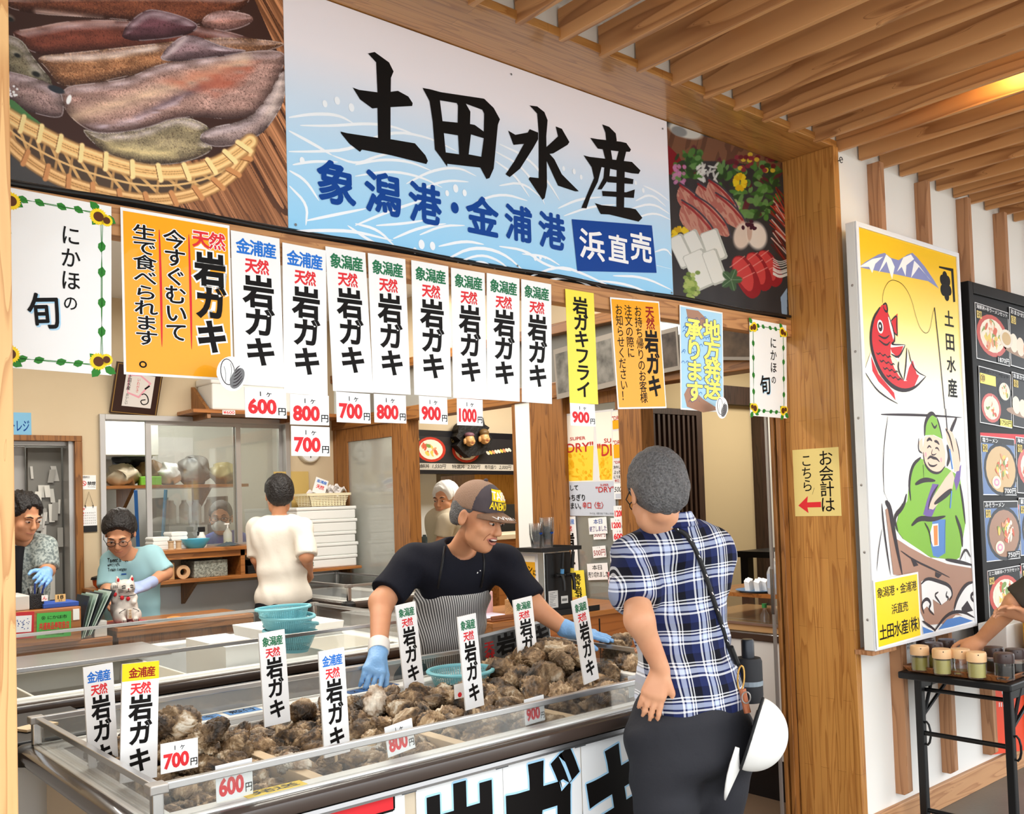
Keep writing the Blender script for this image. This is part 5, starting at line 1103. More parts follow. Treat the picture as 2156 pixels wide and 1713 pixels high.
f = flat_plane(((10, 868), (66, 868), (66, 924), (10, 924)), BK-.004, mat('sign_blue_board', (126, 186, 222), .4), .004); f.pfit('ーレジ', 18, 884, 62, 908, ink_navy, .02); tag(f.done('register_sign'), 'light blue sign with dark lettering above the left doorway', 'sign')
def tilted(c, y, dy, base, th):
 f = flat_plane(c, y, base, th); a = math.atan2(dy, f.h); f.V = np.array([f.V[0], math.sin(a), f.V[2]*math.cos(a)]); f.O = f.O-np.array([0, dy, 0]); f.N = np.cross(f.V, f.U); f.N /= np.linalg.norm(f.N)
 f.mb = MB(); c_ = f.O+f.U*f.w/2+f.V*f.h/2-f.N*th/2; f.mb.obox(c_, f.U*f.w/2, f.V*f.h/2, f.N*th/2, base); return f
f = tilted(((239, 768), (337, 776), (326, 879), (227.6, 875.5)), 6.385, .10, mat('dark_frame', (52, 30, 24), .3), .02); w, h = f.w, f.h
t = thing('picture_frame', f.O+f.V*h, 'dark framed calligraphy picture leaning forward above the inner window', 'picture'); f.rect(.02*w, .02*h, .98*w, .98*h, mat('gilt_edge', (150, 116, 60), .35)); f.L = 2; f.rect(.04*w, .035*h, .96*w, .965*h, MATS['dark_frame']); f.done('frame', t)
g = Flat(f.P(.22*w, .2*h, 4), f.U, f.V, .62*w, .64*h, mat('shikishi_paper', (232, 226, 222), .5), .001); w2_, h2_ = g.w, g.h; g.L = 1
g.poly([(.08*w2_, .02*h2_), (.5*w2_, .0), (.9*w2_, .22*h2_), (.55*w2_, .72*h2_), (.12*w2_, .6*h2_)], mat('pink_print', (240, 170, 186), .5)); g.L = 2
g.poly([(.12*w2_, .06*h2_), (.48*w2_, .04*h2_), (.82*w2_, .24*h2_), (.52*w2_, .65*h2_), (.15*w2_, .56*h2_)], MATS['shikishi_paper']); g.L = 3
g.col('土田水産', .14*w2_, .03*h2_, .5*h2_, .13*w2_, ink_black, .02); g.col('いわがき', .45*w2_, .1*h2_, .55*h2_, .1*w2_, ink_red); g.col('おいしい', .14*w2_, .6*h2_, .95*h2_, .1*w2_, ink_black)
g.stroke([(.62*w2_, .6*h2_), (.72*w2_, .55*h2_), (.86*w2_, .66*h2_), (.9*w2_, .85*h2_), (.7*w2_, .92*h2_), (.6*w2_, .78*h2_), (.78*w2_, .74*h2_)], .035*w2_, ink_black); g.stroke([(.7*w2_, .42*h2_), (.85*w2_, .3*h2_)], .06*w2_, ink_black); g.done('calligraphy', t)
f = flat_plane(((169, 1000), (202, 1000), (202, 1030), (169, 1030)), BK-.002, pap_white, .002); w, h = f.w, f.h; f.disc(.22*w, .58*h, .17*w, ink_red); f.L = 2; f.disc(.22*w, .58*h, .125*w, pap_white); f.L = 3; f.stroke([(.1*w, .46*h), (.34*w, .7*h)], .05*w, ink_red); f.row('禁煙', .45*w, .98*w, .58*h, .26*h, ink_black, .02); f.row('全館終日', .05*w, .6*w, .14*h, .16*h, ink_black); f.fit('No smoking', .48*w, .78*h, .95*w, .86*h, ink_black)
tag(f.done('no_smoking_notice'), 'small white no smoking notice on the wall right of the doorway', 'notice')
f = flat_plane(((172, 1066), (203, 1066), (205, 1105), (173, 1107)), BK-.006, pap_white, .006); w, h = f.w, f.h; t = thing('wall_calendar', f.O+f.V*h, 'small wall calendar hanging on a string below the no smoking notice', 'calendar')
f.fit('8', .08*w, .05*h, .2*w, .18*h, ink_red, .02)
for r_ in range(5):
 for c_ in range(7): f.fit(str(min(r_*7+c_+1, 31)), (.08+.125*c_)*w, (.3+.135*r_)*h, (.155+.125*c_)*w, (.36+.135*r_)*h, ink_red if c_ == 0 else ink_black)
f.done('page', t); q = f.P(0, h, 0); b = f.P(w, h, 0)
build('backing', MB().box(q[0], b[0], 6.392, 6.398, q[2]-.04, q[2]), m_blackp, t); c_ = f.P(w/2, -.095, 0); build('string', MB().tube([f.P(.2*w, 0, 0), c_, f.P(.8*w, 0, 0)], .0012, 5), m_black, t)
for k in (.25, .75): build('ring', MB().tube([f.P(k*w, .0, 1)+np.array([0, -.004*math.cos(a), .008*math.sin(a)]) for a in np.linspace(0, 6.3, 10)], .002, 5), m_black, t)
t = thing('bracket_shelf', (3.0, 6.28, 2.1), 'wooden wall shelf on brackets above the inner window', 'shelf'); build('board', MB().box(2.50, 3.69, 6.12, 6.40, 2.135, 2.16), w_count, t, bevel=.002)
for x in (2.60, 3.25): build('bracket', MB().prism([(6.40, 2.335), (6.385, 2.335), (6.14, 2.16), (6.13, 2.10), (6.385, 2.10), (6.40, 2.10)], x, x+.025, axes=(1, 2, 0)), w_door, t, bevel=.002)
tag(build('foam_box', MB().box(2.64, 3.32, 6.14, 6.39, 2.16, 2.34).box(2.63, 3.33, 6.13, 6.395, 2.335, 2.385), m_white, bevel=.012), 'large white foam box on the high wall shelf', 'foam box')
f = Flat((2.70, 6.117, 2.157), (1, 0, 0), (0, 0, -1), .09, .03, pap_white, .002); f.fit('¥600', .005, .004, .085, .026, ink_red, .03); tag(f.done('shelf_label'), 'small white label with red figures on the high shelf edge', 'label')
t = thing('wall_clock', aty(652, 948, 6.39), 'round wall clock half hidden behind the 700 card', 'clock'); c = aty(652, 948, 6.375); build('case', MB().lathe([(0, .01), (.088, .01), (.095, 0), (.095, -.02), (0, -.02)], (0, 0, 0), 30).xf(lambda q: np.array([c[0]+q[0], c[1]-q[2], c[2]+q[1]])), mat('clock_rim', (206, 196, 176), .4), t, smooth=True)
build('face', MB().lathe([(0, .012), (.08, .012)], (0, 0, 0), 30).xf(lambda q: np.array([c[0]+q[0], c[1]-q[2], c[2]+q[1]])), pap_white, t); build('hand', MB().box(c[0]-.003, c[0]+.003, c[1]-.016, c[1]-.013, c[2]-.055, c[2]).box(c[0], c[0]+.04, c[1]-.016, c[1]-.013, c[2]-.003, c[2]+.003), m_blackp, t)
t = thing('wall_counter', (2.75, 6.25, .9), 'wooden counter with open compartments under the inner window', 'counter')
build('top', MB().box(2.235, 3.40, 6.08, 6.375, 1.215, 1.24), w_count, t, bevel=.002); build('shelf', MB().box(2.235, 3.16, 6.10, 6.39, 1.02, 1.045), w_count, t, bevel=.002)
build('divider', MB().box(2.80, 2.83, 6.10, 6.39, 1.045, 1.215), w_count, t); build('divider', MB().box(2.235, 2.26, 6.10, 6.39, 1.045, 1.215), w_count, t); build('apron', MB().box(2.235, 3.16, 6.10, 6.112, 1.175, 1.215), w_count, t)
build('bracket', MB().prism([(6.39, 1.02), (6.14, 1.02), (6.385, .86), (6.39, .86)], 2.50, 2.525, axes=(1, 2, 0)), w_door, t)
t = thing('corner_shelf', (2.1, 6.3, 1.0), 'small wooden wall shelf left of the inner window', 'shelf'); build('board', MB().box(1.86, 2.14, 6.18, 6.39, 1.0, 1.02), w_count, t); build('bracket', MB().prism([(6.39, 1.0), (6.22, 1.0), (6.39, .88)], 2.0, 2.02, axes=(1, 2, 0)), w_count, t)
t = thing('lidded_pot', (1.97, 6.27, 1.02), 'orange pot with a black lid on the small wall shelf', 'pot'); build('pot', MB().lathe([(0, 0), (.05, 0), (.07, .02), (.075, .055), (0, .055)], (1.97, 6.27, 1.02), 24), mat('pot_orange', (214, 98, 40), .4), t, smooth=True); build('lid', MB().lathe([(.085, .055), (.08, .07), (.02, .085), (.015, .1), (0, .1)], (1.97, 6.27, 1.02), 24), m_blackp, t, smooth=True)
def boxo(name, x0, x1, y0, y1, z0, z1, m, lab, cat, grp=None, bv=.004): return tag(build(name, MB().box(x0, x1, y0, y1, z0, z1), m, bevel=bv), lab, cat, grp)
for k, (x, n) in enumerate(((2.30, 3), (2.42, 4))):
 for i in range(n):
  z = 1.24+.028*i; g = MB().prism([(x-.05, z), (x+.05, z), (x+.056, z+.013), (x+.056, z+.016), (x+.05, z+.027), (x-.05, z+.027), (x-.056, z+.016), (x-.056, z+.013)], 6.19, 6.33)
  tag(build('foam_container', g, m_white, bevel=.003), 'white foam food container in the two stacks on the wall counter', 'food container', 'stacked foam containers')
for k, x in enumerate((2.335, 2.385)): tag(build('twine_spool', MB().lathe([(0, 0), (.021, 0), (.021, .004), (.017, .008), (.017, .048), (.021, .052), (.021, .056), (0, .056)], (x, 6.12, 1.24), 18), mat('spool_tan', (196, 164, 128), .7), smooth=True), ['left twine spool on the wall counter', 'right twine spool on the wall counter, beside the blue bowl'][k], 'spool')
tag(build('bowl', MB().lathe([(0, 0), (.05, 0), (.06, .01), (.088, .05), (.092, .062), (.086, .062), (.055, .015), (0, .012)], (2.515, 6.16, 1.24), 30), mat('bowl_blue', (92, 186, 216), .35), smooth=True), 'light blue bowl on the wall counter below the window', 'bowl')
t = thing('pump_bottle', (2.80, 6.3, 1.24), 'clear pump bottle on the wall counter in front of the masked man', 'bottle'); build('bottle', MB().lathe([(0, 0), (.028, 0), (.03, .01), (.03, .085), (.012, .11), (.012, .118), (0, .118)], (2.80, 6.3, 1.24), 18), mat('clear_plastic', (222, 226, 216), .15, alpha=.45), t, smooth=True)
build('liquid', MB().lathe([(0, .004), (.026, .004), (.026, .05), (0, .05)], (2.80, 6.3, 1.24), 18), mat('pale_liquid', (206, 214, 170), .3, alpha=.7), t); build('pump', MB().tube([(2.80, 6.3, 1.358), (2.80, 6.3, 1.385)], .005, 8).box(2.775, 2.81, 6.292, 6.308, 1.383, 1.393), m_white, t)
t = thing('spray_bottle', (2.62, 6.32, 1.24), 'white spray bottle with black trigger on the wall counter', 'bottle'); build('bottle', MB().lathe([(0, 0), (.035, 0), (.036, .05), (.015, .1), (0, .1)], (2.62, 6.32, 1.24), 18), m_white, t, smooth=True); build('trigger', MB().box(2.60, 2.645, 6.31, 6.33, 1.34, 1.375).box(2.595, 2.605, 6.31, 6.33, 1.30, 1.345), m_blackp, t, bevel=.003)
g = MB(); n = 12
for j in range(7):
 for i in range(n): g.v.append((2.68+.15*i/(n-1), 6.10+.15*j/6, 1.243+.03*math.sin(math.pi*i/(n-1))*(.6+.4*math.sin(j*1.3+i))*(.3+.7*math.sin(math.pi*j/6))))
for j in range(6):
 for i in range(n-1): a = j*n+i; g.f.append((a, a+1, a+n+1, a+n)); g.m.append(0)
o = build('cloth', g, mat('grey_cloth', (70, 80, 86), .9), smooth='all'); tag(o, 'crumpled dark grey cloth on the wall counter', 'cloth')
boxo('cardboard_box', 2.27, 2.36, 6.13, 6.36, 1.045, 1.155, mat('cardboard', (186, 140, 92), .8), 'small brown cardboard box in the left compartment', 'box')
t = build('tape_roll', MB().lathe([(.022, -.025), (.045, -.025), (.045, .025), (.022, .025), (.022, -.025)], (0, 0, 0), 24).xf(lambda q: np.array([2.42+q[0], 6.16+q[2], 1.09+q[1]])), mat('packing_tape', (206, 164, 122), .4), smooth=True); tag(t, 'roll of brown packing tape in the left compartment', 'tape')
boxo('woven_basket', 2.49, 2.72, 6.13, 6.36, 1.045, 1.155, mat('woven_grey', (170, 172, 160), .8, var=(60, .2, (120, 122, 112)), bump=(120, .8)), 'grey woven basket in the left compartment', 'basket')
tag(build('plastic_tray', MB().box(2.86, 3.14, 6.12, 6.36, 1.045, 1.06).box(2.86, 3.14, 6.12, 6.13, 1.06, 1.10).box(2.86, 2.87, 6.13, 6.36, 1.06, 1.10).box(2.90, 3.10, 6.15, 6.34, 1.06, 1.13), m_blackp, bevel=.003), 'black tray in the right compartment', 'tray')
boxo('stack_table', 3.12, 3.685, 6.0, 6.39, 1.03, 1.05, w_count, 'wooden shelf board under the foam box stack', 'shelf')
boxo('stack_cabinet', 3.14, 3.68, 6.325, 6.39, .4, 1.03, m_white, 'white cabinet under the foam box stack', 'cabinet')
zz = [1.05, 1.135, 1.225, 1.305, 1.395, 1.485]
ordn = ['lowest', 'second lowest', 'middle', 'second highest', 'topmost']
for k in range(5):
 z0, z1 = zz[k], zz[k+1]; d = [.0, .01, -.005, .006, .0][k]
 t = thing('foam_box', (3.43, 6.2, z0), '%s white foam box of the corner stack behind the man in the white shirt' % ordn[k], 'foam box', 'corner stack of foam boxes')
 build('box', MB().box(3.19+d, 3.66+d, 6.03, 6.37, z0+.0005, z1-.024), m_white, t, bevel=.008); build('lid', MB().box(3.185+d, 3.667+d, 6.025, 6.375, z1-.024, z1-.0005), m_white, t, bevel=.006)
 if k in (0, 1): f = Flat((3.21, 6.0285, z1-.03), (1, 0, 0), (0, 0, -1), .1, .04, m_white, .0006); f.row(['鮑', '砂川産'][k], .0, .1, .02, .034, mat('ink_teal', (60, 120, 110), .6), .01); f.done('writing', t)
boxo('board_sheet', 3.20, 3.48, 6.385, 6.395, 1.487, 1.75, mat('yellow_board', (206, 176, 104), .7), 'yellow board standing against the wall behind the basket', 'board', bv=.001)
t = thing('plastic_basket', (3.47, 6.2, 1.487), 'cream plastic basket on top of the foam box stack', 'basket'); g = MB()
for k in range(7):
 e = .14+.004*k; z = 1.49+.012*k; x0, x1, y0, y1 = 3.48-e, 3.48+e, 6.20-e*.7, 6.20+e*.7
 for q in ((x0, x1, y0, y0+.004), (x0, x1, y1-.004, y1), (x0, x0+.004, y0, y1), (x1-.004, x1, y0, y1)): g.box(*q, z, z+.007)
for i in range(12):
 x = 3.345+.0245*i
 for y in (6.098, 6.298): g.bar((x, y, 1.489), (x, y, 1.57), .006, .005, up=(0, 1, 0))
build('wall', g, mat('cream_plastic', (236, 224, 190), .45), t); build('rim', MB().box(3.30, 3.66, 6.085, 6.10, 1.565, 1.582).box(3.30, 3.66, 6.30, 6.315, 1.565, 1.582).box(3.30, 3.315, 6.10, 6.30, 1.565, 1.582).box(3.645, 3.66, 6.10, 6.30, 1.565, 1.582), MATS['cream_plastic'], t)
f = flat_plane(((666, 1004), (692, 1012), (683, 1045), (657, 1034)), 6.11, pap_white, .001); f.row('金浦産', .12*f.w, .92*f.w, .2*f.h, .2*f.h, ink_blue, .03); f.row('天然', .2*f.w, .8*f.w, .55*f.h, .26*f.h, ink_red, .03); tag(f.done('spare_slip'), 'spare oyster slip with blue heading lying in the cream basket', 'slip')
RB = np.random.RandomState(5)
for k, (x, z) in enumerate(((3.45, 1.585), (3.53, 1.60), (3.60, 1.585))):
 g = MB(); n = 10
 for j in range(n):
  for i in range(n): g.v.append((x-.07+.14*i/(n-1), 6.14+.10*j/(n-1)+.01*RB.randn()*.5, z+.035*math.sin(i*.9+k)*math.sin(j*.7+1)+.02*k*j/(n-1)))
 for j in range(n-1):
  for i in range(n-1): a = j*n+i; g.f.append((a, a+1, a+n+1, a+n)); g.m.append(0)
 tag(build('paper_bag', g, mat('bag_white', (234, 228, 226), .5), smooth='all'), ['crumpled white paper bag in the cream basket, next to the spare slip', 'crumpled white paper bag standing highest in the cream basket', 'crumpled white paper bag at the right end of the cream basket'][k], 'bag')
# --- kitchen behind the window
boxo('wall_cupboard', 2.25, 2.86, 7.72, 8.38, 1.94, 2.5, m_white, 'white cupboard hanging in the kitchen behind the inner window', 'cabinet')
for k, (x0, x1) in enumerate(((2.90, 3.08), (3.10, 3.42))): boxo('wall_paper', x0, x1, 8.392, 8.398, 1.86, 2.14, pap_white, ['left paper sheet on the kitchen back wall', 'right paper sheet on the kitchen back wall'][k], 'paper', bv=0)
t = thing('kitchen_shelf', (2.95, 7.9, 1.6), 'wooden shelf on brackets in the kitchen, loaded with bags', 'shelf'); build('board', MB().box(2.42, 3.62, 7.7, 8.15, 1.675, 1.70), w_count, t)
for x in (2.66, 3.3): build('bracket', MB().prism([(8.15, 1.675), (7.78, 1.675), (8.15, 1.42)], x, x+.03, axes=(1, 2, 0)), w_door, t)
for k, (x, y, z, a, b, c, col_, lab) in enumerate(((2.62, 7.85, 1.78, .13, .12, .09, (176, 164, 140), 'lumpy plastic bag on the left end of the kitchen shelf'), (2.85, 7.9, 1.80, .12, .1, .10, (120, 92, 60), 'brown bag in the middle of the kitchen shelf'),
  (2.98, 7.85, 1.79, .10, .1, .09, (214, 214, 214), 'white plastic bag on the kitchen shelf'), (3.22, 7.9, 1.82, .14, .1, .12, (112, 112, 110), 'grey bag on the kitchen shelf'), (3.48, 7.9, 1.79, .12, .1, .09, (150, 140, 96), 'olive bag at the right end of the kitchen shelf'), (2.75, 8.0, 1.93, .16, .1, .08, (44, 44, 48), 'black bag piled on top of the kitchen shelf'))):
 g = MB().ell((x, y, z), (a, b, c), None, 24, 16); g.v = [tuple(np.array(q)+.018*np.array([math.sin(q[2]*60+q[0]*40), math.sin(q[0]*70), math.sin(q[0]*50+q[1]*60)])) for q in g.v]
 tag(build('bag', g, mat('bag_%d' % k, col_, .4), smooth='all'), lab, 'bag')
boxo('tissue_carton', 2.72, 2.88, 7.72, 7.82, 1.70, 1.77, mat('green_carton', (120, 190, 60), .5), 'bright green carton on the kitchen shelf', 'box')
t = thing('kitchen_rack', (3.2, 8.1, .9), 'white shelf rack with bottles low in the kitchen', 'rack'); build('frame', MB().box(2.98, 3.0, 7.9, 8.3, .9, 1.6).box(3.5, 3.52, 7.9, 8.3, .9, 1.6).box(2.98, 3.52, 7.9, 8.3, 1.36, 1.375).box(2.98, 3.52, 7.9, 8.3, 1.15, 1.165), mat('rack_grey', (176, 176, 172), .5), t)
for k in range(4): tag(build('kitchen_bottle', MB().lathe([(0, 0), (.04, 0), (.04, .15), (.02, .18), (.02, .2), (0, .2)], (3.06+.11*k, 8.0, 1.375), 16), m_white, smooth=True), 'white bottle on the kitchen rack', 'bottle', 'bottles on the kitchen rack')
for k, (x, m) in enumerate(((2.70, mat('broom_blue', (44, 104, 176), .4)), (2.86, mat('broom_teal', (60, 130, 170), .4)))): tag(build('broom_handle', MB().tube([(x, 7.75, .9), (x-.04+.08*k, 7.69, 1.66)], .014, 10), m, smooth=True), ['thick blue broom handle leaning in the kitchen', 'thin teal broom handle leaning in the kitchen'][k], 'broom')
struct(build('window_3', MB().box(2.30, 2.52, 8.36, 8.395, 1.0, 1.62), mat('daylight_pane', (226, 236, 240), .4, emit=1.0)))
struct(build('trim_12', MB().box(2.40, 2.42, 8.34, 8.36, 1.0, 1.62).box(2.27, 2.30, 8.34, 8.4, .97, 1.65).box(2.52, 2.55, 8.34, 8.4, .97, 1.65), m_alw))
t = thing('work_table', (3, 7.4, 0), 'steel work table in the kitchen', 'table'); build('top', MB().box(2.05, 3.9, 7.2, 7.65, .85, .90), m_alud, t); build('cabinet', MB().box(2.1, 3.85, 7.25, 7.6, 0, .85), mat('steel_grey', (150, 152, 152), .4, metal=.4), t)
for k, x in enumerate((2.2, 2.45, 3.35)): tag(build('bag', MB().ell((x, 7.42, .99), (.13, .12, .09), None, 20, 12).xf(lambda q: q+.012*np.array([math.sin(q[2]*70), math.sin(q[0]*60), 0])), mat('bag_2', (214, 214, 214)), smooth='all'), ['white bag at the left end of the kitchen work table', 'white bag second from the left on the kitchen work table', 'white bag at the right of the kitchen work table'][k], 'bag')
# --- cashier corner, left
def planks(name, x0, x1, y0, y1, z1, lab):
 t = thing(name, ((x0+x1)/2, y0, 0), lab, 'counter'); build('body', MB().box(x0+.01, x1-.01, y0+.01, y1, 0, z1-.02), wood('plank_front_wood', (150, 94, 46), (116, 70, 32), 'Z', 1.3, .45, (3.0, .06, 'z')), t); build('top', MB().box(x0, x1, y0-.01, y1+.01, z1-.022, z1), w_count, t, bevel=.003)
 build('trim', MB().box(x0, x1, y0-.004, y0+.01, z1-.05, z1-.022), w_count, t)
planks('wood_counter', .3, 1.665, 5.2, 5.5, .846, 'left wooden plank fronted counter behind the second case')
planks('wood_counter', 1.69, 2.455, 5.2, 5.6, .885, 'wooden plank fronted counter carrying the cat figure')
CZ = .846
t = thing('cash_desk_box', (1.2, 5.3, CZ), 'wooden box with red and green stickers on the left counter', 'box'); build('box', MB().box(.85, 1.50, 5.16, 5.45, CZ, 1.02), w_count, t, bevel=.003)
build('cap', MB().box(1.46, 1.49, 5.153, 5.16, .955, 1.01), m_white, t)
f = flat_plane(((18, 1289), (71.6, 1287), (71.6, 1343), (18, 1345)), 5.157, mat('sticker_red', (196, 36, 44), .4), .001); w, h = f.w, f.h; f.rect(.14*w, .14*h, .90*w, .76*h, pap_white); f.L = 2
for k in range(26): u, v = (.22+.6*RP.rand())*w, (.22+.46*RP.rand())*h; f.rect(u, v, u+.04*w, v+.03*h, ink_navy)
f.row('取扱加盟店', .2*w, .85*w, .87*h, .1*h, pap_white); f.mb.flat = True; tag(f.done('sticker'), 'red sticker with a white emblem field on the wooden box', 'sticker')
f = flat_plane(((77, 1291), (149.5, 1286), (149.5, 1339), (77.5, 1343)), 5.157, mat('sticker_green', (74, 178, 76), .4), .001); w, h = f.w, f.h; f.row('にかほ市', .3*w, .88*w, .2*h, .15*h, ink_black, .012); f.disc(.19*w, .2*h, .055*w, ink_black); f.L = 2; f.disc(.19*w, .2*h, .04*w, MATS['sticker_green']); f.L = 3; f.disc(.19*w, .2*h, .02*w, ink_black)
f.fit('共通商品券取扱店', .07*w, .38*h, .95*w, .68*h, ink_red, .03); f.L = 1; f.row('にかほ市商工会', .25*w, .8*w, .86*h, .11*h, ink_black, .01); tag(f.done('sticker'), 'green sticker with red lettering on the wooden box', 'sticker')
t = thing('cash_register', (1.15, 5.3, 1.02), 'white cash register on the wooden box at the left edge', 'cash register'); build('body', MB().box(.95, 1.275, 5.22, 5.44, 1.0205, 1.095), mat('register_grey', (206, 204, 198), .5), t, bevel=.006); build('display', MB().obox((1.14, 5.30, 1.17), (.075, .01, 0), (-.004, .03, 0), (0, .012, .075)), m_white, t, bevel=.008)
f = Flat((1.10, 5.245, 1.16), (1, 0, 0), (0, .1, -.995), .075, .09, pap_white, .002); f.rect(.0, .0, .075, .016, ink_red); f.row('ご利用', .01, .065, .03, .012, ink_black); f.done('card', t)
t = thing('pen_holder', (1.31, 5.28, 1.02), 'black mesh pen holder with pens on the wooden box', 'pen holder'); build('cup', MB().box(1.275, 1.345, 5.23, 5.31, 1.0205, 1.095), mat('black_mesh', (24, 24, 28), .6, bump=(160, 1.0)), t, bevel=.004)
for k in range(6): build('pen', MB().tube([(1.29+.009*k, 5.26+.01*(k % 2), 1.06), (1.275+.016*k, 5.25, 1.125+.012*(k % 3))], .004, 8), [m_blackp, m_chrome, mat('pen_blue', (40, 60, 140))][k % 3], t)
tag(build('blue_book', MB().obox((1.42, 5.30, 1.032), (.085, 0, .0), (0, .09, 0), (0, 0, .011)), mat('book_blue', (40, 80, 170), .5), bevel=.002), 'blue file lying on the wooden box', 'book')
f = Flat((1.395, 5.225, 1.085), (1, 0, 0), (0, 0, -1), .05, .038, mat('tag_tan', (226, 186, 120), .5), .004); f.fit('18', .012, .004, .04, .024, ink_black, .02); f.row('日', .015, .035, .031, .01, ink_black); tag(f.done('number_tag'), 'small tan number tag on the blue file', 'tag')
f = Flat((1.31+.02, 5.22, 1.088), (1, 0, 0), (0, 0, -1), .03, .03, pap_white, .002); f.fit('ん', .004, .006, .026, .024, ink_red, .02); tag(f.done('small_card'), 'little white card behind the pen holder', 'card')
for k in range(7):
 x = 1.50+.012*k; m = mat('folder_%d' % (k % 3), [(44, 50, 56), (150, 176, 160), (196, 214, 204)][k % 3] if k else (44, 50, 56), .3)
 tag(build('folder', MB().obox((x+.03+.004*k, 5.30, .957+.003*k), (.0025, 0, -.0006), (0, .1, 0), (.024+.006*k, 0, .108)), m, bevel=.001), ['dark plastic folder leaning against the wooden box', 'pale green plastic folder leaning in the file row by the wooden box', 'clear plastic folder leaning in the file row by the wooden box'][0 if k == 0 else k % 2+1], 'folder', 'leaning folders on the left counter' if k else None)
boxo('card_box', 1.58, 1.645, 5.215, 5.27, CZ+.0005, .93, mat('box_white', (216, 214, 208), .5), 'small white box between the folders and the cat figure', 'box')
tag(build('red_plate', MB().lathe([(0, 0), (.09, 0), (.115, .012), (.11, .014), (0, .006)], (1.775, 5.33, .885), 30), mat('plate_red', (190, 30, 44), .35), smooth=True), 'red plate under the cat figure', 'plate')
tag(build('sponge', MB().ell((2.02, 5.27, .897), (.045, .03, .012), None, 20, 10), mat('sponge_orange', (222, 136, 62), .8, bump=(200, .6)), smooth=True), 'orange scrubbing sponge on the wooden counter', 'sponge')
def cat():
 m = mat('cat_white', (212, 204, 196), .55, var=(28, .25, (190, 182, 174))); c0 = np.array([1.775, 5.33, .899]); t = thing('cat_figure', c0, 'white beckoning cat figure on the red plate, by the cashier counter', 'figurine')
 g = SDF(c0+(-.12, -.11, -.01), c0+(.12, .11, .27), .0035)
 g.ell(c0+(0, .01, .07), (.072, .065, .075)); g.ell(c0+(0, .005, .13), (.056, .05, .05), .03); g.ell(c0+(0, -.01, .185), (.052, .046, .045), .012)
 for s_ in (-1, 1): g.cone(c0+(s_*.034, -.005, .212), c0+(s_*.04, -.002, .248), .017, .004, .008); g.ell(c0+(s_*.045, -.035, .035), (.03, .04, .04), .012); g.cone(c0+(s_*.03, -.06, .02), c0+(s_*.03, -.078, .012), .017, .014, .01)
 g.cone(c0+(.045, -.02, .13), c0+(.03, -.055, .105), .018, .014, .012); g.cone(c0+(-.058, -.01, .125), c0+(-.068, -.03, .19), .017, .015, .01); g.ell(c0+(-.066, -.036, .20), (.018, .016, .02), .008)
 g.ell(c0+(0, -.052, .176), (.018, .012, .012), .01); g.done('body', m, t)
 K = M_('cat_paint_black', (30, 24, 24), .5); Rd = M_('cat_paint_red', (186, 44, 50), .5); Y = M_('cat_paint_gold', (176, 130, 50), .5)
 def mark(pts, r, m_, nm): build(nm, MB().tube([c0+np.array(p) for p in pts], r, 6), m_, t, smooth=True)
 for s_ in (-1, 1):
  mark([(s_*.012, -.056, .197), (s_*.02, -.054, .2), (s_*.03, -.049, .196)], .0022, K, 'eye'); mark([(s_*.012, -.057, .187), (s_*.03, -.051, .187)], .0025, K, 'eye')
  for k in range(3): mark([(s_*.024, -.055, .178-.006*k), (s_*.044, -.036, .18-.009*k)], .0012, K, 'whisker')
  build('ear_inside', MB().ell(c0+(s_*.037, -.016, .228), (.007, .006, .012), None, 10, 8), Rd, t, smooth=True); mark([(s_*.02, -.071, .075), (s_*.05, -.07, .06), (s_*.06, -.052, .02)], .0018, K, 'leg_line')
  for k in range(3): mark([(s_*(.022+.008*k), -.09, .02), (s_*(.022+.008*k), -.094, .008)], .0015, K, 'claw')
 mark([(0, -.066, .178), (0, -.064, .168)], .0016, K, 'mouth'); mark([(-.012, -.06, .163), (0, -.0635, .167), (.012, -.06, .163)], .0014, K, 'mouth'); build('nose', MB().ell(c0+(0, -.0655, .181), (.004, .002, .003)), Rd, t)
 for p in ((-.03, -.05, .135), (.0, -.056, .128), (-.062, -.036, .155)): build('bell', MB().ell(c0+p, (.011, .008, .012), None, 12, 8), Rd, t, smooth=True)
 mark([(-.045, -.042, .145), (0, -.06, .142), (.045, -.042, .145)], .0022, K, 'collar'); build('coin', MB().box(c0[0]-.012, c0[0]+.012, c0[1]-.083, c0[1]-.062, c0[2]+.02, c0[2]+.075), M_('cat_white_panel', (208, 198, 186), .5), t, bevel=.004)
 f = Flat(c0+(-.010, -.0835, .072), (1, 0, 0), (0, 0, -1), .02, .05, 'x', .0002); f.mb = MB(); f.col('千万両', .01, 0, .05, .016, Y, .02); f.mb.flat = True; build('lettering', f.mb, None, t)
 for k in range(3): mark([(-.072+.009*k, -.052, .205), (-.072+.009*k, -.052, .19)], .0015, K, 'claw')
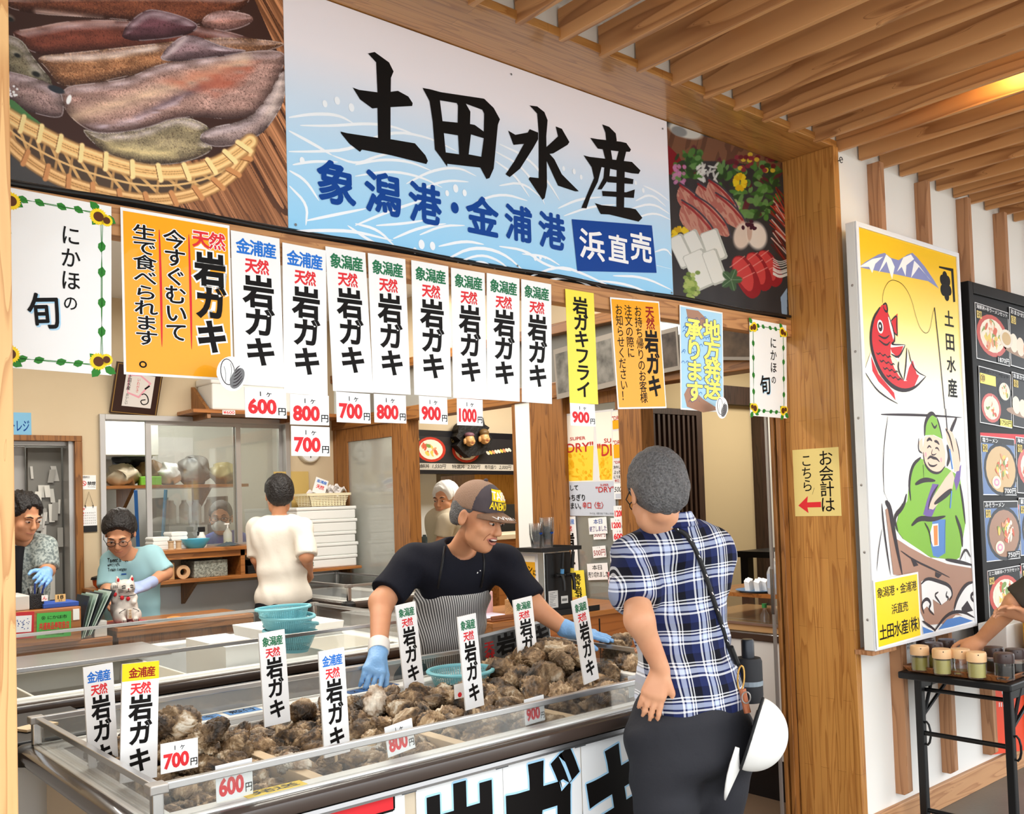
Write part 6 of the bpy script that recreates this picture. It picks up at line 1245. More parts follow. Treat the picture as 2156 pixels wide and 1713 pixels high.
# --- partition side: glass door, menu board, beer server
t = struct(build('door_2', MB().box(3.705, 3.735, 5.46, 5.60, .1, 2.06).box(3.705, 3.735, 6.20, 6.36, .1, 2.06).box(3.705, 3.735, 5.60, 6.20, 1.96, 2.06).box(3.705, 3.735, 5.60, 6.20, .1, .3), w_door, bevel=.003))
build('pane', MB().box(3.716, 3.722, 5.59, 6.21, .3, 1.96), glass_mat('frosted_strip_glass', (.72, .74, .68), .05, .35), t); build('door_pull', MB().box(3.698, 3.706, 5.49, 5.52, 1.0, 1.16), m_chrome, t)
t = thing('tote_bag', (4.0, 5.8, .9), 'patterned tote bag seen through the glass door', 'bag'); build('bag', MB().box(3.88, 4.05, 5.62, 5.95, .95, 1.16), mat('bag_print', (210, 214, 196), .7, var=(18, .1, (120, 160, 110))), t, bevel=.03); build('handle', MB().tube([(3.95, 5.79+.09*math.cos(a), 1.15+.14*math.sin(a)) for a in np.linspace(0, math.pi, 14)], .008, 8), mat('bag_handle', (176, 120, 110)), t)
boxo('low_cabinet', 3.84, 4.06, 5.5, 6.1, 0, .95, m_white, 'white cabinet behind the glass door', 'cabinet')
boxo('far_panel', 4.30, 4.36, 5.0, 6.19, .0, 1.7, m_white, 'white panel on the side kitchen wall', 'panel') if False else None
f = Flat((4.27, 6.2, 2.07), (1, 0, -.015), (0, 0, -1), 1.55, .35, mat('menu_frame_black', (20, 20, 26), .35), .049); w, h = f.w, f.h; t = thing('menu_board', (5.0, 6.2, 1.7), 'long black framed menu board with photos of rice bowls, hanging in the side kitchen', 'menu board')
f.rect(.03, .05, w-.03, h-.04, mat('menu_dark', (40, 38, 40), .4)); f.L = 2; f.rect(.01, .265, w-.03, .318, mat('menu_strip', (196, 190, 180), .5))
bowlred = mat('bowl_red', (190, 52, 34), .4); foods = [mat('food_%d' % i, c, .5) for i, c in enumerate(((236, 226, 206), (222, 150, 110), (120, 150, 70), (226, 196, 90), (206, 90, 60), (240, 220, 200)))]
def food(f, u, v, r, ry=None, n=26, sd=1, bowl=True, kinds=6, L0=None):
 L0 = L0 or f.L; ry = ry or r; R_ = np.random.RandomState(sd); f.L = L0
 if bowl: f.disc(u, v, r, bowl if not isinstance(bowl, bool) else bowlred, ry=ry); f.L += 1; f.disc(u, v, r*.8, foods[0], ry=ry*.8)
 for k in range(n):
  f.L = L0+2+.4*k/n; a = R_.rand()*6.28; d = math.sqrt(R_.rand())*.62; f.disc(u+r*d*math.cos(a), v+ry*d*math.sin(a), r*(.1+.12*R_.rand()), foods[R_.randint(kinds)], ry=ry*(.08+.08*R_.rand()), n=9, ang=R_.rand()*3)
 f.L = L0
for k, (a, price_, nm) in enumerate(((.045, '1,550円', '海鮮丼'), (.40, '2,300円', '特選丼'), (.74, '2,000円', '寿司盛り'), (1.10, '1,200円', '刺身定食'))):
 f.L = 3; food(f, a+.16, .155, .145, .1, sd=k) if k != 2 else [f.disc(a+.05+.03*i, .17-.004*i, .022, foods[[0, 3, 1, 5][i % 4]], ry=.012, ang=.6) for i in range(9)]
 f.L = 3; f.row('①②③④'[k], a+.01, a+.05, .075, .04, pap_cream); f.row(nm, a+.01, a+.14, .29, .034, ink_black, .01); f.fit(price_, a+.17, .272, a+.30, .308, ink_black, .015, skew=.3)
f.done('front', t)
t = thing('mask_carving', (4.9, 6.1, 1.85), 'dark wood carving with two laughing golden masks, in front of the menu board', 'carving'); R_ = np.random.RandomState(2); n = 30; c = aty(998, 922, 6.12)
pl = [(c[0]+(.19+.02*R_.randn())*math.cos(a)*(1.05 if math.cos(a) > 0 else 1), c[2]+.01+(.155+.014*R_.randn())*math.sin(a)) for a in np.linspace(0, 2*math.pi, n+1)[:-1]]; build('slab', MB().prism(pl, 6.12, 6.199), mat('black_bogwood', (16, 14, 14), .6, bump=(30, .8)), t)
m_gold = mat('carved_gold', (206, 156, 100), .4)
for s_, hat in ((-.07, mat('hat_mauve', (122, 84, 96), .5)), (.085, mat('hat_olive', (110, 84, 46), .5))):
 q = c+np.array([s_, -.03, -.02+.02*(s_ > 0)]); g = SDF(q-(.07, .06, .08), q+(.07, .06, .08), .004); g.ell(q, (.042, .04, .052)); g.ell(q+(-.006, -.036, -.004), (.012, .014, .012), .01)
 for e in (-1, 1): g.ell(q+(e*.02, -.028, -.012), (.016, .014, .013), .01); g.ell(q+(e*.047, .005, -.01), (.012, .012, .025), .006)
 g.ell(q+(0, -.026, -.036), (.018, .014, .012), .01); g.done('mask', m_gold, t); build('hat', MB().ell(q+(0, .002, .043), (.044, .04, .022 if s_ < 0 else .034), None, 16, 10), hat, t, smooth=True)
 build('mouth', MB().ell(q+(0, -.037, -.025), (.014, .006, .005)), mat('mouth_red', (120, 40, 30)), t)
boxo('side_counter', 4.6, 6.6, 5.55, 6.0, 0, 1.19, w_count, 'wooden counter in the side kitchen behind the shopkeeper', 'counter'); boxo('counter_top', 4.58, 6.6, 5.53, 6.02, 1.1905, 1.23, mat('cream_top', (232, 214, 186), .4), 'cream topped edge of the side kitchen counter', 'worktop')
boxo('wood_cupboard', 5.15, 5.75, 6.5, 7.0, 0, 1.72, wood('honey_wood', (214, 156, 70), (190, 130, 52), 'Z', 1, .4), 'honey coloured cupboard in the side kitchen', 'cabinet'); boxo('steel_fridge', 5.22, 5.55, 6.36, 6.49, 0, 1.45, mat('dark_steel', (70, 70, 68), .35, metal=.5), 'dark steel appliance on the side kitchen cupboard front', 'appliance')
boxo('kitchen_column', 4.55, 4.74, 6.5, 6.7, 0, 2.9, MATS['kitchen_white'], 'cream column in the side kitchen', 'column')
boxo('carton', 4.33, 4.52, 6.9, 7.1, 1.63, 1.82, MATS['cardboard'], 'brown carton on the side kitchen wall shelf', 'box'); boxo('blue_crate', 4.33, 4.6, 6.85, 7.1, 1.58, 1.63, mat('crate_blue', (70, 84, 150), .5), 'blue crate under the brown carton', 'crate'); boxo('side_shelf_board', 4.25, 4.62, 6.8, 7.15, 1.56, 1.58, w_count, 'wall shelf board in the side kitchen', 'shelf')
for k, (x, m) in enumerate(((4.40, mat('pole_green', (60, 110, 90), .4)), (4.44, mat('pole_red', (190, 40, 44), .4)), (4.49, mat('pole_blue', (40, 120, 190), .4)))): tag(build('mop_pole', MB().tube([(x, 6.95, 1.0), (x+.004, 6.95, 1.53)], .016, 10), m, smooth=True), ['green mop pole in the side kitchen', 'red mop pole in the side kitchen', 'blue mop pole in the side kitchen'][k], 'mop')
boxo('stove_block', 4.25, 4.57, 6.0, 6.24, 0, 1.1, mat('dark_block', (34, 32, 32), .5), 'dark stove block in the side kitchen', 'stove')
for k, (x, r, col_) in enumerate(((4.33, .085, (44, 54, 54)), (4.44, .075, (96, 34, 40)), (4.52, .05, (200, 200, 200)))): tag(build('pot', MB().lathe([(0, 0), (r, 0), (r, .07), (r*1.06, .08), (r*.9, .1), (r*.2, .125), (.012, .14), (0, .14)], (x, 6.12+.05*k, 1.10), 24), mat('pot_%d' % k, col_, .35), smooth=True), ['dark green lidded pot on the stove', 'dark red lidded pot on the stove', 'small pale pot on the stove'][k], 'pot')
PX = 3.733
t = struct(build('door_3', MB().box(3.735, 3.765, 3.44, 3.49, .1, 2.06).box(3.735, 3.765, 3.83, 3.86, .1, 2.06).box(3.735, 3.765, 3.49, 3.83, 2.0, 2.06), w_door)); build('pane', MB().box(3.738, 3.744, 3.44, 3.86, .3, 2.0), glass_mat('door_glass', (.55, .6, .55), .12, .22), t)
zc = (1050, 640, 2.4476); Z = lambda x, y: (zc[0]+x/zc[2], zc[1]+y/zc[2])
f = flat_from_px((Z(308, 570), Z(590, 540), Z(605, 1092), Z(320, 1090)), ('x', PX), mat('beer_poster', (222, 220, 220), .35), .001).zoom(*zc); w, h = f.w, f.h; bt = build('x', MB().box(0, .01, 0, .01, 0, .01), None); bpy.data.objects.remove(bt)
gold = mat('beer_gold', (232, 168, 20), .3); gold2 = mat('beer_light', (250, 204, 60), .3); foam = mat('beer_foam', (244, 236, 222), .4); logo = mat('beer_red', (186, 40, 40), .4); silver = mat('poster_silver', (196, 202, 214), .3); nvy = ink_black
for a, b in ((.02, .66), (.68, 1.0)):
 f.L = 1; f.poly([(a*w, .02*h), (b*w, .02*h), ((b-.04)*w, .67*h), ((a+.05)*w, .67*h)], foam); f.L = 2; f.poly([((a+.02)*w, .33*h), ((b-.02)*w, .33*h), ((b-.05)*w, .66*h), ((a+.06)*w, .66*h)], gold2); f.L = 3
 R_ = np.random.RandomState(6)
 for k in range(60): f.L = 3+.02*k; q_ = R_.rand(); f.disc((a+.07+(b-a-.15)*R_.rand())*w, (.40+.24*q_)*h, (.02+.05*R_.rand())*w*(b-a), [gold, gold2, mat('beer_amber', (240, 184, 40), .3)][k % 3], ry=(.008+.014*R_.rand())*h, n=10, ang=R_.rand())
f.L = 5; f.pfit('SUPER', 368, 680, 448, 703, logo, .01); f.pfit('"DRY"', 328, 708, 487, 768, logo, .012); f.pfit('SU', 543, 690, 580, 715, logo, .01); f.pfit('"DI', 508, 715, 583, 785, logo, .012)
f.L = 1.5; f.ppoly([(312, 918), (598, 912), (605, 1090), (320, 1090)], silver); f.L = 6
f.pfit('冷やして', 318, 930, 410, 962, nvy, .02); f.pfit('ぶっちぎり', 322, 978, 445, 1014, nvy, .022); f.pfit('にうまい。', 324, 1022, 425, 1056, nvy, .02); f.pfit('辛口〈生〉', 432, 1018, 540, 1054, logo, .022); f.pfit('SUPER', 524, 925, 568, 938, logo, .008); f.pfit('"DRY"', 500, 938, 598, 970, logo, .01); f.pfit('すべては、お客さまの「うまい」のために', 470, 1072, 600, 1084, nvy)
tag(f.done('beer_poster'), 'large beer poster with golden glasses on the glass door', 'poster')
f = flat_from_px((Z(582, 548), Z(648, 540), Z(655, 918), Z(588, 922)), ('x', PX-.004), MATS['beer_poster'], .001).zoom(*zc); w, h = f.w, f.h
for a, b in ((.02, .26), (.29, .66)): f.L = 1; f.rect(.08*w, a*h, .92*w, b*h, foam); f.L = 2; f.rect(.1*w, (a+b)/2*h, .9*w, b*h, gold); f.L = 3; f.fit('"DRY"', .08*w, ((a+b)/2-.06)*h, .92*w, (a+b)/2*h, logo, .01)
f.fit('"DRY"', .1*w, .70*h, .9*w, .735*h, logo, .01); f.fit('冷やして', .05*w, .76*h, .75*w, .81*h, nvy, .02); f.fit('ぶっちぎり', .05*w, .825*h, .95*w, .88*h, nvy, .02); f.fit('にうまい。', .05*w, .895*h, .8*w, .94*h, nvy, .02); f.fit('辛口〈生〉', .1*w, .95*h, .9*w, .99*h, logo, .02); tag(f.done('beer_poster'), 'narrow beer poster overlapping the large one on the glass door', 'poster')
def gcard(c, lab, fn, base=pap_white, dx=-.006):
 f = flat_from_px([Z(*q) for q in c], ('x', PX+dx), base, .001); fn(f, f.w, f.h); tag(f.done('door_card'), lab, 'price card', 'cards stuck on the glass door')
gcard(((592, 922), (657, 920), (658, 1003), (597, 1006)), 'card with 500 under the narrow beer poster', lambda f, w, h: (f.fit('500円', .05*w, .2*h, .98*w, .58*h, ink_black, .01, skew=.2), f.rect(.1*w, .66*h, .9*w, .95*h, silver)))
pn = lambda n: (lambda f, w, h: price(f, n))
gcard(((592, 1040), (657, 1036), (657, 1102), (594, 1104)), 'upper price card 1200 on the glass door', pn('1200'))
gcard(((575, 1102), (646, 1100), (649, 1160), (580, 1163)), 'lower price card 1200 on the glass door', pn('1200'), dx=-.009)
gcard(((586, 1160), (654, 1156), (656, 1218), (590, 1222)), 'price card 600 under the two 1200 cards', pn('600'), dx=-.012)
gcard(((573, 1274), (634, 1270), (636, 1338), (577, 1340)), 'price card 1000 beside the plaid sleeve', pn('1000'))
gcard(((487, 1176), (551, 1172), (553, 1210), (489, 1213)), 'half covered 500 card under the closing notice', lambda f, w, h: f.fit('500円', .05*w, -.1*h, .95*w, .7*h, ink_dred, .01), dx=-.003)
gcard(((480, 1250), (550, 1242), (555, 1303), (490, 1308)), 'curled handwritten 500 card on the glass door', lambda f, w, h: (f.row('1ヶ', .35*w, .6*w, .12*h, .16*h, ink_black), f.fit('500円', .06*w, .3*h, .95*w, .85*h, ink_dred, .01)))
purple = mat('ink_purple', (70, 50, 120), .5)
gcard(((461, 1102), (548, 1096), (567, 1180), (467, 1188)), 'handwritten closing notice on the glass door, above the 500 card', lambda f, w, h: (f.row('本日', .28*w, .8*w, .25*h, .3*h, ink_navy, .01), f.fit('終了しました', .04*w, .5*h, .97*w, .85*h, purple, .02)))
gcard(((460, 1338), (560, 1332), (567, 1418), (455, 1422)), 'handwritten sold out notice on the glass door', lambda f, w, h: (f.row('本日', .25*w, .75*w, .25*h, .3*h, ink_black, .01), f.fit('売り切れました', .03*w, .5*h, .99*w, .85*h, ink_black, .02)))
gcard(((560, 1378), (608, 1374), (612, 1462), (568, 1470)), 'pink handwritten notice beside the plaid sleeve', lambda f, w, h: (f.row('天然', .05*w, .95*w, .16*h, .24*h, ink_red, .03), f.row('本日', .1*w, .9*w, .5*h, .26*h, purple, .01), f.row('終了', .15*w, .95*w, .8*h, .26*h, purple, .01)), mat('paper_pink', (240, 214, 220), .5))
gcard(((318, 1097), (400, 1094), (408, 1390), (322, 1392)), 'white oyster slip with blue heading on the glass door, behind the beer server', lambda f, w, h: (f.row('小砂川産', .1*w, .92*w, .09*h, .09*h, ink_blue, .02), f.row('天然', .25*w, .75*w, .21*h, .09*h, ink_red, .03), [f.ch(c_, .55*w, (a+.09)*h, .6*w, .2*h, ink_black, .045) for c_, a in (('岩', .3), ('ガ', .51), ('キ', .72))]), dx=-.004)
gcard(((372, 1374), (448, 1370), (446, 1560), (376, 1562)), 'yellow slip on the glass door beside the beer server', lambda f, w, h: f.col('焼き岩ガキ', .48*w, .1*h, 1.0*h+.3*h*0, .5*w, ink_black, .03), pap_yellow, dx=-.012)
t = thing('wood_counter', (3.3, 3.6, 0), 'orange wood counter below the glass door, carrying the beer server', 'counter'); build('body', MB().box(2.98, 3.69, 3.30, 3.84, 0, .92), wood('orange_panel_wood', (176, 104, 46), (146, 80, 30), 'X', 1, .4), t, bevel=.003); build('top', MB().box(2.92, 3.695, 3.26, 3.85, .92, .945), w_count, t, bevel=.003)
build('panel_line', MB().box(3.36, 3.366, 3.296, 3.30, .05, .9).box(3.0, 3.68, 3.296, 3.30, .78, .785), m_blackp, t)
t = thing('beer_server', (3.11, 3.45, .945), 'steel beer server with black front and taps, on the wooden counter', 'beer server'); build('body', MB().box(3.027, 3.20, 3.32, 3.60, .9455, 1.245), mat('server_steel', (186, 184, 180), .25, metal=.8), t, bevel=.004)
build('front_panel', MB().box(3.034, 3.196, 3.308, 3.32, .96, 1.235), m_blackp, t, bevel=.004); build('drip_tray', MB().box(3.03, 3.34, 3.27, 3.318, .946, .955).box(3.03, 3.34, 3.27, 3.273, .955, .972), m_blackp, t)
for k, x in enumerate((3.10, 3.165)):
 tp = build('tap', MB().tube([(x, 3.308, 1.13), (x, 3.27, 1.13), (x, 3.262, 1.10), (x, 3.262, 1.06)], .009, 10).tube([(x-.03, 3.285, 1.13), (x+.03, 3.285, 1.13)], .008, 8), m_blackp, t, smooth=True)
 build('tap_handle', MB().tube([(x, 3.272, 1.16), (x, 3.262, 1.24)], .0085, 10), m_blackp, tp, smooth=True); build('tap_collar', MB().tube([(x, 3.274, 1.14), (x, 3.271, 1.162)], .009, 10), [mat('collar_blue', (80, 140, 190), .4), mat('collar_yellow', (226, 196, 60), .4)][k], tp)
f = Flat((3.04, 3.3075, 1.06), (1, 0, 0), (0, 0, -1), .06, .08, mat('label_grey', (212, 210, 206), .5), .0006)
for k in range(9): f.rect(.006, .008+.0075*k, .02+.034*RP.rand(), .0105+.0075*k, prt_grey)
f.done('rating_label', t); f = Flat((3.12, 3.3075, 1.03), (1, 0, 0), (0, 0, -1), .045, .035, MATS['label_grey'], .0006); [f.rect(.006+.0022*k, .012, .0072+.0022*k, .024, ink_black) for k in range(15)]; f.done('bar_code', t)
f = Flat((3.0265, 3.56, 1.235), (0, -1, 0), (0, 0, -1), .20, .285, MATS['beer_poster'], .0008); w, h = f.w, f.h; f.rect(.04*w, .1*h, .9*w, .86*h, gold); f.L = 2; f.rect(.04*w, .04*h, .9*w, .14*h, foam); f.L = 3
f.fit('キンキン', .08*w, .2*h, .8*w, .32*h, ink_black, .03); f.fit('に', .82*w, .27*h, .92*w, .36*h, ink_black, .03); f.fit('SUPER', .3*w, .38*h, .62*w, .43*h, logo, .01); f.fit('"DRY"', .1*w, .45*h, .85*w, .6*h, logo, .012); f.fit('冷やしてます', .08*w, .66*h, .85*w, .78*h, ink_black, .025); f.done('poster', t)
tag(build('server_tray', MB().box(2.99, 3.25, 3.29, 3.63, 1.2455, 1.252).box(2.99, 3.25, 3.29, 3.296, 1.252, 1.264).box(2.99, 2.996, 3.296, 3.63, 1.252, 1.264).box(3.244, 3.25, 3.296, 3.63, 1.252, 1.264), m_blackp), 'black tray on top of the beer server', 'tray')
m_cup = glass_mat('clear_cup', (.97, .975, .98), .09, .05)
for k, (q, n_, hz) in enumerate(((((1130, 1152)), 9, .125), (((1153, 1150)), 11, .15))):
 b = np.array(aty(q[0], q[1], 3.42)); b[2] = 1.2525; t = thing('cup_stack', b, ['shorter stack of clear plastic cups on the beer server', 'taller stack of clear plastic cups on the beer server'][k], 'cup stack')
 for i in range(n_): z = (hz-.075)*i/(n_-1); build('cup', MB().lathe([(0, z), (.024, z), (.034, z+.072), (.036, z+.075)], b, 22), m_cup, t, smooth=True)
 f = Flat(b+(-.012, -.0345, .085), (1, 0, 0), (0, 0, -1), .022, .02, 'x', .0001); f.mb = MB(); f.disc(.007, .01, .006, ink_navy, ry=.004, ang=.6); f.disc(.015, .009, .006, ink_navy, ry=.004, ang=-.6); f.mb.flat = True; build('print', f.mb, None, t)
tag(build('serving_tray', MB().box(2.735, 2.91, 3.36, 3.64, .945, .955).box(2.735, 2.91, 3.36, 3.37, .955, .97), mat('tray_brown', (140, 84, 50), .4), bevel=.003), 'brown serving tray on the counter beside the shopkeeper', 'tray'); boxo('tray_table', 2.72, 2.915, 3.34, 3.84, 0, .944, w_count, 'wooden counter end beside the shopkeeper', 'counter')
f = Flat((2.74, 3.40, .9575), (1, 0, 0), (0, 1, 0), .16, .16, mat('leaflet', (214, 206, 226), .4), .001); f.N = np.array([0, 0, 1.]); f.disc(.07, .06, .05, prt_mid, ry=.03); f.disc(.11, .09, .04, prt_red, ry=.02); tag(f.done('leaflet'), 'colourful leaflet on the brown serving tray', 'leaflet')
for k in range(9): tag(build('plate_dark', MB().lathe([(0, 0), (.055, 0), (.07, .006), (.0, .004)], (2.82, 3.73, .945+.0075*k), 24), mat('plate_teal', (44, 62, 66), .4), smooth=True), 'dark teal plate in the stack beside the apron', 'plate', 'stack of dark teal plates')
tag(build('napkin_box', MB().box(2.88, 2.965, 3.345, 3.44, .945, 1.03), mat('rattan', (190, 140, 84), .7, bump=(150, .9)), bevel=.003), 'woven napkin box on the counter', 'box'); tag(build('napkins', MB().box(2.89, 2.955, 3.355, 3.43, 1.0302, 1.05), pap_white), 'white napkins in the woven box', 'napkins')
boxo('pink_box', 2.83, 2.91, 3.56, 3.64, .945, 1.06, mat('pink_board', (232, 190, 190), .5), 'pale pink box on the counter', 'box')
t = thing('lattice_screen', (4.92, 4.1, 0), 'dark wooden lattice screen beyond the opening', 'screen'); build('frame', MB().box(4.64, 4.68, 4.06, 4.10, .3, 2.06).box(5.14, 5.20, 4.06, 4.10, .3, 2.06).box(4.68, 5.14, 4.06, 4.10, 2.02, 2.06).box(4.68, 5.14, 4.06, 4.10, .3, .5), w_dark, t)
for k in range(9): build('bar', MB().box(4.70+.05*k, 4.722+.05*k, 4.065, 4.095, .5, 2.02), w_dark, t)
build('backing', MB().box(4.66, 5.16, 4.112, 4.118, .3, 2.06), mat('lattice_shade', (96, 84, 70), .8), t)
struct(build('trim_13', MB().box(5.2, 6.4, 4.10, 4.159, 2.12, 2.25).box(5.90, 5.98, 4.08, 4.159, 0, 2.12).box(6.2, 6.3, 4.08, 4.159, 0, 2.12), w_dark))
struct(build('trim_14', MB().box(6.0, 6.18, 4.12, 4.159, 0, 2.12), m_white))
t = thing('dining_table', (5.75, 3.6, 0), 'black low table in the room beyond', 'table'); build('top', MB().box(5.3, 6.1, 3.35, 3.9, 1.06, 1.10), m_blackp, t)
for x in (5.35, 6.05):
 for y in (3.4, 3.85): build('leg', MB().box(x-.03, x+.03, y-.03, y+.03, 0, 1.06), m_blackp, t)
t = thing('side_freezer', (4.3, 2.8, 0), 'white chest freezer with dark band, just inside the right opening', 'freezer'); build('body', MB().box(3.955, 4.7, 2.42, 3.4, .20, .765), m_case, t, bevel=.004); build('kick', MB().box(3.98, 4.68, 2.44, 3.38, 0, .20), m_blackp, t); build('band', MB().box(3.945, 4.71, 2.41, 3.41, .7655, .805), m_bump, t, bevel=.006)
build('lid', MB().box(3.96, 4.69, 2.43, 3.39, .8055, .84), mat('lid_painted_reflection', (206, 164, 116), .15), t, bevel=.004); build('handle_rail', MB().box(3.95, 3.965, 2.43, 3.39, .84, .852), m_alu, t)  # wood reflection in the glass lid put into its colour
t = thing('rear_glass_case', (4.3, 2.85, .0), 'low glass fronted case on the chest freezer', 'glass case'); build('shelf', MB().box(4.0, 4.65, 2.45, 3.2, .97, .99), w_count, t); build('glass', MB().box(4.0, 4.006, 2.45, 3.2, .8525, .97), GLS, t)
t = thing('sanitizer', (4.05, 2.76, .99), 'clear sanitizer pump bottle beside the wooden post', 'bottle'); b = np.array([4.05, 2.745, .99]); build('bottle', MB().lathe([(0, 0), (.042, 0), (.045, .008), (.045, .105), (.035, .13), (.016, .145), (.016, .16), (0, .16)], b, 24), mat('sanitizer_plastic', (226, 230, 234), .2, alpha=.75), t, smooth=True); build('label', MB().lathe([(.0455, .03), (.0455, .1)], b, 24), mat('label_blue_white', (190, 204, 226), .4), t)
build('pump', MB().tube([b+(0, 0, .16), b+(0, 0, .205)], .006, 8).tube([b+(0, 0, .203), b+(.05, -.02, .21), b+(.075, -.03, .203)], .005, 8), m_white, t)
tag(build('blue_plate', MB().lathe([(0, .0), (.09, 0), (.115, .012), (.0, .006)], (4.09, 2.88, .99), 28), mat('plate_blue', (90, 140, 190), .4), smooth=True), 'blue plate beside the sanitizer bottle', 'plate')
for k in range(5):
 a = k*1.3; g = MB().obox((4.07+.04*math.cos(a), 2.88+.045*math.sin(a), 1.025), (.018, .006, .006), (-.004, .012, .004), (.004, .006, .024)); tag(build('paper_pack', g, pap_white), 'small white paper pack on the blue plate', 'paper pack', 'paper packs on the blue plate')
t = thing('drink_bottle', (3.99, 2.78, .8405), 'small clear bottle with green cap on the chest freezer', 'bottle'); build('bottle', MB().lathe([(0, 0), (.022, 0), (.022, .05), (.009, .075), (.009, .085), (0, .085)], (3.99, 2.78, .8405), 16), m_cup, t, smooth=True); build('cap', MB().lathe([(0, .085), (.012, .085), (.012, .105), (0, .105)], (3.99, 2.78, .8405), 16), mat('cap_green', (50, 140, 70), .4), t)
struct(build('trim_15', MB().box(3.638, 3.642, 2.483, 2.499, .95, 1.15), m_chrome))
for k, (c, lab) in enumerate(((((1165, 735), (1292, 700), (1296, 810), (1172, 842)), 'leaning black and white harbour photo high in the transom, behind the yellow slip'), (((1300, 715), (1425, 690), (1432, 775), (1306, 806)), 'leaning dark photo high in the transom, behind the orange sign'), (((1440, 680), (1590, 700), (1600, 745), (1445, 768)), 'leaning brown boat photo high in the transom, behind the blue sign'))):
 f = flat_from_px(c, ('x', 3.66), M_('photo_mount', (150, 142, 132), .5), .006); w, h = f.w, f.h; f.rect(.03*w, .1*h, .97*w, .9*h, M_('photo_dark_%d' % k, [(70, 68, 64), (52, 48, 46), (110, 92, 74)][k], .4, var=(14, .5, [(150, 146, 138), (110, 100, 92), (60, 50, 44)][k])))
 tag(f.done('framed_photo'), lab, 'photo', 'leaning photos in the transom')
cat()
# --- right hand wall: light box, menu board, table
def gradz(name, z0, z1, stops, rough=.3):
 m = bpy.data.materials.new(name); m.use_nodes = True; nt = m.node_tree; b = nt.nodes['Principled BSDF']; b.inputs['Roughness'].default_value = rough
 tc = nt.nodes.new('ShaderNodeTexCoord'); se = nt.nodes.new('ShaderNodeSeparateXYZ'); r = nt.nodes.new('ShaderNodeValToRGB'); mr = nt.nodes.new('ShaderNodeMapRange'); mr.inputs['From Min'].default_value = z0; mr.inputs['From Max'].default_value = z1
 e = r.color_ramp.elements; e[0].position, e[1].position = stops[0][0], stops[-1][0]; e[0].color, e[1].color = rgb(*stops[0][1]), rgb(*stops[-1][1])
 for p_, c in stops[1:-1]: k = e.new(p_); k.color = rgb(*c)
 nt.links.new(tc.outputs['Object'], se.inputs[0]); nt.links.new(se.outputs['Z'], mr.inputs['Value']); nt.links.new(mr.outputs[0], r.inputs['Fac']); nt.links.new(r.outputs['Color'], b.inputs['Base Color']); return m
LX0, LX1, LZ0, LZ1 = 3.70, 4.652, .822, 2.618
t = thing('light_box_sign', ((LX0+LX1)/2, 2.07, LZ0), 'tall light box sign with a fisherman and a red fish', 'sign')
b = MB().box(LX0, LX1, 2.053, 2.096, LZ0, LZ1); build('case', b, m_white, t, bevel=.003)
fr = MB().box(LX0, LX0+.022, 2.045, 2.053, LZ0, LZ1).box(LX1-.022, LX1, 2.045, 2.053, LZ0, LZ1).box(LX0+.022, LX1-.022, 2.045, 2.053, LZ0, LZ0+.022).box(LX0+.022, LX1-.022, 2.045, 2.053, LZ1-.022, LZ1); build('frame', fr, mat('frame_white', (232, 234, 238), .3), t, bevel=.002)
for z in np.arange(.95, 2.6, .28): build('screw', MB().ell((LX0-.0005, 2.075, z), (.002, .006, .006), None, 8, 6), m_alud, t)
build('ledge', MB().box(LX0+.0, LX0+.2, 2.06, 2.14, LZ0-.02, LZ0-.001), w_batt, t)
f = Flat((LX0+.02, 2.0522, LZ1-.02), (1, 0, 0), (0, 0, -1), LX1-LX0-.04, LZ1-LZ0-.04, gradz('poster_gradient', 0, 1.78, [(.0, (246, 246, 246)), (.55, (246, 246, 244)), (.66, (250, 240, 200)), (.8, (248, 222, 110)), (.95, (246, 196, 16))]), .0005).zoom(1640, 300, 3.058)
K = prt_ink; W1 = prt_white; mtn = mat('print_mountain', (128, 136, 190), .4)
def S(pts, w, m=K, tp=True): f.stroke(pts, w, m, pix=True, taper=tp); f.L += .06
def P(pts, m): f.ppoly(pts, m); f.L += .06
P([(515, 800), (560, 765), (640, 720), (680, 710), (720, 742), (770, 757), (830, 720), (860, 710), (890, 740), (940, 800), (1000, 890), (1030, 940), (960, 892), (860, 872), (760, 850), (650, 830), (560, 812)], mtn)
for q in ([(515, 800), (600, 750), (670, 735), (620, 780), (600, 840), (580, 800)], [(640, 840), (690, 720), (722, 748), (745, 800), (728, 880), (702, 800), (692, 765), (670, 800)], [(760, 830), (800, 740), (850, 720), (870, 750), (820, 790), (815, 860), (790, 800)], [(850, 870), (870, 760), (900, 790), (960, 870), (1030, 940), (980, 890), (900, 800), (880, 830)]): P(q, W1)
P([(1030, 795), (1122, 812), (1135, 1025), (1122, 1028), (1108, 828), (1030, 806)], ink_black)
for x, y, r in ((1068, 858, 18), (1053, 884, 20), (1086, 890, 20), (1075, 918, 15), (1058, 950, 22), (1094, 952, 20), (1080, 990, 18)): u, v = f.uv(x, y); f.disc(u, v, r*.00135, ink_black, ry=r*.00125); f.L += .03
f.stroke([(1068, 850), (1082, 1000)], .03, ink_black, pix=True); f.L += .03
for c, q in (('土', (1062, 1075, 1126, 1190)), ('田', (1072, 1228, 1131, 1345)), ('水', (1078, 1372, 1140, 1485)), ('産', (1084, 1515, 1150, 1645))): f.pfit(c, *q, ink_black, .025)
f.L = 3
P([(545, 1470), (590, 1350), (640, 1490), (740, 1600), (765, 1680), (720, 1640), (690, 1645), (650, 1590), (610, 1575)], W1); P([(590, 1370), (640, 1490), (740, 1610), (750, 1660), (700, 1600), (640, 1540), (600, 1470)], prt_red)
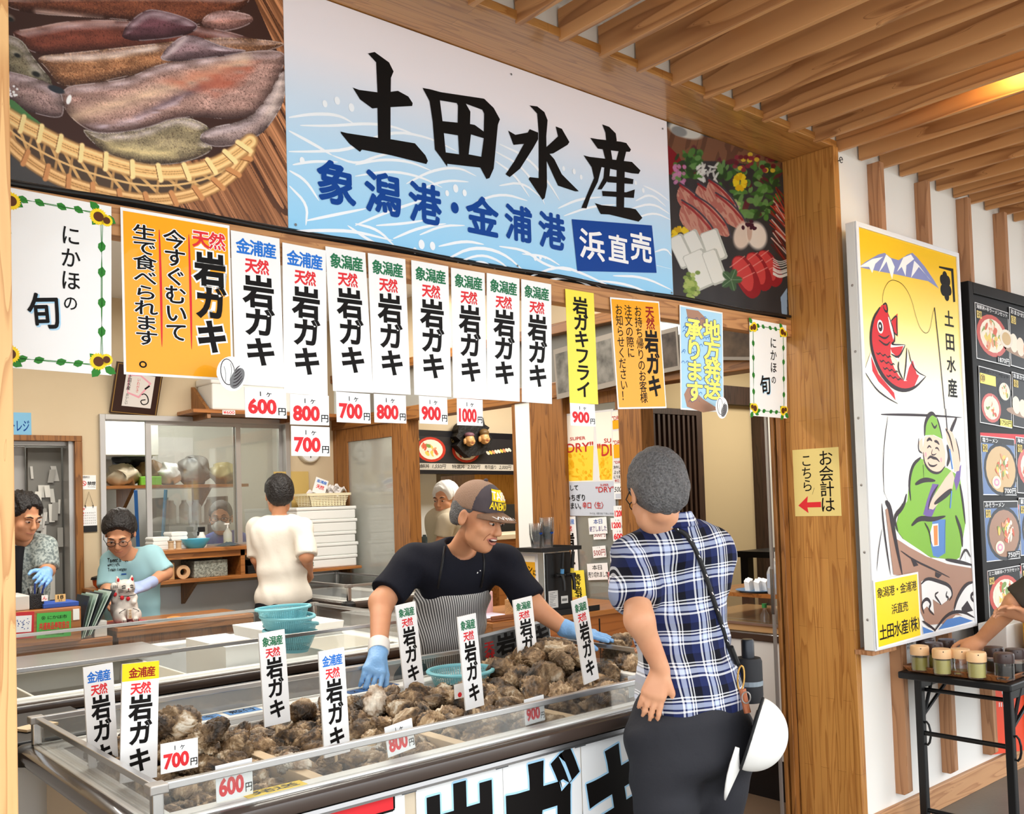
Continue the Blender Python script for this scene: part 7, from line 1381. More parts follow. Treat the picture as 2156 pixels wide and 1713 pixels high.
P([(800, 1530), (820, 1440), (826, 1320), (835, 1420), (862, 1395), (890, 1480), (942, 1505), (880, 1575), (830, 1590)], W1); P([(815, 1530), (835, 1450), (860, 1400), (885, 1490), (900, 1500), (860, 1545)], prt_red)
P([(715, 1290), (812, 1300), (790, 1360), (765, 1410), (720, 1360)], W1); P([(715, 1320), (800, 1310), (770, 1390), (725, 1350)], prt_red); P([(718, 1150), (762, 1100), (764, 1250), (735, 1210)], prt_red)
P([(600, 1200), (622, 1100), (662, 1045), (692, 1045), (702, 1100), (735, 1200), (748, 1280), (718, 1300), (716, 1380), (740, 1450), (770, 1500), (805, 1535), (860, 1530), (900, 1500), (870, 1570), (800, 1590), (740, 1580), (690, 1540), (640, 1470), (606, 1370), (592, 1270)], prt_red)
P([(700, 1120), (720, 1140), (742, 1240), (735, 1270), (715, 1200)], W1)
for q, w in (([(650, 1060), (600, 1140), (585, 1280), (620, 1420), (690, 1540), (780, 1600), (870, 1585), (945, 1505)], .022), ([(668, 1045), (690, 1030), (700, 1090), (680, 1085), (668, 1050)], .012), ([(700, 1100), (735, 1200), (748, 1280), (712, 1300), (812, 1302)], .01), ([(812, 1302), (770, 1390), (720, 1360)], .01), ([(770, 1410), (765, 1460), (800, 1530)], .012), ([(822, 1320), (815, 1450), (802, 1530)], .01), ([(832, 1330), (850, 1420), (890, 1480), (945, 1505)], .008), ([(548, 1470), (590, 1345)], .008), ([(548, 1470), (620, 1585), (690, 1640), (765, 1682)], .007), ([(718, 1150), (760, 1105), (755, 1180), (764, 1250), (730, 1210)], .01),
 ([(638, 1240), (680, 1265), (710, 1240)], .009), ([(640, 1270), (690, 1310), (715, 1280)], .009)): S(q, w)
for r_ in range(4):
 for c_ in range(3): x, y = 640+32*c_+22*r_, 1350+48*r_+10*c_; S([(x-16, y), (x-4, y+16), (x+8, y+2), (x+18, y+14)], .007)
u, v = f.uv(650, 1185); f.disc(u, v, .026, W1, ry=.03); f.L += .03; f.disc(u, v, .018, K, ry=.021); f.L += .03; f.disc(u-.002, v-.002, .007, W1); f.L += .03
S([(665, 1032), (668, 960), (700, 895), (740, 882), (800, 912), (850, 1000), (880, 1120), (905, 1195), (945, 1235), (972, 1205), (988, 1100), (1000, 1062)], .0022, ink_black, False); S([(1000, 1062), (1030, 1330), (1066, 1713)], .0075, K, False)
f.zoom(1780, 860, 3.293); f.L = 5
P([(290, 50), (740, 55), (720, 140), (800, 400), (820, 640), (300, 660), (262, 560), (258, 300)], W1)
S([(245, 40), (420, 42), (600, 48), (805, 62)], .012); S([(292, 55), (266, 240), (258, 430), (268, 605)], .006); S([(770, 60), (735, 140), (715, 200)], .022)
P([(290, 690), (345, 900), (450, 960), (560, 1020), (700, 1072), (870, 1105), (884, 1180), (884, 1470), (560, 1500), (410, 1160), (330, 1150), (275, 700)], prt_boat)
P([(520, 345), (600, 380), (700, 410), (790, 470), (815, 640), (830, 790), (812, 900), (790, 1030), (745, 1060), (690, 1040), (590, 1030), (480, 980), (400, 905), (345, 830), (370, 720), (425, 640), (440, 500), (460, 400)], prt_lime)
P([(350, 900), (400, 905), (520, 985), (590, 1035), (700, 1045), (745, 1065), (870, 1075), (870, 1105), (700, 1075), (560, 1025), (440, 960)], W1)
P([(600, 775), (690, 765), (690, 1000), (640, 1032), (605, 1020), (590, 950)], prt_mid); P([(600, 800), (640, 795), (645, 950), (605, 955), (580, 880)], W1); P([(607, 812), (636, 808), (637, 945), (612, 948)], prt_orange)
P([(600, 520), (645, 525), (600, 620), (580, 700), (560, 740), (535, 735), (560, 640)], prt_purple); P([(545, 745), (590, 690), (625, 680), (600, 740), (570, 780)], prt_purple); P([(765, 440), (800, 385), (790, 500), (765, 570), (750, 500)], prt_purple)
P([(690, 130), (740, 165), (775, 260), (795, 350), (785, 430), (752, 440), (735, 320), (700, 220)], prt_skin); P([(735, 425), (752, 480), (735, 570), (670, 620), (605, 700), (570, 690), (600, 620), (690, 480)], prt_skin)
P([(545, 185), (560, 70), (600, 20), (640, 90), (668, 210), (610, 182)], prt_lime); P([(548, 195), (600, 182), (666, 212), (690, 300), (688, 390), (650, 448), (590, 440), (540, 380), (530, 290)], prt_skin); P([(530, 200), (505, 230), (515, 300), (535, 300)], prt_skin)
for x, y in ((553, 318), (660, 355)): u, v = f.uv(x, y); f.disc(u, v, .009, mat('print_pink', (246, 150, 160), .4), ry=.011); f.L += .03
for q, w in (([(545, 190), (548, 90), (592, 22), (630, 60)], .022), ([(630, 60), (650, 120), (670, 212)], .012), ([(592, 95), (615, 140), (632, 110)], .012), ([(560, 225), (580, 205), (598, 225)], .014), ([(612, 225), (632, 228), (648, 250)], .014), ([(563, 275), (578, 255), (592, 272)], .009), ([(618, 275), (635, 270), (648, 295)], .009), ([(600, 280), (590, 318), (612, 322), (628, 310)], .007), ([(565, 350), (585, 330), (606, 342), (628, 345), (650, 370)], .014), ([(568, 370), (580, 395), (610, 400), (634, 385)], .01),
 ([(535, 300), (545, 385), (590, 440), (650, 450), (690, 395)], .013), ([(505, 205), (500, 290), (530, 310)], .01), ([(520, 338), (460, 390), (435, 520), (450, 640)], .02), ([(420, 590), (400, 680), (330, 750), (360, 850)], .022), ([(480, 525), (540, 490), (620, 500)], .022), ([(535, 390), (540, 480)], .018), ([(640, 530), (590, 610), (570, 700)], .012), ([(612, 660), (700, 590), (735, 560)], .028), ([(455, 810), (510, 755), (600, 770), (690, 745)], .024), ([(545, 790), (580, 850), (590, 940)], .012), ([(760, 740), (800, 850), (808, 960)], .026), ([(690, 770), (682, 1000)], .008), ([(790, 520), (810, 640), (828, 800)], .02), ([(700, 250), (720, 330), (700, 400)], .028), ([(690, 140), (720, 190), (745, 300)], .013), ([(760, 200), (785, 300), (790, 370)], .009),
 ([(275, 640), (305, 680), (330, 850), (390, 1150)], .032), ([(248, 655), (265, 850), (310, 1160)], .012), ([(250, 830), (225, 980), (213, 1130)], .006), ([(380, 985), (470, 1050), (600, 1110), (720, 1170)], .009), ([(690, 1045), (780, 1060), (880, 1085)], .018), ([(870, 1090), (880, 1170)], .016), ([(820, 970), (830, 1060)], .014), ([(790, 1050), (830, 960), (865, 1030)], .012)): S(q, w)
P([(450, 1040), (480, 1055), (502, 1085), (470, 1095)], K); P([(620, 1130), (665, 1150), (640, 1175), (618, 1160)], K); f.stroke([(690, 0), (702, 150)], .009, K, pix=True); f.L += .03; f.stroke([(718, 280), (738, 420)], .014, prt_mid, pix=True); f.stroke([(732, 570), (722, 690)], .012, prt_mid, pix=True); f.L += .03
P([(520, 1200), (560, 1170), (650, 1195), (720, 1230), (735, 1290), (700, 1330), (660, 1360), (600, 1320), (610, 1420), (560, 1370), (530, 1400)], W1); P([(740, 1400), (780, 1290), (840, 1220), (886, 1200), (890, 1470), (800, 1430)], W1); P([(530, 1500), (640, 1540), (760, 1430), (890, 1440), (895, 1480), (560, 1560), (530, 1560)], W1); P([(640, 1530), (700, 1460), (790, 1440), (880, 1470), (740, 1510)], prt_mid); P([(530, 1510), (610, 1545), (535, 1560)], prt_mid)
for q, w in (([(520, 1215), (560, 1172), (640, 1195), (720, 1225), (740, 1290), (715, 1330)], .018), ([(700, 1265), (690, 1300), (712, 1310), (700, 1330)], .012), ([(640, 1270), (610, 1290), (640, 1330), (660, 1360)], .012), ([(540, 1420), (520, 1350), (560, 1310), (590, 1350), (570, 1390), (610, 1430)], .016), ([(745, 1410), (770, 1310), (830, 1215), (886, 1200)], .02), ([(886, 1270), (860, 1300), (886, 1340)], .02), ([(610, 1545), (700, 1420), (800, 1400), (893, 1450)], .016), ([(530, 1470), (600, 1520), (620, 1540)], .012)): S(q, w)
P([(800, 1380), (840, 1330), (880, 1400), (800, 1420)], K)
f.done('poster', t)
f = flat_plane(((1838, 1217), (1933, 1208), (1941, 1338), (1848, 1369)), 2.038, pap_white, .003); w, h = f.w, f.h; f.rect(.03*w, .03*h, .97*w, .97*h, prt_yellow); f.L = 2
f.row('象潟港・金浦港', .06*w, .94*w, .2*h, .15*h, ink_black, .015); f.row('浜直売', .35*w, .72*w, .48*h, .15*h, ink_black, .015)
u, n = .06*w, 7
for c in '土田水産(株)':
 cw = .16*w if c not in '()' else .055*w
 if c in '()': f.fit(c, u+.008*w, .69*h, u+.045*w, .88*h, ink_black, .03)
 else: f.ch(c, u+cw/2, .78*h, cw, .22*h, ink_black, .02)
 u += cw
tag(f.done('yellow_notice'), 'yellow notice with black lettering over the lower left corner of the light box', 'notice')
f = flat_from_px(((1668.7, 946.7), (1765, 941), (1772, 1085), (1674, 1087)), ('x', 3.699), pap_cream, .0012); w, h = f.w, f.h; f.col('お会計は', .72*w, .04*h, .95*h, .3*w, ink_black, .008); f.col('こちら', .3*w, .08*h, .64*h, .24*w, ink_black, .006); f.stroke([(.45*w, .58*h), (.40*w, .68*h)], .03*w, ink_black, taper=True)
f.poly([(.08*w, .84*h), (.3*w, .7*h), (.28*w, .795*h), (.58*w, .79*h), (.58*w, .87*h), (.28*w, .87*h), (.3*w, .955*h)], ink_red); tag(f.done('paper_note'), 'cream handwritten note with a red arrow taped to the wooden post', 'note')
BX = 4.715; t = thing('menu_display', (5.6, 2.07, .70), 'black framed menu panel of food photo cards beside the light box', 'menu board'); build('backing', MB().box(BX+.05, 6.6, 2.05, 2.08, .75, 2.44), M_('menu_black', (20, 19, 20), .5), t)
build('frame', MB().box(BX, BX+.05, 2.035, 2.095, .70, 2.49).box(BX+.05, 6.6, 2.035, 2.095, 2.435, 2.49).box(BX+.05, 6.6, 2.035, 2.095, .70, .755), M_('frame_black_wood', (24, 22, 21), .5), t, bevel=.003)
build('red_band', MB().box(BX+.06, 6.6, 2.046, 2.05, 1.70, 1.75).box(BX+.06, 6.6, 2.046, 2.05, 1.03, 1.07).box(BX+.06, 6.6, 2.046, 2.05, 1.36, 1.385), prt_red, t)
Z2 = lambda x, y: (1880+x/2.1417, 600+y/2.1417)
def mcard(c, lab, no, title, price_, kind, sd):
 f = flat_plane([Z2(*q) for q in c], 2.044, pap_white, .002); w, h = f.w, f.h; f.rect(.012*w, .015*h, .985*w, .985*h, M_('card_slate', (26, 26, 30), .4)); f.L = 2
 blue = mat('card_blue', (66, 104, 160), .4); soup = mat('soup_brown', (150, 104, 72), .4); soup2 = mat('soup_gold', (196, 160, 100), .4)
 if kind == 'don': food(f, .48*w, .52*h, .46*w, .38*h, 40, sd); f.L = 5; f.disc(.9*w, .5*h, .2*w, mat('soup_bowl', (226, 214, 196), .4), ry=.17*h); f.L = 5.3; f.disc(.9*w, .5*h, .14*w, soup2, ry=.12*h)
 elif kind == 'sushi':
  f.disc(.6*w, .72*h, .8*w, mat('plate_tan', (150, 110, 76), .4), ry=.1*h); f.L = 3
  for i in range(6): f.disc((.1+.2*i)*w, (.6+.03*i)*h, .12*w, foods[[0, 5, 1, 3, 4, 0][i]], ry=.16*h, ang=.4); f.L += .1
 elif kind == 'ramen':
  f.rect(.012*w, .12*h, .985*w, .985*h, blue); f.L = 2.3; f.disc(.55*w, .55*h, .5*w, mat('bowl_dark', (60, 64, 70), .4), ry=.46*h); f.L = 2.6; f.disc(.55*w, .55*h, .44*w, soup if sd % 2 else soup2, ry=.40*h); f.L = 3; food(f, .6*w, .5*h, .34*w, .3*h, 26, sd, bowl=False)
  f.L = 5.2; f.disc(.4*w, .78*h, .13*w, foods[5], ry=.11*h); f.L = 5.4; f.disc(.4*w, .78*h, .08*w, mat('naruto_pink', (240, 130, 170), .4), ry=.065*h); f.L = 5.6; f.disc(.4*w, .78*h, .045*w, foods[5], ry=.035*h)
 else: food(f, .35*w, .7*h, .3*w, .26*h, 30, sd); f.L = 2; food(f, .78*w, .35*h, .22*w, .2*h, 20, sd+1, bowl=mat('bowl_dark', (60, 64, 70))); f.L = 5; f.rect(.02*w, .1*h, .5*w, .3*h, pap_yellow)
 f.L = 6; f.rect(.01*w, .015*h, .99*w if kind == 'don' else .6*w, .12*h, M_('card_slate', (26, 26, 30), .4)); f.L = 6.4; f.fit(title, .03*w, .025*h, min(.95, .03+.09*len(title))*w, .105*h, pap_white if kind != 'set' else ink_black, .012)
 f.rect(.03*w, .14*h, .17*w, .27*h, pap_cream); f.L = 7; f.ch(no, .1*w, .205*h, .13*w, .12*h, ink_black, .012)
 if price_: f.L = 6.4; f.rect(.6*w, .86*h, .985*w, .985*h, MATS['card_slate'] if kind != 'set' else pap_yellow); f.L = 7; f.fit(price_, .62*w, .875*h, .97*w, .97*h, pap_white if kind != 'set' else ink_black, .015)
 tag(f.done('menu_card'), lab, 'menu card', 'photo cards on the menu panel')
mcard(((370, 85), (523, 118), (525, 362), (378, 335)), 'menu card of a rice bowl with noodle set, topmost in the left column', '㉘', '海鮮丼+半ラーメンセット', '1870円', 'don', 1)
mcard(((527, 108), (672, 145), (676, 400), (530, 366)), 'menu card of sushi, topmost in the second column', '⑤', 'おまかせにぎり', '', 'sushi', 2)
mcard(((388, 368), (533, 398), (535, 640), (393, 626)), 'menu card of a rice bowl and soup set, second in the left column', '㉝', '海鮮丼+アラ汁セット', '1750円', 'set', 3)
mcard(((538, 396), (680, 425), (684, 660), (542, 640)), 'menu card of pale sushi, second in the second column', '⑥', 'おまかせ', '', 'sushi', 4)
mcard(((395, 682), (550, 690), (556, 946), (406, 948)), 'menu card of clear ramen priced 700, third in the left column', '㉖', '塩ラーメン', '700円', 'ramen', 6)
mcard(((556, 690), (700, 698), (704, 940), (560, 944)), 'menu card of shrimp bowl, third in the second column', '⑰', '海老天丼', '', 'don', 7)
mcard(((409, 980), (566, 966), (572, 1228), (421, 1252)), 'menu card of miso ramen priced 750, fourth in the left column', '㉗', 'みそラーメン', '750円', 'ramen', 9)
mcard(((570, 966), (710, 955), (716, 1205), (576, 1226)), 'menu card of soy ramen, fourth in the second column', '㉕', '醤油ラーメン', '', 'ramen', 10)
mcard(((424, 1288), (574, 1262), (584, 1490), (440, 1520)), 'menu card of a small rice bowl set, lowest in the left column', '㊱', 'ミニ海鮮丼+アラ汁セット', '', 'don', 11)
mcard(((578, 1260), (715, 1238), (722, 1466), (588, 1488)), 'menu card of a set meal, lowest in the second column', '⑨', 'セット', '', 'don', 13)
f = flat_plane(((2096, 1440), (2158, 1425), (2160, 1570), (2080, 1598)), 2.12, mat('red_board', (232, 72, 36), .4), .004); w, h = f.w, f.h; f.fit('いか', .28*w, .12*h, .6*w, .2*h, pap_white, .03); [f.rect((.2+.06*k)*w, .3*h, (.225+.06*k)*w, .36*h, pap_white) for k in range(8)]; tag(f.done('red_banner'), 'bright red board standing against the wall below the table', 'board')
f = flat_plane(((1905, 1345), (1924, 1340), (1926, 1368), (1907, 1374)), 2.154, pap_white, .002); f.row('消火器', .1*f.w, .9*f.w, .35*f.h, .3*f.h, ink_black, .01); f.fit('Fire', .2*f.w, .6*f.h, .7*f.w, .8*f.h, ink_black); tag(f.done('fire_notice'), 'small white notice on the wall behind the condiment jars', 'notice')
TX, TY0, TY1, TZ = 3.955, 1.62, 2.09, .70; t = thing('folding_table', (4.8, 1.85, 0), 'black folding table against the wall, carrying the condiment tray', 'table')
build('top', MB().box(TX, 5.75, TY0, TY1, TZ-.03, TZ), m_blackp, t, bevel=.006)
for x in (TX+.09, 5.62):
 for y in (TY0+.05, TY1-.05): build('leg', MB().box(x-.016, x+.016, y-.016, y+.016, 0, TZ-.03), m_black, t, bevel=.003)
 build('cross_bar', MB().tube([(x, TY0+.05, .43), (x, TY1-.05, .43)], .010, 10), m_black, t); build('cross_bar', MB().tube([(x, TY0+.05, .10), (x, TY1-.05, .10)], .010, 10), m_black, t); build('cross_bar', MB().tube([(x+.04, TY0+.05, .61), (x+.04, TY1-.05, .61)], .009, 10), m_black, t)
 s_ = 1 if x < 4.5 else -1
 for y in (TY0+.05, TY1-.05):
  build('brace', MB().tube([(x, y, .45), (x+s_*.13, y, .67)], .008, 8).tube([(x+s_*.02, y, .5), (x+s_*.34, y, .655)], .008, 8), m_black, t); build('latch', MB().tube([(x-.02, y, .40+.05*math.sin(a)) if False else (x+.0, y-.022+.018*math.cos(a), .43+.05*math.sin(a)) for a in np.linspace(0, 6.28, 12)], .005, 6), m_black, t)
build('side_rail', MB().box(TX+.09, 5.62, TY0+.045, TY0+.055, .62, .65).box(TX+.09, 5.62, TY1-.055, TY1-.045, .62, .65), m_black, t)
tray(TX+.005, 5.0, TY0+.01, TY1-.02, TZ+.001, .028, 'brown wooden patterned tray on the folding table', wood('tray_wood', (160, 100, 56), (120, 70, 36), 'X', 1, .3))
m_jar = glass_mat('jar_glass', (.97, .985, .98), .08, .03); caps = {'t': mat('cap_tan', (232, 190, 144), .4), 'd': mat('cap_brown', (62, 46, 44), .35)}
def jar(q, cap, liq, lev, lab, s=1.):
 c = np.array(atz(q[0], q[1], .7115)); t = thing('condiment_jar', c, lab, 'jar', 'condiment jars on the tray'); r, h = .0365*s, .072*s
 build('glass', MB().lathe([(0, .001), (r*.96, .001), (r, .004), (r, h), (r*.9, h+.004)], c, 28), m_jar, t, smooth=True)
 if lev: build('contents', MB().lathe([(0, .006), (r*.9, .006), (r*.9, h*lev), (0, h*lev)], c, 24), liq, t, smooth=True)
 build('lid', MB().lathe([(r*1.03, h-.004), (r*1.05, h), (r*1.05, h+.026*s), (r*.98, h+.034*s), (0, h+.036*s)], c, 28), caps[cap], t, smooth=True); build('spout', MB().ell(c+np.array((-r*.8, -r*.55, h+.026*s)), (.004, .004, .003), None, 8, 6), m_blackp, t)
oil = mat('oil_olive', (158, 146, 66), .2); oil2 = mat('oil_pale', (196, 184, 110), .2); soy = mat('soy_black', (22, 14, 12), .15); pinkl = mat('oil_thin', (186, 166, 96), .2)
jar((1938, 1411), 't', oil, .8, 'tan capped jar of olive oil at the left front of the tray'); jar((1985, 1419), 't', oil2, .85, 'tan capped jar of pale oil, second from the left in the front row'); jar((2024, 1419), 't', pinkl, .25, 'tan capped nearly empty jar below the reaching hand'); jar((2058, 1427), 't', oil2, .85, 'tan capped jar of pale oil next to the soy jars')
jar((1950, 1394), 'd', oil, .8, 'brown capped jar behind the leftmost tan one'); jar((1968, 1404), 'd', oil, .8, 'brown capped jar of olive oil between the two left tan ones'); jar((1996, 1396), 'd', soy, .8, 'brown capped jar of dark sauce behind the second tan one'); jar((2095, 1415), 'd', soy, .7, 'brown capped soy jar at the left of the soy group'); jar((2116, 1430), 'd', soy, .8, 'brown capped soy jar nearest the table edge'); jar((2140, 1420), 'd', soy, .7, 'brown capped soy jar at the right of the soy group')
boxo('rear_tub', 4.62, 4.95, 1.9, 2.03, .7115, .84, m_white, 'white plastic tub at the back of the tray', 'tub'); boxo('yellow_box', 4.70, 4.98, 1.66, 1.86, .7115, .86, mat('box_ochre', (214, 160, 40), .5), 'ochre yellow box at the right of the tray', 'box')
# --- people
def nz(v): v = np.asarray(v, float); return v/np.linalg.norm(v)
def frame(fwd, up=(0, 0, 1)):
 f = nz(fwd); r = nz(np.cross(f, up)); return np.stack([r, f, np.cross(r, f)], 1)
sk1 = mat('skin_warm', (214, 158, 122), .5, spec=.35, var=(14, .6, (200, 140, 106))); sk2 = mat('skin_tan', (212, 154, 116), .5, spec=.35, var=(14, .6, (198, 136, 102)))
m_eye = mat('eye_white', (226, 220, 214), .3); m_iris = mat('iris_dark', (30, 22, 20), .2); m_lip = mat('lip', (182, 112, 98), .5); m_teeth = mat('teeth', (236, 230, 220), .3); m_mouth = mat('mouth_dark', (60, 24, 24), .6)
m_glove = mat('glove_blue', (128, 176, 226), .4, bump=(120, .25)); m_cuff = mat('glove_cuff', (226, 222, 218), .5)
h_black = mat('hair_black', (26, 22, 22), .45, bump=(90, 1.)); h_grey = mat('hair_grey', (58, 56, 57), .5, var=(160, .5, (122, 120, 120)), bump=(220, .8))
def head(g, c, R, s=1.0, neck=None, jaw=1.0):
 Q = lambda x, y, z: c+R@(np.array([x, y, z])*s); E = lambda p, r, k=.015, sub=False: g.ell(Q(*p), np.array(r)*s, k*s, R, sub)
 if neck is not None: g.cone(Q(0, -.022, -.07), neck, .036*s, .046*s, .018)
 E((0, -.015, .035), (.076, .094, .084)); E((0, .034, -.035), (.057, .060, .078), .025); E((0, .048, -.086), (.044*jaw, .04, .034), .03); E((0, .074, -.100), (.02, .016, .016), .02)
 for e in (-1, 1):
  E((e*.043, .062, -.03), (.024, .024, .024), .02); E((e*.03, .086, .024), (.028, .013, .010), .014); E((e*.0315, .103, .004), (.018, .013, .0105), .012, True); E((e*.050, .032, -.066), (.014, .030, .026), .02)
  E((e*.080, -.012, -.008), (.010, .020, .034), .008); E((e*.086, -.004, -.006), (.006, .012, .02), .006, True); E((e*.011, .104, -.034), (.008, .010, .008), .008)
 g.cone(Q(0, .092, .012), Q(0, .113, -.028), .008*s, .012*s, .012*s); E((0, .094, -.056), (.023, .012, .007), .010); E((0, .090, -.068), (.020, .012, .008), .010)
def face(t, c, R, s=1.0, look=(0, 0), mouth='closed', brow=h_black, eyes=True):
 Q = lambda x, y, z: c+R@(np.array([x, y, z])*s)
 for e in (-1, 1):
  if eyes:
   b = build('eye', MB().ell((0, 0, 0), (.0145*s, .010*s, .005*s), None, 14, 10).xf(lambda q: Q(e*.0315, .0905, .004)+R@q), m_eye, t, smooth=True)
   build('iris', MB().ell((0, 0, 0), (.006*s, .003*s, .0058*s), None, 12, 8).xf(lambda q: Q(e*.0315+look[0], .0995, .003+look[1])+R@q), m_iris, b, smooth=True); build('eyelid', MB().tube([Q(e*.017, .097, .006), Q(e*.0315, .103, .0115), Q(e*.046, .092, .006)], .0022*s, 6), m_lip if False else sk2, b, smooth=True)
  build('eyebrow', MB().tube([Q(e*.014, .101, .026), Q(e*.032, .100, .033), Q(e*.052, .086, .026)], [.003*s, .004*s, .002*s], 6), brow, t, smooth=True)
 if mouth == 'closed': build('mouth', MB().tube([Q(-.024, .092, -.061), Q(-.01, .1045, -.062), Q(.01, .1045, -.062), Q(.024, .092, -.061)], .0022*s, 6), m_lip, t, smooth=True)
 elif mouth == 'open':
  build('mouth', MB().ell((0, 0, 0), (.026*s, .010*s, .009*s), None, 18, 10).xf(lambda q: Q(0, .094, -.062)+R@q), m_mouth, t, smooth=True); build('teeth', MB().ell((0, 0, 0), (.020*s, .007*s, .0042*s), None, 16, 8).xf(lambda q: Q(0, .0985, -.058)+R@q), m_teeth, t, smooth=True)
  build('lip', MB().tube(smoothpts([Q(-.027, .088, -.06), Q(-.014, .103, -.0515), Q(.014, .103, -.0515), Q(.027, .088, -.06)]), .0028*s, 8).tube(smoothpts([Q(-.027, .088, -.06), Q(-.014, .102, -.0745), Q(.014, .102, -.0745), Q(.027, .088, -.06)]), .0032*s, 8), m_lip, t, smooth=True)
def hair(t, c, R, m, s=1.0, front=.045, low=-.055, thick=.010, h=.006, nm='hair', side=.0, wob=.0022):
 g = SDF(c-.16*s, c+.16*s, h); Q = lambda x, y, z: c+R@(np.array([x, y, z])*s); g.ell(Q(0, -.018, .037), np.array((.077+thick, .095+thick, .086+thick))*s, 0, R); g.ell(Q(0, -.05, -.01), np.array((.072+thick*.6, .06+thick*.6, .075))*s, .02, R)
 g.cut(Q(0, front, .045), R@nz((0, .78, -.62))); g.cut(Q(0, 0, low), R@np.array([0, 0, -1.])); g.cut(Q(0, .045, -.01), R@nz((0, .9, -.25)))
 for e in (-1, 1): g.ell(Q(e*.087, .012, -.012), np.array((.022, .030, .034))*s, .004, R, True)
 g.wob([wob, wob*.6], [160, 320], 3); return g.done(nm, m, t, 1)
def glasses(t, c, R, s=1.0, m=None):
 Q = lambda x, y, z: c+R@(np.array([x, y, z])*s); g = MB()
 for e in (-1, 1):
  g.tube([Q(e*.034+.024*math.cos(a), .112-.004*abs(math.cos(a)), .0+.017*math.sin(a)) for a in np.linspace(0, 2*math.pi, 22)], .0019*s, 6); g.tube([Q(e*.058, .108, .006), Q(e*.078, .07, .008), Q(e*.084, -.005, .01), Q(e*.083, -.02, -.008)], .0018*s, 6)
 g.tube([Q(-.011, .113, .004), Q(0, .117, .007), Q(.011, .113, .004)], .0018*s, 6); b = build('glasses', g, m or m_blackp, t, smooth=True)
 for e in (-1, 1): build('lens', MB().lathe([(0, .0), (.022*s, .0)], (0, 0, 0), 18).xf(lambda q: Q(e*.034, .111, 0)+R@np.array([q[0], q[2], q[1]*.72])), glass_mat('lens_glass', (.96, .97, .97), .06, .0), b)
def hand(g, w, d, n, side, curl=(.2, .2, .2, .25), spread=.06, thumb=.5, s=1.0, tc=.3):
 """w wrist, d finger direction, n palm normal; side=+1 puts the thumb along cross(d,n)"""
 d = nz(d); n = nz(n-d*(np.dot(n, d))); x = np.cross(d, n)*side; k0 = w+d*.088*s
 for o, r in ((.026, .015), (.009, .016), (-.009, .016), (-.026, .0145)): g.cone(w+x*o*.55*s+d*.012*s, w+d*(.082-abs(o)*.15)*s+x*o*s, .017*s, r*s, .008)
 for i, (o, L) in enumerate(((.028, .074), (.0095, .082), (-.0095, .077), (-.027, .061))):
  p = w+d*(.080-abs(o)*.2)*s+x*o*s; a = spread*(1.4-i)*1.0
  for q, (f_, r0, r1) in enumerate(((.45, .0098, .009), (.31, .009, .0084), (.24, .0084, .007))):
   ang = curl[i]*(q+.6); v = nz(d*math.cos(ang)+n*math.sin(ang)+x*a); p2 = p+v*L*f_*s; g.cone(p, p2, r0*s, r1*s, .003); p = p2
 b = w+d*.026*s+x*.024*s; v = nz(x*math.sin(thumb)*1.0+d*math.cos(thumb)+n*.25); p = b
 for q, (L, r0, r1) in enumerate(((.044, .0155, .0115), (.032, .0112, .0098), (.026, .0098, .0078))):
  v = nz(v+n*tc*.5*q-x*.18*q+d*.1*q); p2 = p+v*L*s; g.cone(p, p2, r0*s, r1*s, .006 if q == 0 else .003); p = p2
def hit(g, px, py, t0=1.5, t1=4.5, back=.006):
 d = ray(px, py); T = np.arange(t0, t1, .004); I = np.round((CP+d*T[:, None]-g.lo)/g.h).astype(int); ok = ((I >= 0) & (I < g.n)).all(1); v = np.ones(len(T)); v[ok] = g.f[tuple(I[ok].T)]
 k = np.argmax(v < 0); return CP+d*(T[k]-back) if v[k] < 0 else None
def sleeve_on(S, s_, q, a, r0, r1, k, d0):
 T = SDF(S.lo, S.lo+S.h*(S.n-1), S.h); T.n = S.n; T.ax = S.ax; T.f = np.full(S.n, .05, np.float32); T.cone(s_, q+a*.03, r0, r1); T.cut(q+a*d0, a); t = np.clip(.5+.5*(S.f-T.f)/k, 0, 1); S.f = (S.f*(1-t)+T.f*t-k*t*(1-t)).astype(np.float32)
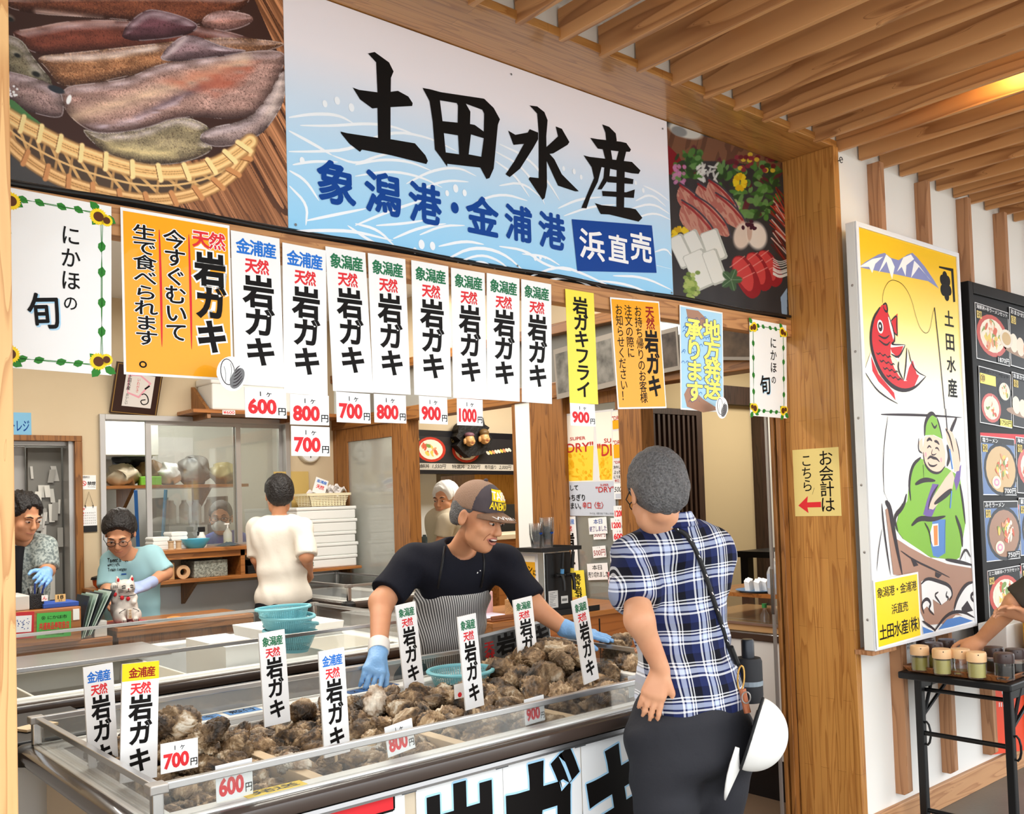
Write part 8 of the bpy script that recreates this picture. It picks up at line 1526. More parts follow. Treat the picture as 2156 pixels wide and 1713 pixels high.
def plaid(name, R, c):
 m = bpy.data.materials.new(name); m.use_nodes = True; nt = m.node_tree; L = nt.links.new; b = nt.nodes['Principled BSDF']; b.inputs['Roughness'].default_value = .8; b.inputs['Specular IOR Level'].default_value = .15
 tc = nt.nodes.new('ShaderNodeTexCoord'); nz_ = nt.nodes.new('ShaderNodeTexNoise'); nz_.inputs['Scale'].default_value = 5; mx0 = nt.nodes.new('ShaderNodeMix'); mx0.data_type = 'RGBA'; mx0.blend_type = 'ADD'; mx0.inputs[0].default_value = .03
 L(tc.outputs['Object'], nz_.inputs['Vector']); L(tc.outputs['Object'], mx0.inputs[6]); L(nz_.outputs['Color'], mx0.inputs[7]); outs = []
 for ax, per in ((R[:, 0], .088), (R[:, 2], .088)):
  dt = nt.nodes.new('ShaderNodeVectorMath'); dt.operation = 'DOT_PRODUCT'; dt.inputs[1].default_value = tuple(ax/per); L(mx0.outputs[2], dt.inputs[0]); fr = nt.nodes.new('ShaderNodeMath'); fr.operation = 'FRACT'; L(dt.outputs['Value'], fr.inputs[0])
  r = nt.nodes.new('ShaderNodeValToRGB'); r.color_ramp.interpolation = 'CONSTANT'; e = r.color_ramp.elements; N, B, Wh, Pb = (34, 42, 86), (14, 15, 26), (244, 244, 248), (190, 200, 228)
  e[0].position = 0; e[0].color = rgb(*N); e[1].position = .28; e[1].color = rgb(*Wh)
  for p_, cc in ((.34, N), (.40, Pb), (.55, N), (.60, Wh), (.65, B), (.70, Wh), (.74, B)): k = e.new(p_); k.color = rgb(*cc)
  L(fr.outputs[0], r.inputs['Fac']); outs.append(r.outputs['Color'])
 mx = nt.nodes.new('ShaderNodeMix'); mx.data_type = 'RGBA'; mx.inputs[0].default_value = .5; L(outs[0], mx.inputs[6]); L(outs[1], mx.inputs[7]); L(mx.outputs[2], b.inputs['Base Color']); return m
def torso(g, ch, be, pe, R, w=1.0, k=.05):
 g.ell(ch, (.168*w, .108*w, .16), 0, R); g.ell(be, (.152*w, .105*w, .15), k, R); g.ell(pe, (.162*w, .115*w, .12), k, R)
# --- the customer in the plaid shirt
def customer():
 t = thing('person', (2.15, 1.80, 0), 'person from behind in navy plaid shirt and black trousers, hand on the hip', 'person')
 hd = at(1384, 1038, 2.76); nk = at(1414, 1112, 2.80); ch = at(1432, 1205, 2.83); be = at(1436, 1340, 2.80); pe = at(1448, 1470, 2.78); fw = nz((.42, .90, 0)); rt = nz(np.cross(fw, (0, 0, 1)))
 up = nz(nk-pe); R = frame(fw, up); R = frame(np.cross(R[:, 2], R[:, 0]) if False else fw-up*(fw@up), up); hR = frame((.50, .80, -.34))
 sl, sr = ch-rt*.152+up*.06-fw*.01, ch+rt*.125+up*.05; el = at(1346, 1305, 2.62); wl = at(1392, 1408, 2.66); er = sr+fw*.16-rt*.01-np.array((0, 0, .22)); wr = er+fw*.2+np.array((-.06, 0, -.02))
 B = SDF(np.minimum(hd-.14, pe-.35), np.maximum(hd+.15, pe+.42), .0052); head(B, hd, hR, .95, nk); torso(B, ch, be, pe, R, .78)
 B.chain([sl, el, wl], [.046, .037, .025], .03); B.chain([sr, er, wr], [.05, .040, .028], .03); hand(B, wl, (-.30, .16, -.92), (.75, .55, .1), 1, (.12, .16, .2, .24), .05, .7, .92); hand(B, wr, (.3, .8, -.5), (-.9, .2, 0), -1)
 B.done('body', sk1, t); face(t, hd, hR, .95, brow=h_grey); hair(t, hd, hR, h_grey, .97, front=.062, low=-.098, thick=.011, h=.0045, wob=.0026); glasses(t, hd, hR, .97)
 S = SDF(np.minimum(ch, pe)-(.42, .42, .36), np.maximum(ch, pe)+(.42, .42, .32), .0062); torso(S, ch, be, pe, R, .93, .07); S.ell(ch+up*.075, (.165, .088, .07), .05, R); S.ell(pe+up*.0, (.166, .125, .15), .05, R)
 q = sl*.42+el*.58-fw*.0; S.chain([sl, q], [.064, .076], .045); q2 = sr*.42+er*.58; S.chain([sr, q2], [.062, .072], .045); S.cone(nk-up*.05, nk+up*.012, .085, .072, .03)
 S.wob([.0035, .0025, .0015], [26, 44, 80], 5, [(.5, .5, .25), (.8, -.3, .3), (.3, .6, .6)])
 a = nz(el-sl); S.f = np.where(False, S.f, S.f); S.cut(q+a*.03, a) if False else None
 X, Y, Z = np.meshgrid(*S.ax, indexing='ij', sparse=True); side = (X-ch[0])*rt[0]+(Y-ch[1])*rt[1]
 d = (X-q[0])*a[0]+(Y-q[1])*a[1]+(Z-q[2])*a[2]-.045; S.f = np.where(side < -.14, np.maximum(S.f, d), S.f).astype(np.float32); a2 = nz(er-sr); d = (X-q2[0])*a2[0]+(Y-q2[1])*a2[1]+(Z-q2[2])*a2[2]-.045; S.f = np.where(side > .9, np.maximum(S.f, d), S.f).astype(np.float32)
 hm = pe-up*.045; hl = .035*np.cos(side/.2*3.1); d = -((X-hm[0])*up[0]+(Y-hm[1])*up[1]+(Z-hm[2])*up[2])-hl-side*.12; S.f = np.where(np.abs(side) < .30, np.maximum(S.f, d), S.f).astype(np.float32)
 cl = nk+up*.02+fw*.0; d = (X-cl[0])*up[0]+(Y-cl[1])*up[1]+(Z-cl[2])*up[2]-.0; S.f = np.maximum(S.f, d).astype(np.float32); S.cone(nk-up*.03, nk+up*.06+fw*.01, .057, .060, .004, True)
 pm = plaid('plaid_shirt_cloth', R, ch); S.done('shirt', pm, t, 3)
 build('collar', MB().lathe([(.052, -.02), (.056, .012), (.060, .016), (.066, .004), (.078, -.022), (.076, -.026), (.064, -.012)], (0, 0, 0), 30).xf(lambda v: nk+R@(np.array([v[0]*.98, v[1]*1.0-.006, v[2]+.030-.03*(v[1] > 0)*v[1]/.07]))), pm, t, smooth=True)
 T = SDF((pe[0]-.42, pe[1]-.42, 0.02), (pe[0]+.42, pe[1]+.42, pe[2]+.14), .0085); T.ell(pe-up*.03, (.15, .115, .13), 0, R); T.ell(pe-fw*.05-np.array((0, 0, .10)), (.13, .09, .11), .06, R)
 hl_, hr_ = pe-rt*.088-np.array((0, 0, .12)), pe+rt*.10-np.array((0, 0, .12)); fl, fr_ = np.array([pe[0]-.11, pe[1]-.06, .06]), np.array([pe[0]+.12, pe[1]+.05, .06])
 for h_, f_ in ((hl_, fl), (hr_, fr_)): k_ = (h_+f_)/2+fw*.03; T.chain([h_, k_, f_], [.108, .078, .075], .05)
 T.wob([.005, .0035, .002], [20, 36, 60], 9); T.cut(pe+up*.075, up); T.done('trousers', mat('black_trousers', (44, 44, 49), .75, spec=.2, bump=(13, .55)), t, 3)
 for f_ in (fl, fr_): build('shoe', MB().ell((0, 0, 0), (.048, .135, .045), None, 20, 12).xf(lambda v: np.array([f_[0], f_[1], .045])+fw*.05+R[:, 0]*v[0]+fw*v[1]+np.array([0, 0, max(v[2], -.043)])), mat('shoe_black', (24, 24, 26), .4), t, smooth=True)
 p = [hit(T, x, y) for x, y in ((1410, 1478), (1440, 1481), (1470, 1486))]; 
 if all(q is not None for q in p): build('back_pocket', MB().tube(p, .004, 6), m_blackp, t); build('pocket_cloth', MB().tube([hit(T, x, y, back=.008) for x, y in ((1415, 1477), (1440, 1480), (1464, 1484))], .0045, 6), mat('kerchief', (226, 212, 196), .8), t)
 s_ = [hit(S, x, y, back=.008) for x, y in ((1372, 1112), (1405, 1092), (1436, 1112), (1462, 1150), (1484, 1205), (1500, 1255), (1515, 1300), (1528, 1345), (1538, 1375))]; s_ = [q for q in s_ if q is not None]; e_ = at(1556, 1400, 2.74)
 b = thing('shoulder_strap', s_[-1], 'black shoulder strap slung across the plaid shirt back', 'strap'); build('strap', MB().tube(smoothpts(s_+[e_]), .0068, 8), mat('strap_black', (20, 20, 22), .6), b, smooth=True); pts = np.array(smoothpts(s_+[e_]))
 for i in range(2, len(pts)-2, 3): build('strap_fleck', MB().tube([pts[i]-CF*.006+CU*.004, pts[i]-CF*.0065-CU*.003+CS*.004], .0016, 5), m_chrome, b)
 build('strap_slider', MB().tube([at(1538, 1362, 2.69), at(1551, 1395, 2.71)], .009, 8), m_blackp, b)
 c = at(1578, 1455, 2.84); v = thing('pouch', c, 'black bottle pouch hanging at the right hip of the plaid shirt', 'pouch'); build('pouch', MB().lathe([(0, -.03), (.036, -.03), (.04, -.01), (.04, .09), (.036, .1), (0, .1)], c, 20), mat('pouch_black', (26, 26, 30), .7), v, smooth=True); build('band', MB().lathe([(.0408, .02), (.0408, .034)], c, 20), mat('band_grey', (120, 130, 138), .5), v); build('bottle_top', MB().lathe([(.0, .098), (.019, .098), (.019, .15), (.016, .155), (0, .155)], c, 18), mat('bottle_dark', (40, 42, 48), .3, metal=.5), v, smooth=True)
 k = thing('carabiner', at(1562, 1430, 2.72), 'gold carabiner with a tan leather loop holding the white cap', 'carabiner'); build('clip', MB().tube([at(1560+7*math.cos(a)+4*math.sin(a)*.3, 1427-26*math.sin(a), 2.715) for a in np.linspace(0, 6.28, 24)], .0026, 8), mat('clip_gold', (206, 160, 84), .3, metal=.7), k, smooth=True)
 build('leather_loop', MB().tube([at(1563, 1450, 2.71), at(1568, 1475, 2.705), at(1574, 1500, 2.70)], .010, 8), mat('leather_tan', (168, 96, 60), .5), k, smooth=True); build('buckle', MB().tube([at(1571+9*math.cos(a), 1468+12*math.sin(a), 2.69) for a in np.linspace(0, 6.28, 16)], .002, 6), m_alud, k)
 cc = at(1583, 1543, 2.68); f1 = nz(CS*.94-CU*.30-CF*.3); u1 = nz(-CU*.94-CS*.30); Rc = np.stack([np.cross(f1, -u1), -u1, f1], 1)
 kp = thing('white_cap', at(1575, 1500, 2.7), 'white baseball cap hanging upside down from the carabiner', 'cap'); G = SDF(cc-.17, cc+.17, .005); G.ell(cc, (.078, .105, .098), 0, Rc); G.ell(cc-Rc[:, 2]*.004, (.064, .091, .084), 0, Rc, True); G.cut(cc-Rc[:, 2]*.0, -Rc[:, 2])
 mwh = mat('cap_cotton', (236, 234, 230), .8); G.done('crown', mwh, kp, 2); bp_ = MB(); n = 15; c0 = cc-Rc[:, 1]*.10
 for j in range(6):
  for i in range(n): a = math.pi*(i/(n-1)-.5); r_ = .070+.0; w = .072*math.sin(a); l = (.105*j/5)*math.cos(a)**.55 if abs(a) < 1.57 else 0; bp_.v.append(cc+Rc[:, 0]*w-Rc[:, 1]*(.098*math.sqrt(max(0, 1-(w/.078)**2))+l)-Rc[:, 2]*(.012*j/5+.02*(w/.072)**2))
 for j in range(5):
  for i in range(n-1): q = j*n+i; bp_.f.append((q, q+1, q+n+1, q+n)); bp_.m.append(0)
 bo = build('bill', bp_, mwh, kp, smooth='all'); sm = bo.modifiers.new('s', 'SOLIDIFY'); sm.thickness = .004
 build('lining', MB().ell((0, 0, 0), (.066, .093, .05), None, 24, 12).xf(lambda v: cc+Rc@np.array([v[0], v[1], max(v[2], 0)+.002])), mat('cap_lining', (30, 30, 32), .8), kp, smooth=True); build('sweatband', MB().tube([cc+Rc[:, 0]*.076*math.cos(a)+Rc[:, 1]*.103*math.sin(a) for a in np.linspace(0, 6.28, 40)], .004, 6), mat('cap_lining', (30, 30, 32)), kp, smooth=True)
 f = Flat(cc-Rc[:, 2]*.004+Rc[:, 1]*.06-Rc[:, 0]*.01, -Rc[:, 0]*1, -Rc[:, 1]*1, .03, .035, m_black, .002); f.N = -Rc[:, 2]; f.fit('田', .006, .004, .024, .018, pap_white, .01); f.fit('品', .006, .02, .024, .033, pap_white, .01); f.done('size_label', kp)
customer()
# --- the shopkeeper leaning over the case
def keeper():
 t = thing('person', (2.45, 3.35, 0), 'person in cap, black shirt and striped apron leaning over the oysters, blue gloves', 'person')
 hd = at(1006, 1088, 3.72); nk = at(965, 1162, 3.86); ch = at(965, 1215, 3.92); be = at(935, 1320, 4.02); pe = at(908, 1425, 4.12); fw = nz((-.18, -1, 0)); rt = nz((-1, .18, 0)); up = nz(nk-pe); R = frame(fw-up*(fw@up), up); hR = frame((.26, -.92, -.34), (.08, -.05, 1))
 sR, sL = at(868, 1182, 3.86), at(1062, 1186, 3.90); eR, wR = at(803, 1268, 3.72), at(797, 1375, 3.50); eL, wL = at(1122, 1275, 3.82), at(1196, 1328, 3.80)
 B = SDF(np.minimum(np.minimum(hd, wR), pe)-.2, np.maximum(np.maximum(hd, wL), ch)+.22, .0056); head(B, hd, hR, 1.02, nk); torso(B, ch, be, pe, R, .9); B.cone(sR, sL, .05, .05, .05)
 B.chain([sR, eR, wR], [.056, .045, .030], .03); B.chain([sL, eL, wL], [.056, .044, .030], .03)
 B.done('body', sk2, t); face(t, hd, hR, 1.02, mouth='open', brow=h_grey, look=(.003, -.001)); hair(t, hd, hR, h_grey, 1.01, front=.03, low=-.05, thick=.006)
 Q = lambda x, y, z: hd+hR@(np.array([x, y, z])*1.02)
 for e in (-1, 1): build('smile_line', MB().tube(smoothpts([Q(e*.026, .093, -.036), Q(e*.037, .0855, -.050), Q(e*.037, .0795, -.068)]), .0012, 6), mat('skin_fold', (150, 96, 70), .6), t, smooth=True)
 S = SDF(np.min([sR, sL, eR, eL, pe], 0)-(.16, .16, .2), np.max([sR, sL, eR, eL, pe, ch, nk], 0)+(.2, .2, .16), .0068); torso(S, ch, be, pe, R, 1.04, .07); S.ell(ch+up*.05, (.17, .1, .09), .06, R); S.cone(sR, ch+up*.07, .066, .085, .05); S.cone(sL, ch+up*.07, .066, .085, .05)
 cut = []
 for s_, e_, f_ in ((sR, eR, .68), (sL, eL, .74)): q = s_*(1-f_)+e_*f_; cut.append((q, nz(e_-s_), s_))
 for (q, a, s_) in cut: sleeve_on(S, s_, q, a, .07, .074, .045, .03)
 S.wob([.004, .003], [24, 46], 12)
 S.ell(nk+np.array((.01, -.01, .03)), (.066, .068, .045), .02, None, True); S.cone(nk-up*.05, hd, .056, .06, .006, True); S.cut(pe-up*.02, -up)
 mk = mat('black_tshirt', (24, 25, 34), .85, spec=.15, bump=(240, .12)); S.done('shirt', mk, t, 3)
 q = hit(S, 1004, 1203, 3, 4.5, .003); f = Flat(q, CS, -CU, .02, .02, 'x', .0001); f.mb = MB(); f.stroke([(-.018, .008), (-.002, .0), (.004, .006)], .006, pap_white); f.stroke([(.012, -.004), (.016, -.004)], .004, pap_white); f.mb.flat = True; build('shirt_logo', f.mb, None, t)
 A = SDF(np.minimum(pe, ch)-(.34, .34, .75), np.maximum(pe, ch)+(.3, .3, .1), .008); A.ell(ch-up*.05, (.172, .122, .15), 0, R); A.ell(be, (.182, .13, .17), .07, R); A.ell(pe, (.195, .14, .16), .06, R); A.cone(pe-np.array((0, 0, .1)), pe-np.array((0, 0, .62)), .185, .17, .06, flat=(fw, .62)); A.wob([.004, .003], [20, 38], 4); tp = at(965, 1235, 3.85)
 X, Y, Z = np.meshgrid(*A.ax, indexing='ij', sparse=True); sx = (X-be[0])*rt[0]+(Y-be[1])*rt[1]; hz = (X-tp[0])*up[0]+(Y-tp[1])*up[1]+(Z-tp[2])*up[2]; A.f = np.maximum(A.f, hz+.004).astype(np.float32); A.f = np.maximum(A.f, np.abs(sx)-.095+np.minimum(hz, 0)*.75*(hz > -.16)-.12*(hz <= -.16)).astype(np.float32); A.cut(be-fw*.0+up*0, -fw)
 ma = bpy.data.materials.new('apron_stripe'); ma.use_nodes = True; nt = ma.node_tree; tc = nt.nodes.new('ShaderNodeTexCoord'); dt = nt.nodes.new('ShaderNodeVectorMath'); dt.operation = 'DOT_PRODUCT'; dt.inputs[1].default_value = tuple((rt*.95-up*.3)/.0085); fr = nt.nodes.new('ShaderNodeMath'); fr.operation = 'FRACT'; rp = nt.nodes.new('ShaderNodeValToRGB'); rp.color_ramp.interpolation = 'CONSTANT'; rp.color_ramp.elements[0].color = rgb(84, 82, 82); rp.color_ramp.elements[1].color = rgb(214, 212, 210); rp.color_ramp.elements[1].position = .52
 nt.links.new(tc.outputs['Object'], dt.inputs[0]); nt.links.new(dt.outputs['Value'], fr.inputs[0]); nt.links.new(fr.outputs[0], rp.inputs['Fac']); nt.links.new(rp.outputs['Color'], nt.nodes['Principled BSDF'].inputs['Base Color']); nt.nodes['Principled BSDF'].inputs['Roughness'].default_value = .85; A.done('apron', ma, t, 3)
 for pts in (((941, 1128), (936, 1150), (932, 1180), (926, 1215), (922, 1238)), ((1012, 1142), (1020, 1175), (1018, 1210), (1012, 1236))):
  h_ = [hit(S, x, y, 3, 4.6, .006) for x, y in pts]; h_ = [q for q in h_ if q is not None]; build('apron_strap', MB().tube(smoothpts(h_), .0052, 6), m_blackp, t, smooth=True)
 build('apron_tie', MB().tube([at(828, 1278, 3.98), at(822, 1292, 3.97), at(815, 1306, 3.97)], .005, 6), m_blackp, t)
 T = SDF((pe[0]-.3, pe[1]-.3, .02), (pe[0]+.3, pe[1]+.3, pe[2]+.05), .012); T.ell(pe-np.array((0, 0, .05)), (.165, .12, .12), 0, R); pe0 = np.array([pe[0], pe[1]+.05, 0])
 for h_ in (-.10, .10): T.cone(pe+rt*h_-np.array((0, 0, .1)), pe0+rt*h_+np.array((0, 0, .08)), .09, .07, .05); build('shoe', MB().ell(pe0+rt*h_+fw*.05+np.array((0, 0, .045)), (.05, .12, .045), None, 16, 10), m_blackp, t, smooth=True)
 T.done('trousers', MATS['black_trousers'], t)
 for w, e, tip, n, side, cu, sp, th, nm in ((wR, eR, at(778, 1450, 3.34), nz((.35, .75, -.3)), 1, (.03, .42, .5, .5), .05, .45, 'glove'), (wL, eL, at(1297, 1342, 3.74), nz((.0, .15, -1)), -1, (.08, .1, .12, .15), .09, .6, 'glove')):
  d = nz(tip-w); G = SDF(np.minimum(w, tip)-.11, np.maximum(w, tip)+.11, .0036); hand(G, w+d*.012, d, n, side, cu, sp, th, 1.09); a = nz(w-e); G.cone(w-a*.02, w+d*.05, .036, .033, .015); G.wob([.0012, .0008], [70, 130], 2); o = G.done('glove', m_glove, t, 2)
  if nm == 'glove' and side == 1: build('cuff', MB().tube([w-a*.055, w-a*.03, w-a*.005], [.040, .041, .039], 20), m_cuff, t, smooth=True)
 Q = lambda x, y, z: hd+hR@(np.array([x, y, z])*1.03); cp = thing('baseball_cap', Q(0, 0, .05), 'faded brown and navy baseball cap with yellow lettering on the shopkeeper', 'cap'); G = SDF(hd-.2, hd+.2, .0045); G.ell(Q(0, -.012, .045), (.088, .108, .098), 0, hR); G.cut(Q(0, 0, .028), hR@nz((0, .10, -1)))
 mb1, mb2 = mat('cap_mesh_brown', (150, 120, 100), .85, bump=(260, .5)), mat('cap_front_navy', (58, 52, 62), .8, var=(9, .5, (88, 78, 80)))
 G.done('crown', mb1, cp, 2, matfn=lambda C_: ((C_-Q(0, .018, 0))@hR[:, 1] > 0)*1, mats=[mb1, mb2]); bl = MB(); n = 21; Jn = 9
 for j in range(Jn):
  for i in range(n): u = i/(n-1)*2-1; w = .074*u; r0 = .0985*math.sqrt(max(0, 1-(w/.09)**2)); l = .078*(j/(Jn-1))*(1-abs(u)**3.2); bl.v.append(Q(w, -.012+r0+l, .050-.026*u*u-.006*(j/(Jn-1))-.010*(j/(Jn-1))**2))
 for j in range(Jn-1):
  for i in range(n-1): q = j*n+i; bl.f.append((q, q+1, q+n+1, q+n)); bl.m.append(0)
 bo = build('bill', bl, mat('cap_bill_brown', (140, 108, 86), .85, var=(30, .4, (118, 92, 76))), cp, smooth='all'); md = bo.modifiers.new('s', 'SOLIDIFY'); md.thickness = .005; build('button', MB().ell(Q(0, -.012, .143), (.009, .009, .006), None, 12, 8), mb2, cp, smooth=True)
 def wrap(text, a0, a1, z0, z1, m_, nm, off=.0015, bold=.02, box=None):
  mb = MB(); v, f = glyph(text, bold); lo, hi = v.min(0), v.max(0); q = (v-lo)/(hi-lo)
  def pt(a, z, o): rz = math.sqrt(max(.05, 1-((z-.045)/.098)**2)); return Q(math.sin(a)*(.088*rz+o), -.012+math.cos(a)*(.108*rz+o), z)
  if box: mb.v = [pt(a0+(a1-a0)*i/20*1.05-.04*(a1-a0)*0-.02, zz, off*.6) for zz in (z0-.006, z0+(z1-z0)*.5, z1+.006) for i in range(21)]; mb.f = [(k*21+i, k*21+i+1, k*21+22+i, k*21+21+i) for k in range(2) for i in range(20)]; mb.m = [0]*40; build('patch', mb, box, cp); mb = MB()
  mb.add([pt(a0+(a1-a0)*x, z0+(z1-z0)*y, off*1.6) for x, y in q], f, m_); mb.flat = True; build(nm, mb, None, cp)
 wrap('TAKE', .62, -.42, .092, .118, pap_white, 'lettering', box=prt_yellow); wrap('ANEMONE', .66, -.66, .056, .084, prt_yellow, 'lettering')
 v, f = glyph('What on', .0); lo, hi = v.min(0), v.max(0); q = (v-lo)/(hi-lo); mb = MB(); vv = []
 for x, y in q: u = .75-1.15*x; w = .074*u; r0 = .0985*math.sqrt(max(0, 1-(w/.09)**2)); jj = .92-.3*y; l = .078*jj*(1-abs(u)**3.2); vv.append(Q(w, -.012+r0+l, .0545-.026*u*u-.006*jj-.010*jj*jj))
 mb.add(vv, f, pap_white); mb.flat = True; build('bill_lettering', mb, None, cp)
keeper()
# --- the others, further back
def figure(lab, hd, nk, ch, pe, fw, hf, sR, eR, wR, sL, eL, wL, shirt, pants, hr, hrk={}, skin=sk1, glv=(0, 0), sleeve=.6, gl=False, mask=False, legs=True, h=.009, hd_up=(0, 0, 1), mouth='closed', hands=(None, None), gm=None):
 t = thing('person', (pe[0], pe[1], 0), lab, 'person'); up = nz(nk-pe); fw = nz(np.asarray(fw, float)); R = frame(fw-up*(fw@up), up); rt = R[:, 0]; hR = frame(hf, hd_up); be = ch*.5+pe*.5
 P = [hd, nk, ch, pe, sR, eR, wR, sL, eL, wL]; lo, hi = np.min(P, 0)-.2, np.max(P, 0)+.2; B = SDF(lo, hi, min(h, .0075)); head(B, hd, hR, 1.0, nk); torso(B, ch, be, pe, R, .85); B.cone(sR, sL, .05, .05, .05)
 for s_, e_, w_, sd, hn in ((sR, eR, wR, 1, hands[0]), (sL, eL, wL, -1, hands[1])):
  B.chain([s_, e_, w_], [.05, .04, .028], .03); d = nz(w_-e_) if hn is None else nz(hn); n_ = nz(-rt*sd*.6+fw*.2-np.array((0, 0, .4))); hand(B, w_, d, n_, sd, (.4, .45, .5, .5), .04, .6)
  if glv[0 if sd == 1 else 1]:
   G = SDF(w_-.2, w_+.2, .005); hand(G, w_, d, n_, sd, (.4, .45, .5, .5), .04, .6, 1.1); G.cone(w_-nz(w_-e_)*.05, w_+d*.04, .036, .032, .01); G.done('glove', gm or m_glove, t)
 B.done('body', skin, t); face(t, hd, hR, 1.0, mouth=None if mask else mouth); hair(t, hd, hR, hr, **hrk)
 if gl: glasses(t, hd, hR)
 if mask: G = SDF(hd-.15, hd+.15, .005); q = lambda x, y, z: hd+hR@np.array([x, y, z]); G.ell(q(0, .045, -.052), (.066, .066, .052), 0, hR); G.ell(q(0, .105, -.035), (.02, .022, .03), .02, hR); G.cut(q(0, .035, 0), -hR[:, 1]); G.done('face_mask', mat('mask_white', (226, 226, 228), .8), t); build('ear_loop', MB().tube([q(-.06, .05, -.04), q(-.08, .0, -.02)], .0015, 5).tube([q(.06, .05, -.04), q(.08, .0, -.02)], .0015, 5), pap_white, t)
 S = SDF(lo, hi, h); torso(S, ch, be, pe, R, 1.08, .06); S.ell(ch+up*.06, (.17, .095, .085), .05, R); S.cone(sR, sL, .058, .058, .05); cuts = []
 for s_, e_ in ((sR, eR), (sL, eL)): sleeve_on(S, s_, s_*(1-sleeve)+e_*sleeve, nz(e_-s_), .06, .066, .04, .02)
 S.wob([.004, .0025], [25, 48], 6)
 S.ell(nk+up*.035, (.062, .062, .045), .015, None, True); S.cone(nk-up*.02, hd, .054, .058, .004, True); S.cut(pe-up*.09, -up); S.done('shirt', shirt, t, 2)
 if legs:
  T = SDF((pe[0]-.3, pe[1]-.3, .02), (pe[0]+.3, pe[1]+.3, pe[2]+.05), .013); T.ell(pe-np.array((0, 0, .03)), (.16, .115, .12), 0, R)
  for k in (-.09, .09): T.cone(pe+rt*k-np.array((0, 0, .08)), np.array((pe[0], pe[1], .08))+rt*k, .09, .065, .05); build('shoe', MB().ell(np.array((pe[0], pe[1], .045))+rt*k+fw*.05, (.05, .05, .045), None, 14, 8).xf(lambda v: v+fw*((v-np.array((pe[0], pe[1], 0)))@fw)*.8), m_blackp, t, smooth=True)
  T.done('trousers', pants, t)
 return t, S
m_blk = mat('black_cloth', (30, 30, 34), .85, spec=.15); m_tee = mat('teal_tee', (158, 200, 208), .85, spec=.15); m_wsh = mat('white_shirt_cloth', (232, 226, 214), .8, spec=.15, bump=(30, .15)); m_gry = mat('grey_patterned_shirt', (112, 124, 124), .85, var=(70, .16, (176, 186, 182))); m_blu = mat('blue_work_shirt', (66, 84, 170), .85)
t, S = figure('person in glasses and light blue lettered t-shirt, looking down behind the cat figure', at(252, 1122, 5.62), at(268, 1168, 5.76), at(275, 1215, 5.82), at(284, 1330, 5.82), (-.42, -1, 0), (-.52, -1, -.75), at(235, 1180, 5.72), at(228, 1240, 5.65), at(226, 1243, 5.55), at(322, 1170, 5.84), at(348, 1205, 5.82), at(310, 1232, 5.65), m_tee, m_blk, h_black, dict(front=.05, low=-.085, thick=.018, s=1.03), sk1, (0, 1), .82, True, gm=mat('arm_cover', (166, 184, 226), .6), hands=((-.1, -.3, -.9), (-.9, -.3, -.1)))
q = hit(S, 247, 1190, 4.6, 6.2, .006)
f = Flat(q+CU*.045-CS*.055-CF*.012, nz(CS+.04*CU), nz(-CU+.04*CS), .16, .1, 'x', .0001); f.mb = MB(); f.fit('Talent is not', .0, 0, .125, .026, ink_black, .012, skew=.1); f.fit('enough.', 0, .029, .075, .055, ink_black, .012, skew=.1); f.fit('Train longer.', 0, .058, .12, .085, ink_black, .012, skew=.1); f.rect(.08, .095, .11, .102, ink_navy); f.fit('Train harder', .03, .17, .10, .19, ink_blue, .01); f.mb.flat = True; f.mb.v = [tuple(hit(S, *proj(v), 4.6, 6.2, .004) if hit(S, *proj(v), 4.6, 6.2) is not None else v) for v in f.mb.v]; build('shirt_lettering', f.mb, None, t)
tag(build('held_snack', MB().ell(at(236, 1250, 5.50), (.028, .014, .02), None, 12, 8), mat('snack_brown', (176, 112, 40), .6), smooth=True), 'small brown snack held in the fingers of the person in light blue', 'snack')
t, S = figure('person with dark hair in a grey patterned shirt over black, standing in the left doorway', at(47, 1086, 5.2), at(43, 1140, 5.25), at(44, 1180, 5.3), at(42, 1300, 5.3), (.25, -1, 0), (.45, -1, -.45), at(5, 1150, 5.3), at(-8, 1215, 5.25), at(5, 1260, 5.1), at(92, 1150, 5.3), at(98, 1200, 5.25), at(96, 1208, 5.1), m_gry, m_blk, h_black, dict(front=.058, low=-.05, thick=.016, wob=.005), sk2, (0, 1), .8)
c0 = [hit(S, x, y, 4.3, 6, .004) for x, y in ((38, 1150), (34, 1185), (32, 1225), (31, 1260))]; c0 = [q for q in c0 if q is not None]
if len(c0) > 1: build('inner_shirt', MB().tube(c0, .034, 8), m_blk, t, smooth=True)
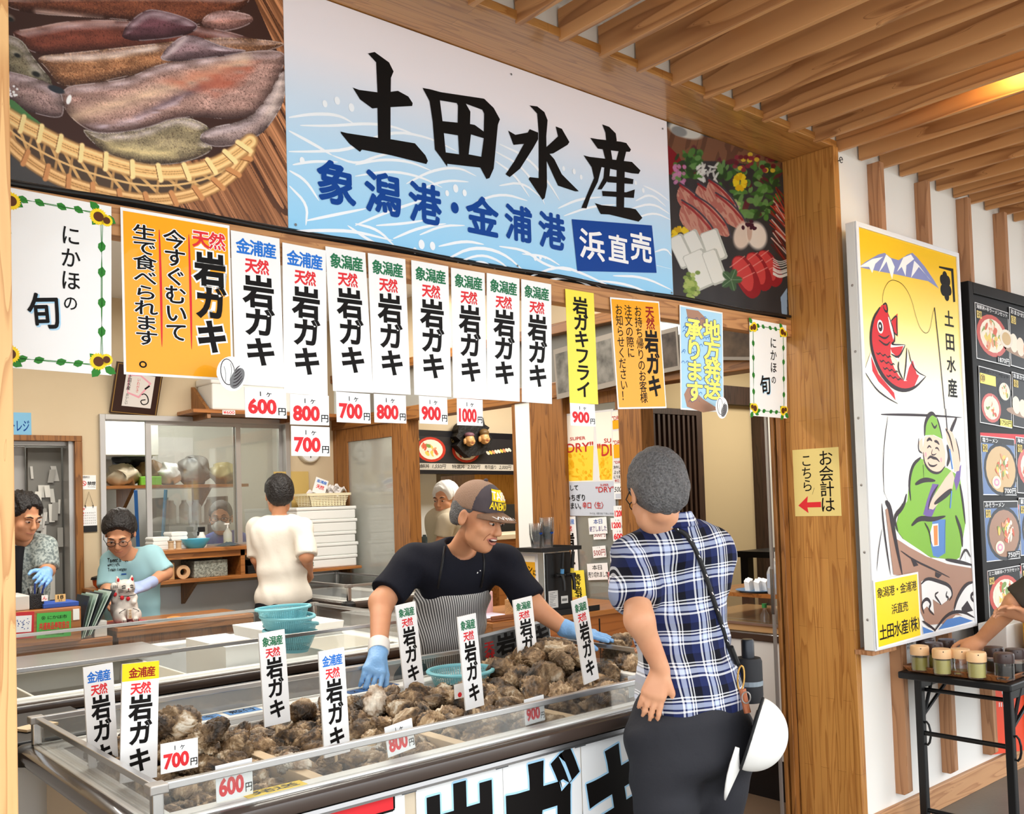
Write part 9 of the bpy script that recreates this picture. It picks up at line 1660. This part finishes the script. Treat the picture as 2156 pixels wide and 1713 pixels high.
figure('person in a white shirt seen from behind, facing the foam boxes', at(588, 1042, 6.0), at(588, 1082, 5.97), at(592, 1135, 5.95), at(598, 1255, 5.92), (.20, 1, 0), (.35, 1, -.25), at(638, 1114, 5.9), at(645, 1170, 5.84), at(650, 1198, 6.02), at(542, 1110, 6.0), at(543, 1175, 5.94), at(548, 1203, 6.1), m_wsh, m_blk, h_black, dict(front=.06, low=-.09, thick=.013), sk2, (0, 0), .86)
figure('person with glasses and a white face mask in a blue shirt behind the window glass', at(465, 1090, 7.15), at(472, 1130, 7.2), at(475, 1160, 7.2), at(478, 1250, 7.2), (-.5, -1, 0), (-.55, -1, -.1), at(442, 1145, 7.15), at(437, 1190, 7.15), at(442, 1210, 7.1), at(510, 1145, 7.25), at(516, 1195, 7.22), at(508, 1215, 7.15), m_blu, m_blk, h_grey, dict(front=.05, low=-.06), sk1, (0, 0), .9, True, True)
figure('person in beige and a white cap in the side kitchen behind the shopkeeper', at(938, 1050, 7.18), at(938, 1080, 7.18), at(940, 1110, 7.18), at(942, 1200, 7.18), (-1, -.3, 0), (-1, -.4, -.2), at(940, 1098, 7.0), at(930, 1140, 7.0), at(922, 1160, 7.0), at(958, 1100, 7.18), at(960, 1150, 7.25), at(950, 1170, 7.18), mat('beige_work_shirt', (196, 184, 160), .85), m_blk, mat('kitchen_cap', (232, 232, 230), .8), dict(front=.10, low=.0, thick=.02), sk1)
v_ = lambda *q: np.array(q, float)
figure('person in a dark brown top at the right edge, reaching for the condiment jars', v_(4.34, 1.36, 1.56), v_(4.35, 1.31, 1.42), v_(4.36, 1.27, 1.26), v_(4.38, 1.20, .98), (-.2, 1, 0), (-.2, 1, -.5), v_(4.53, 1.36, 1.32), at(2215, 1285, 3.75), at(2166, 1300, 3.85), v_(4.22, 1.33, 1.32), at(2140, 1268, 3.92), at(2066, 1345, 4.08), mat('brown_top', (58, 50, 44), .85), m_blk, h_black, dict(front=.055), sk1, (0, 0), .93, hands=((-.5, .6, .3), (-.72, .35, -.55)))
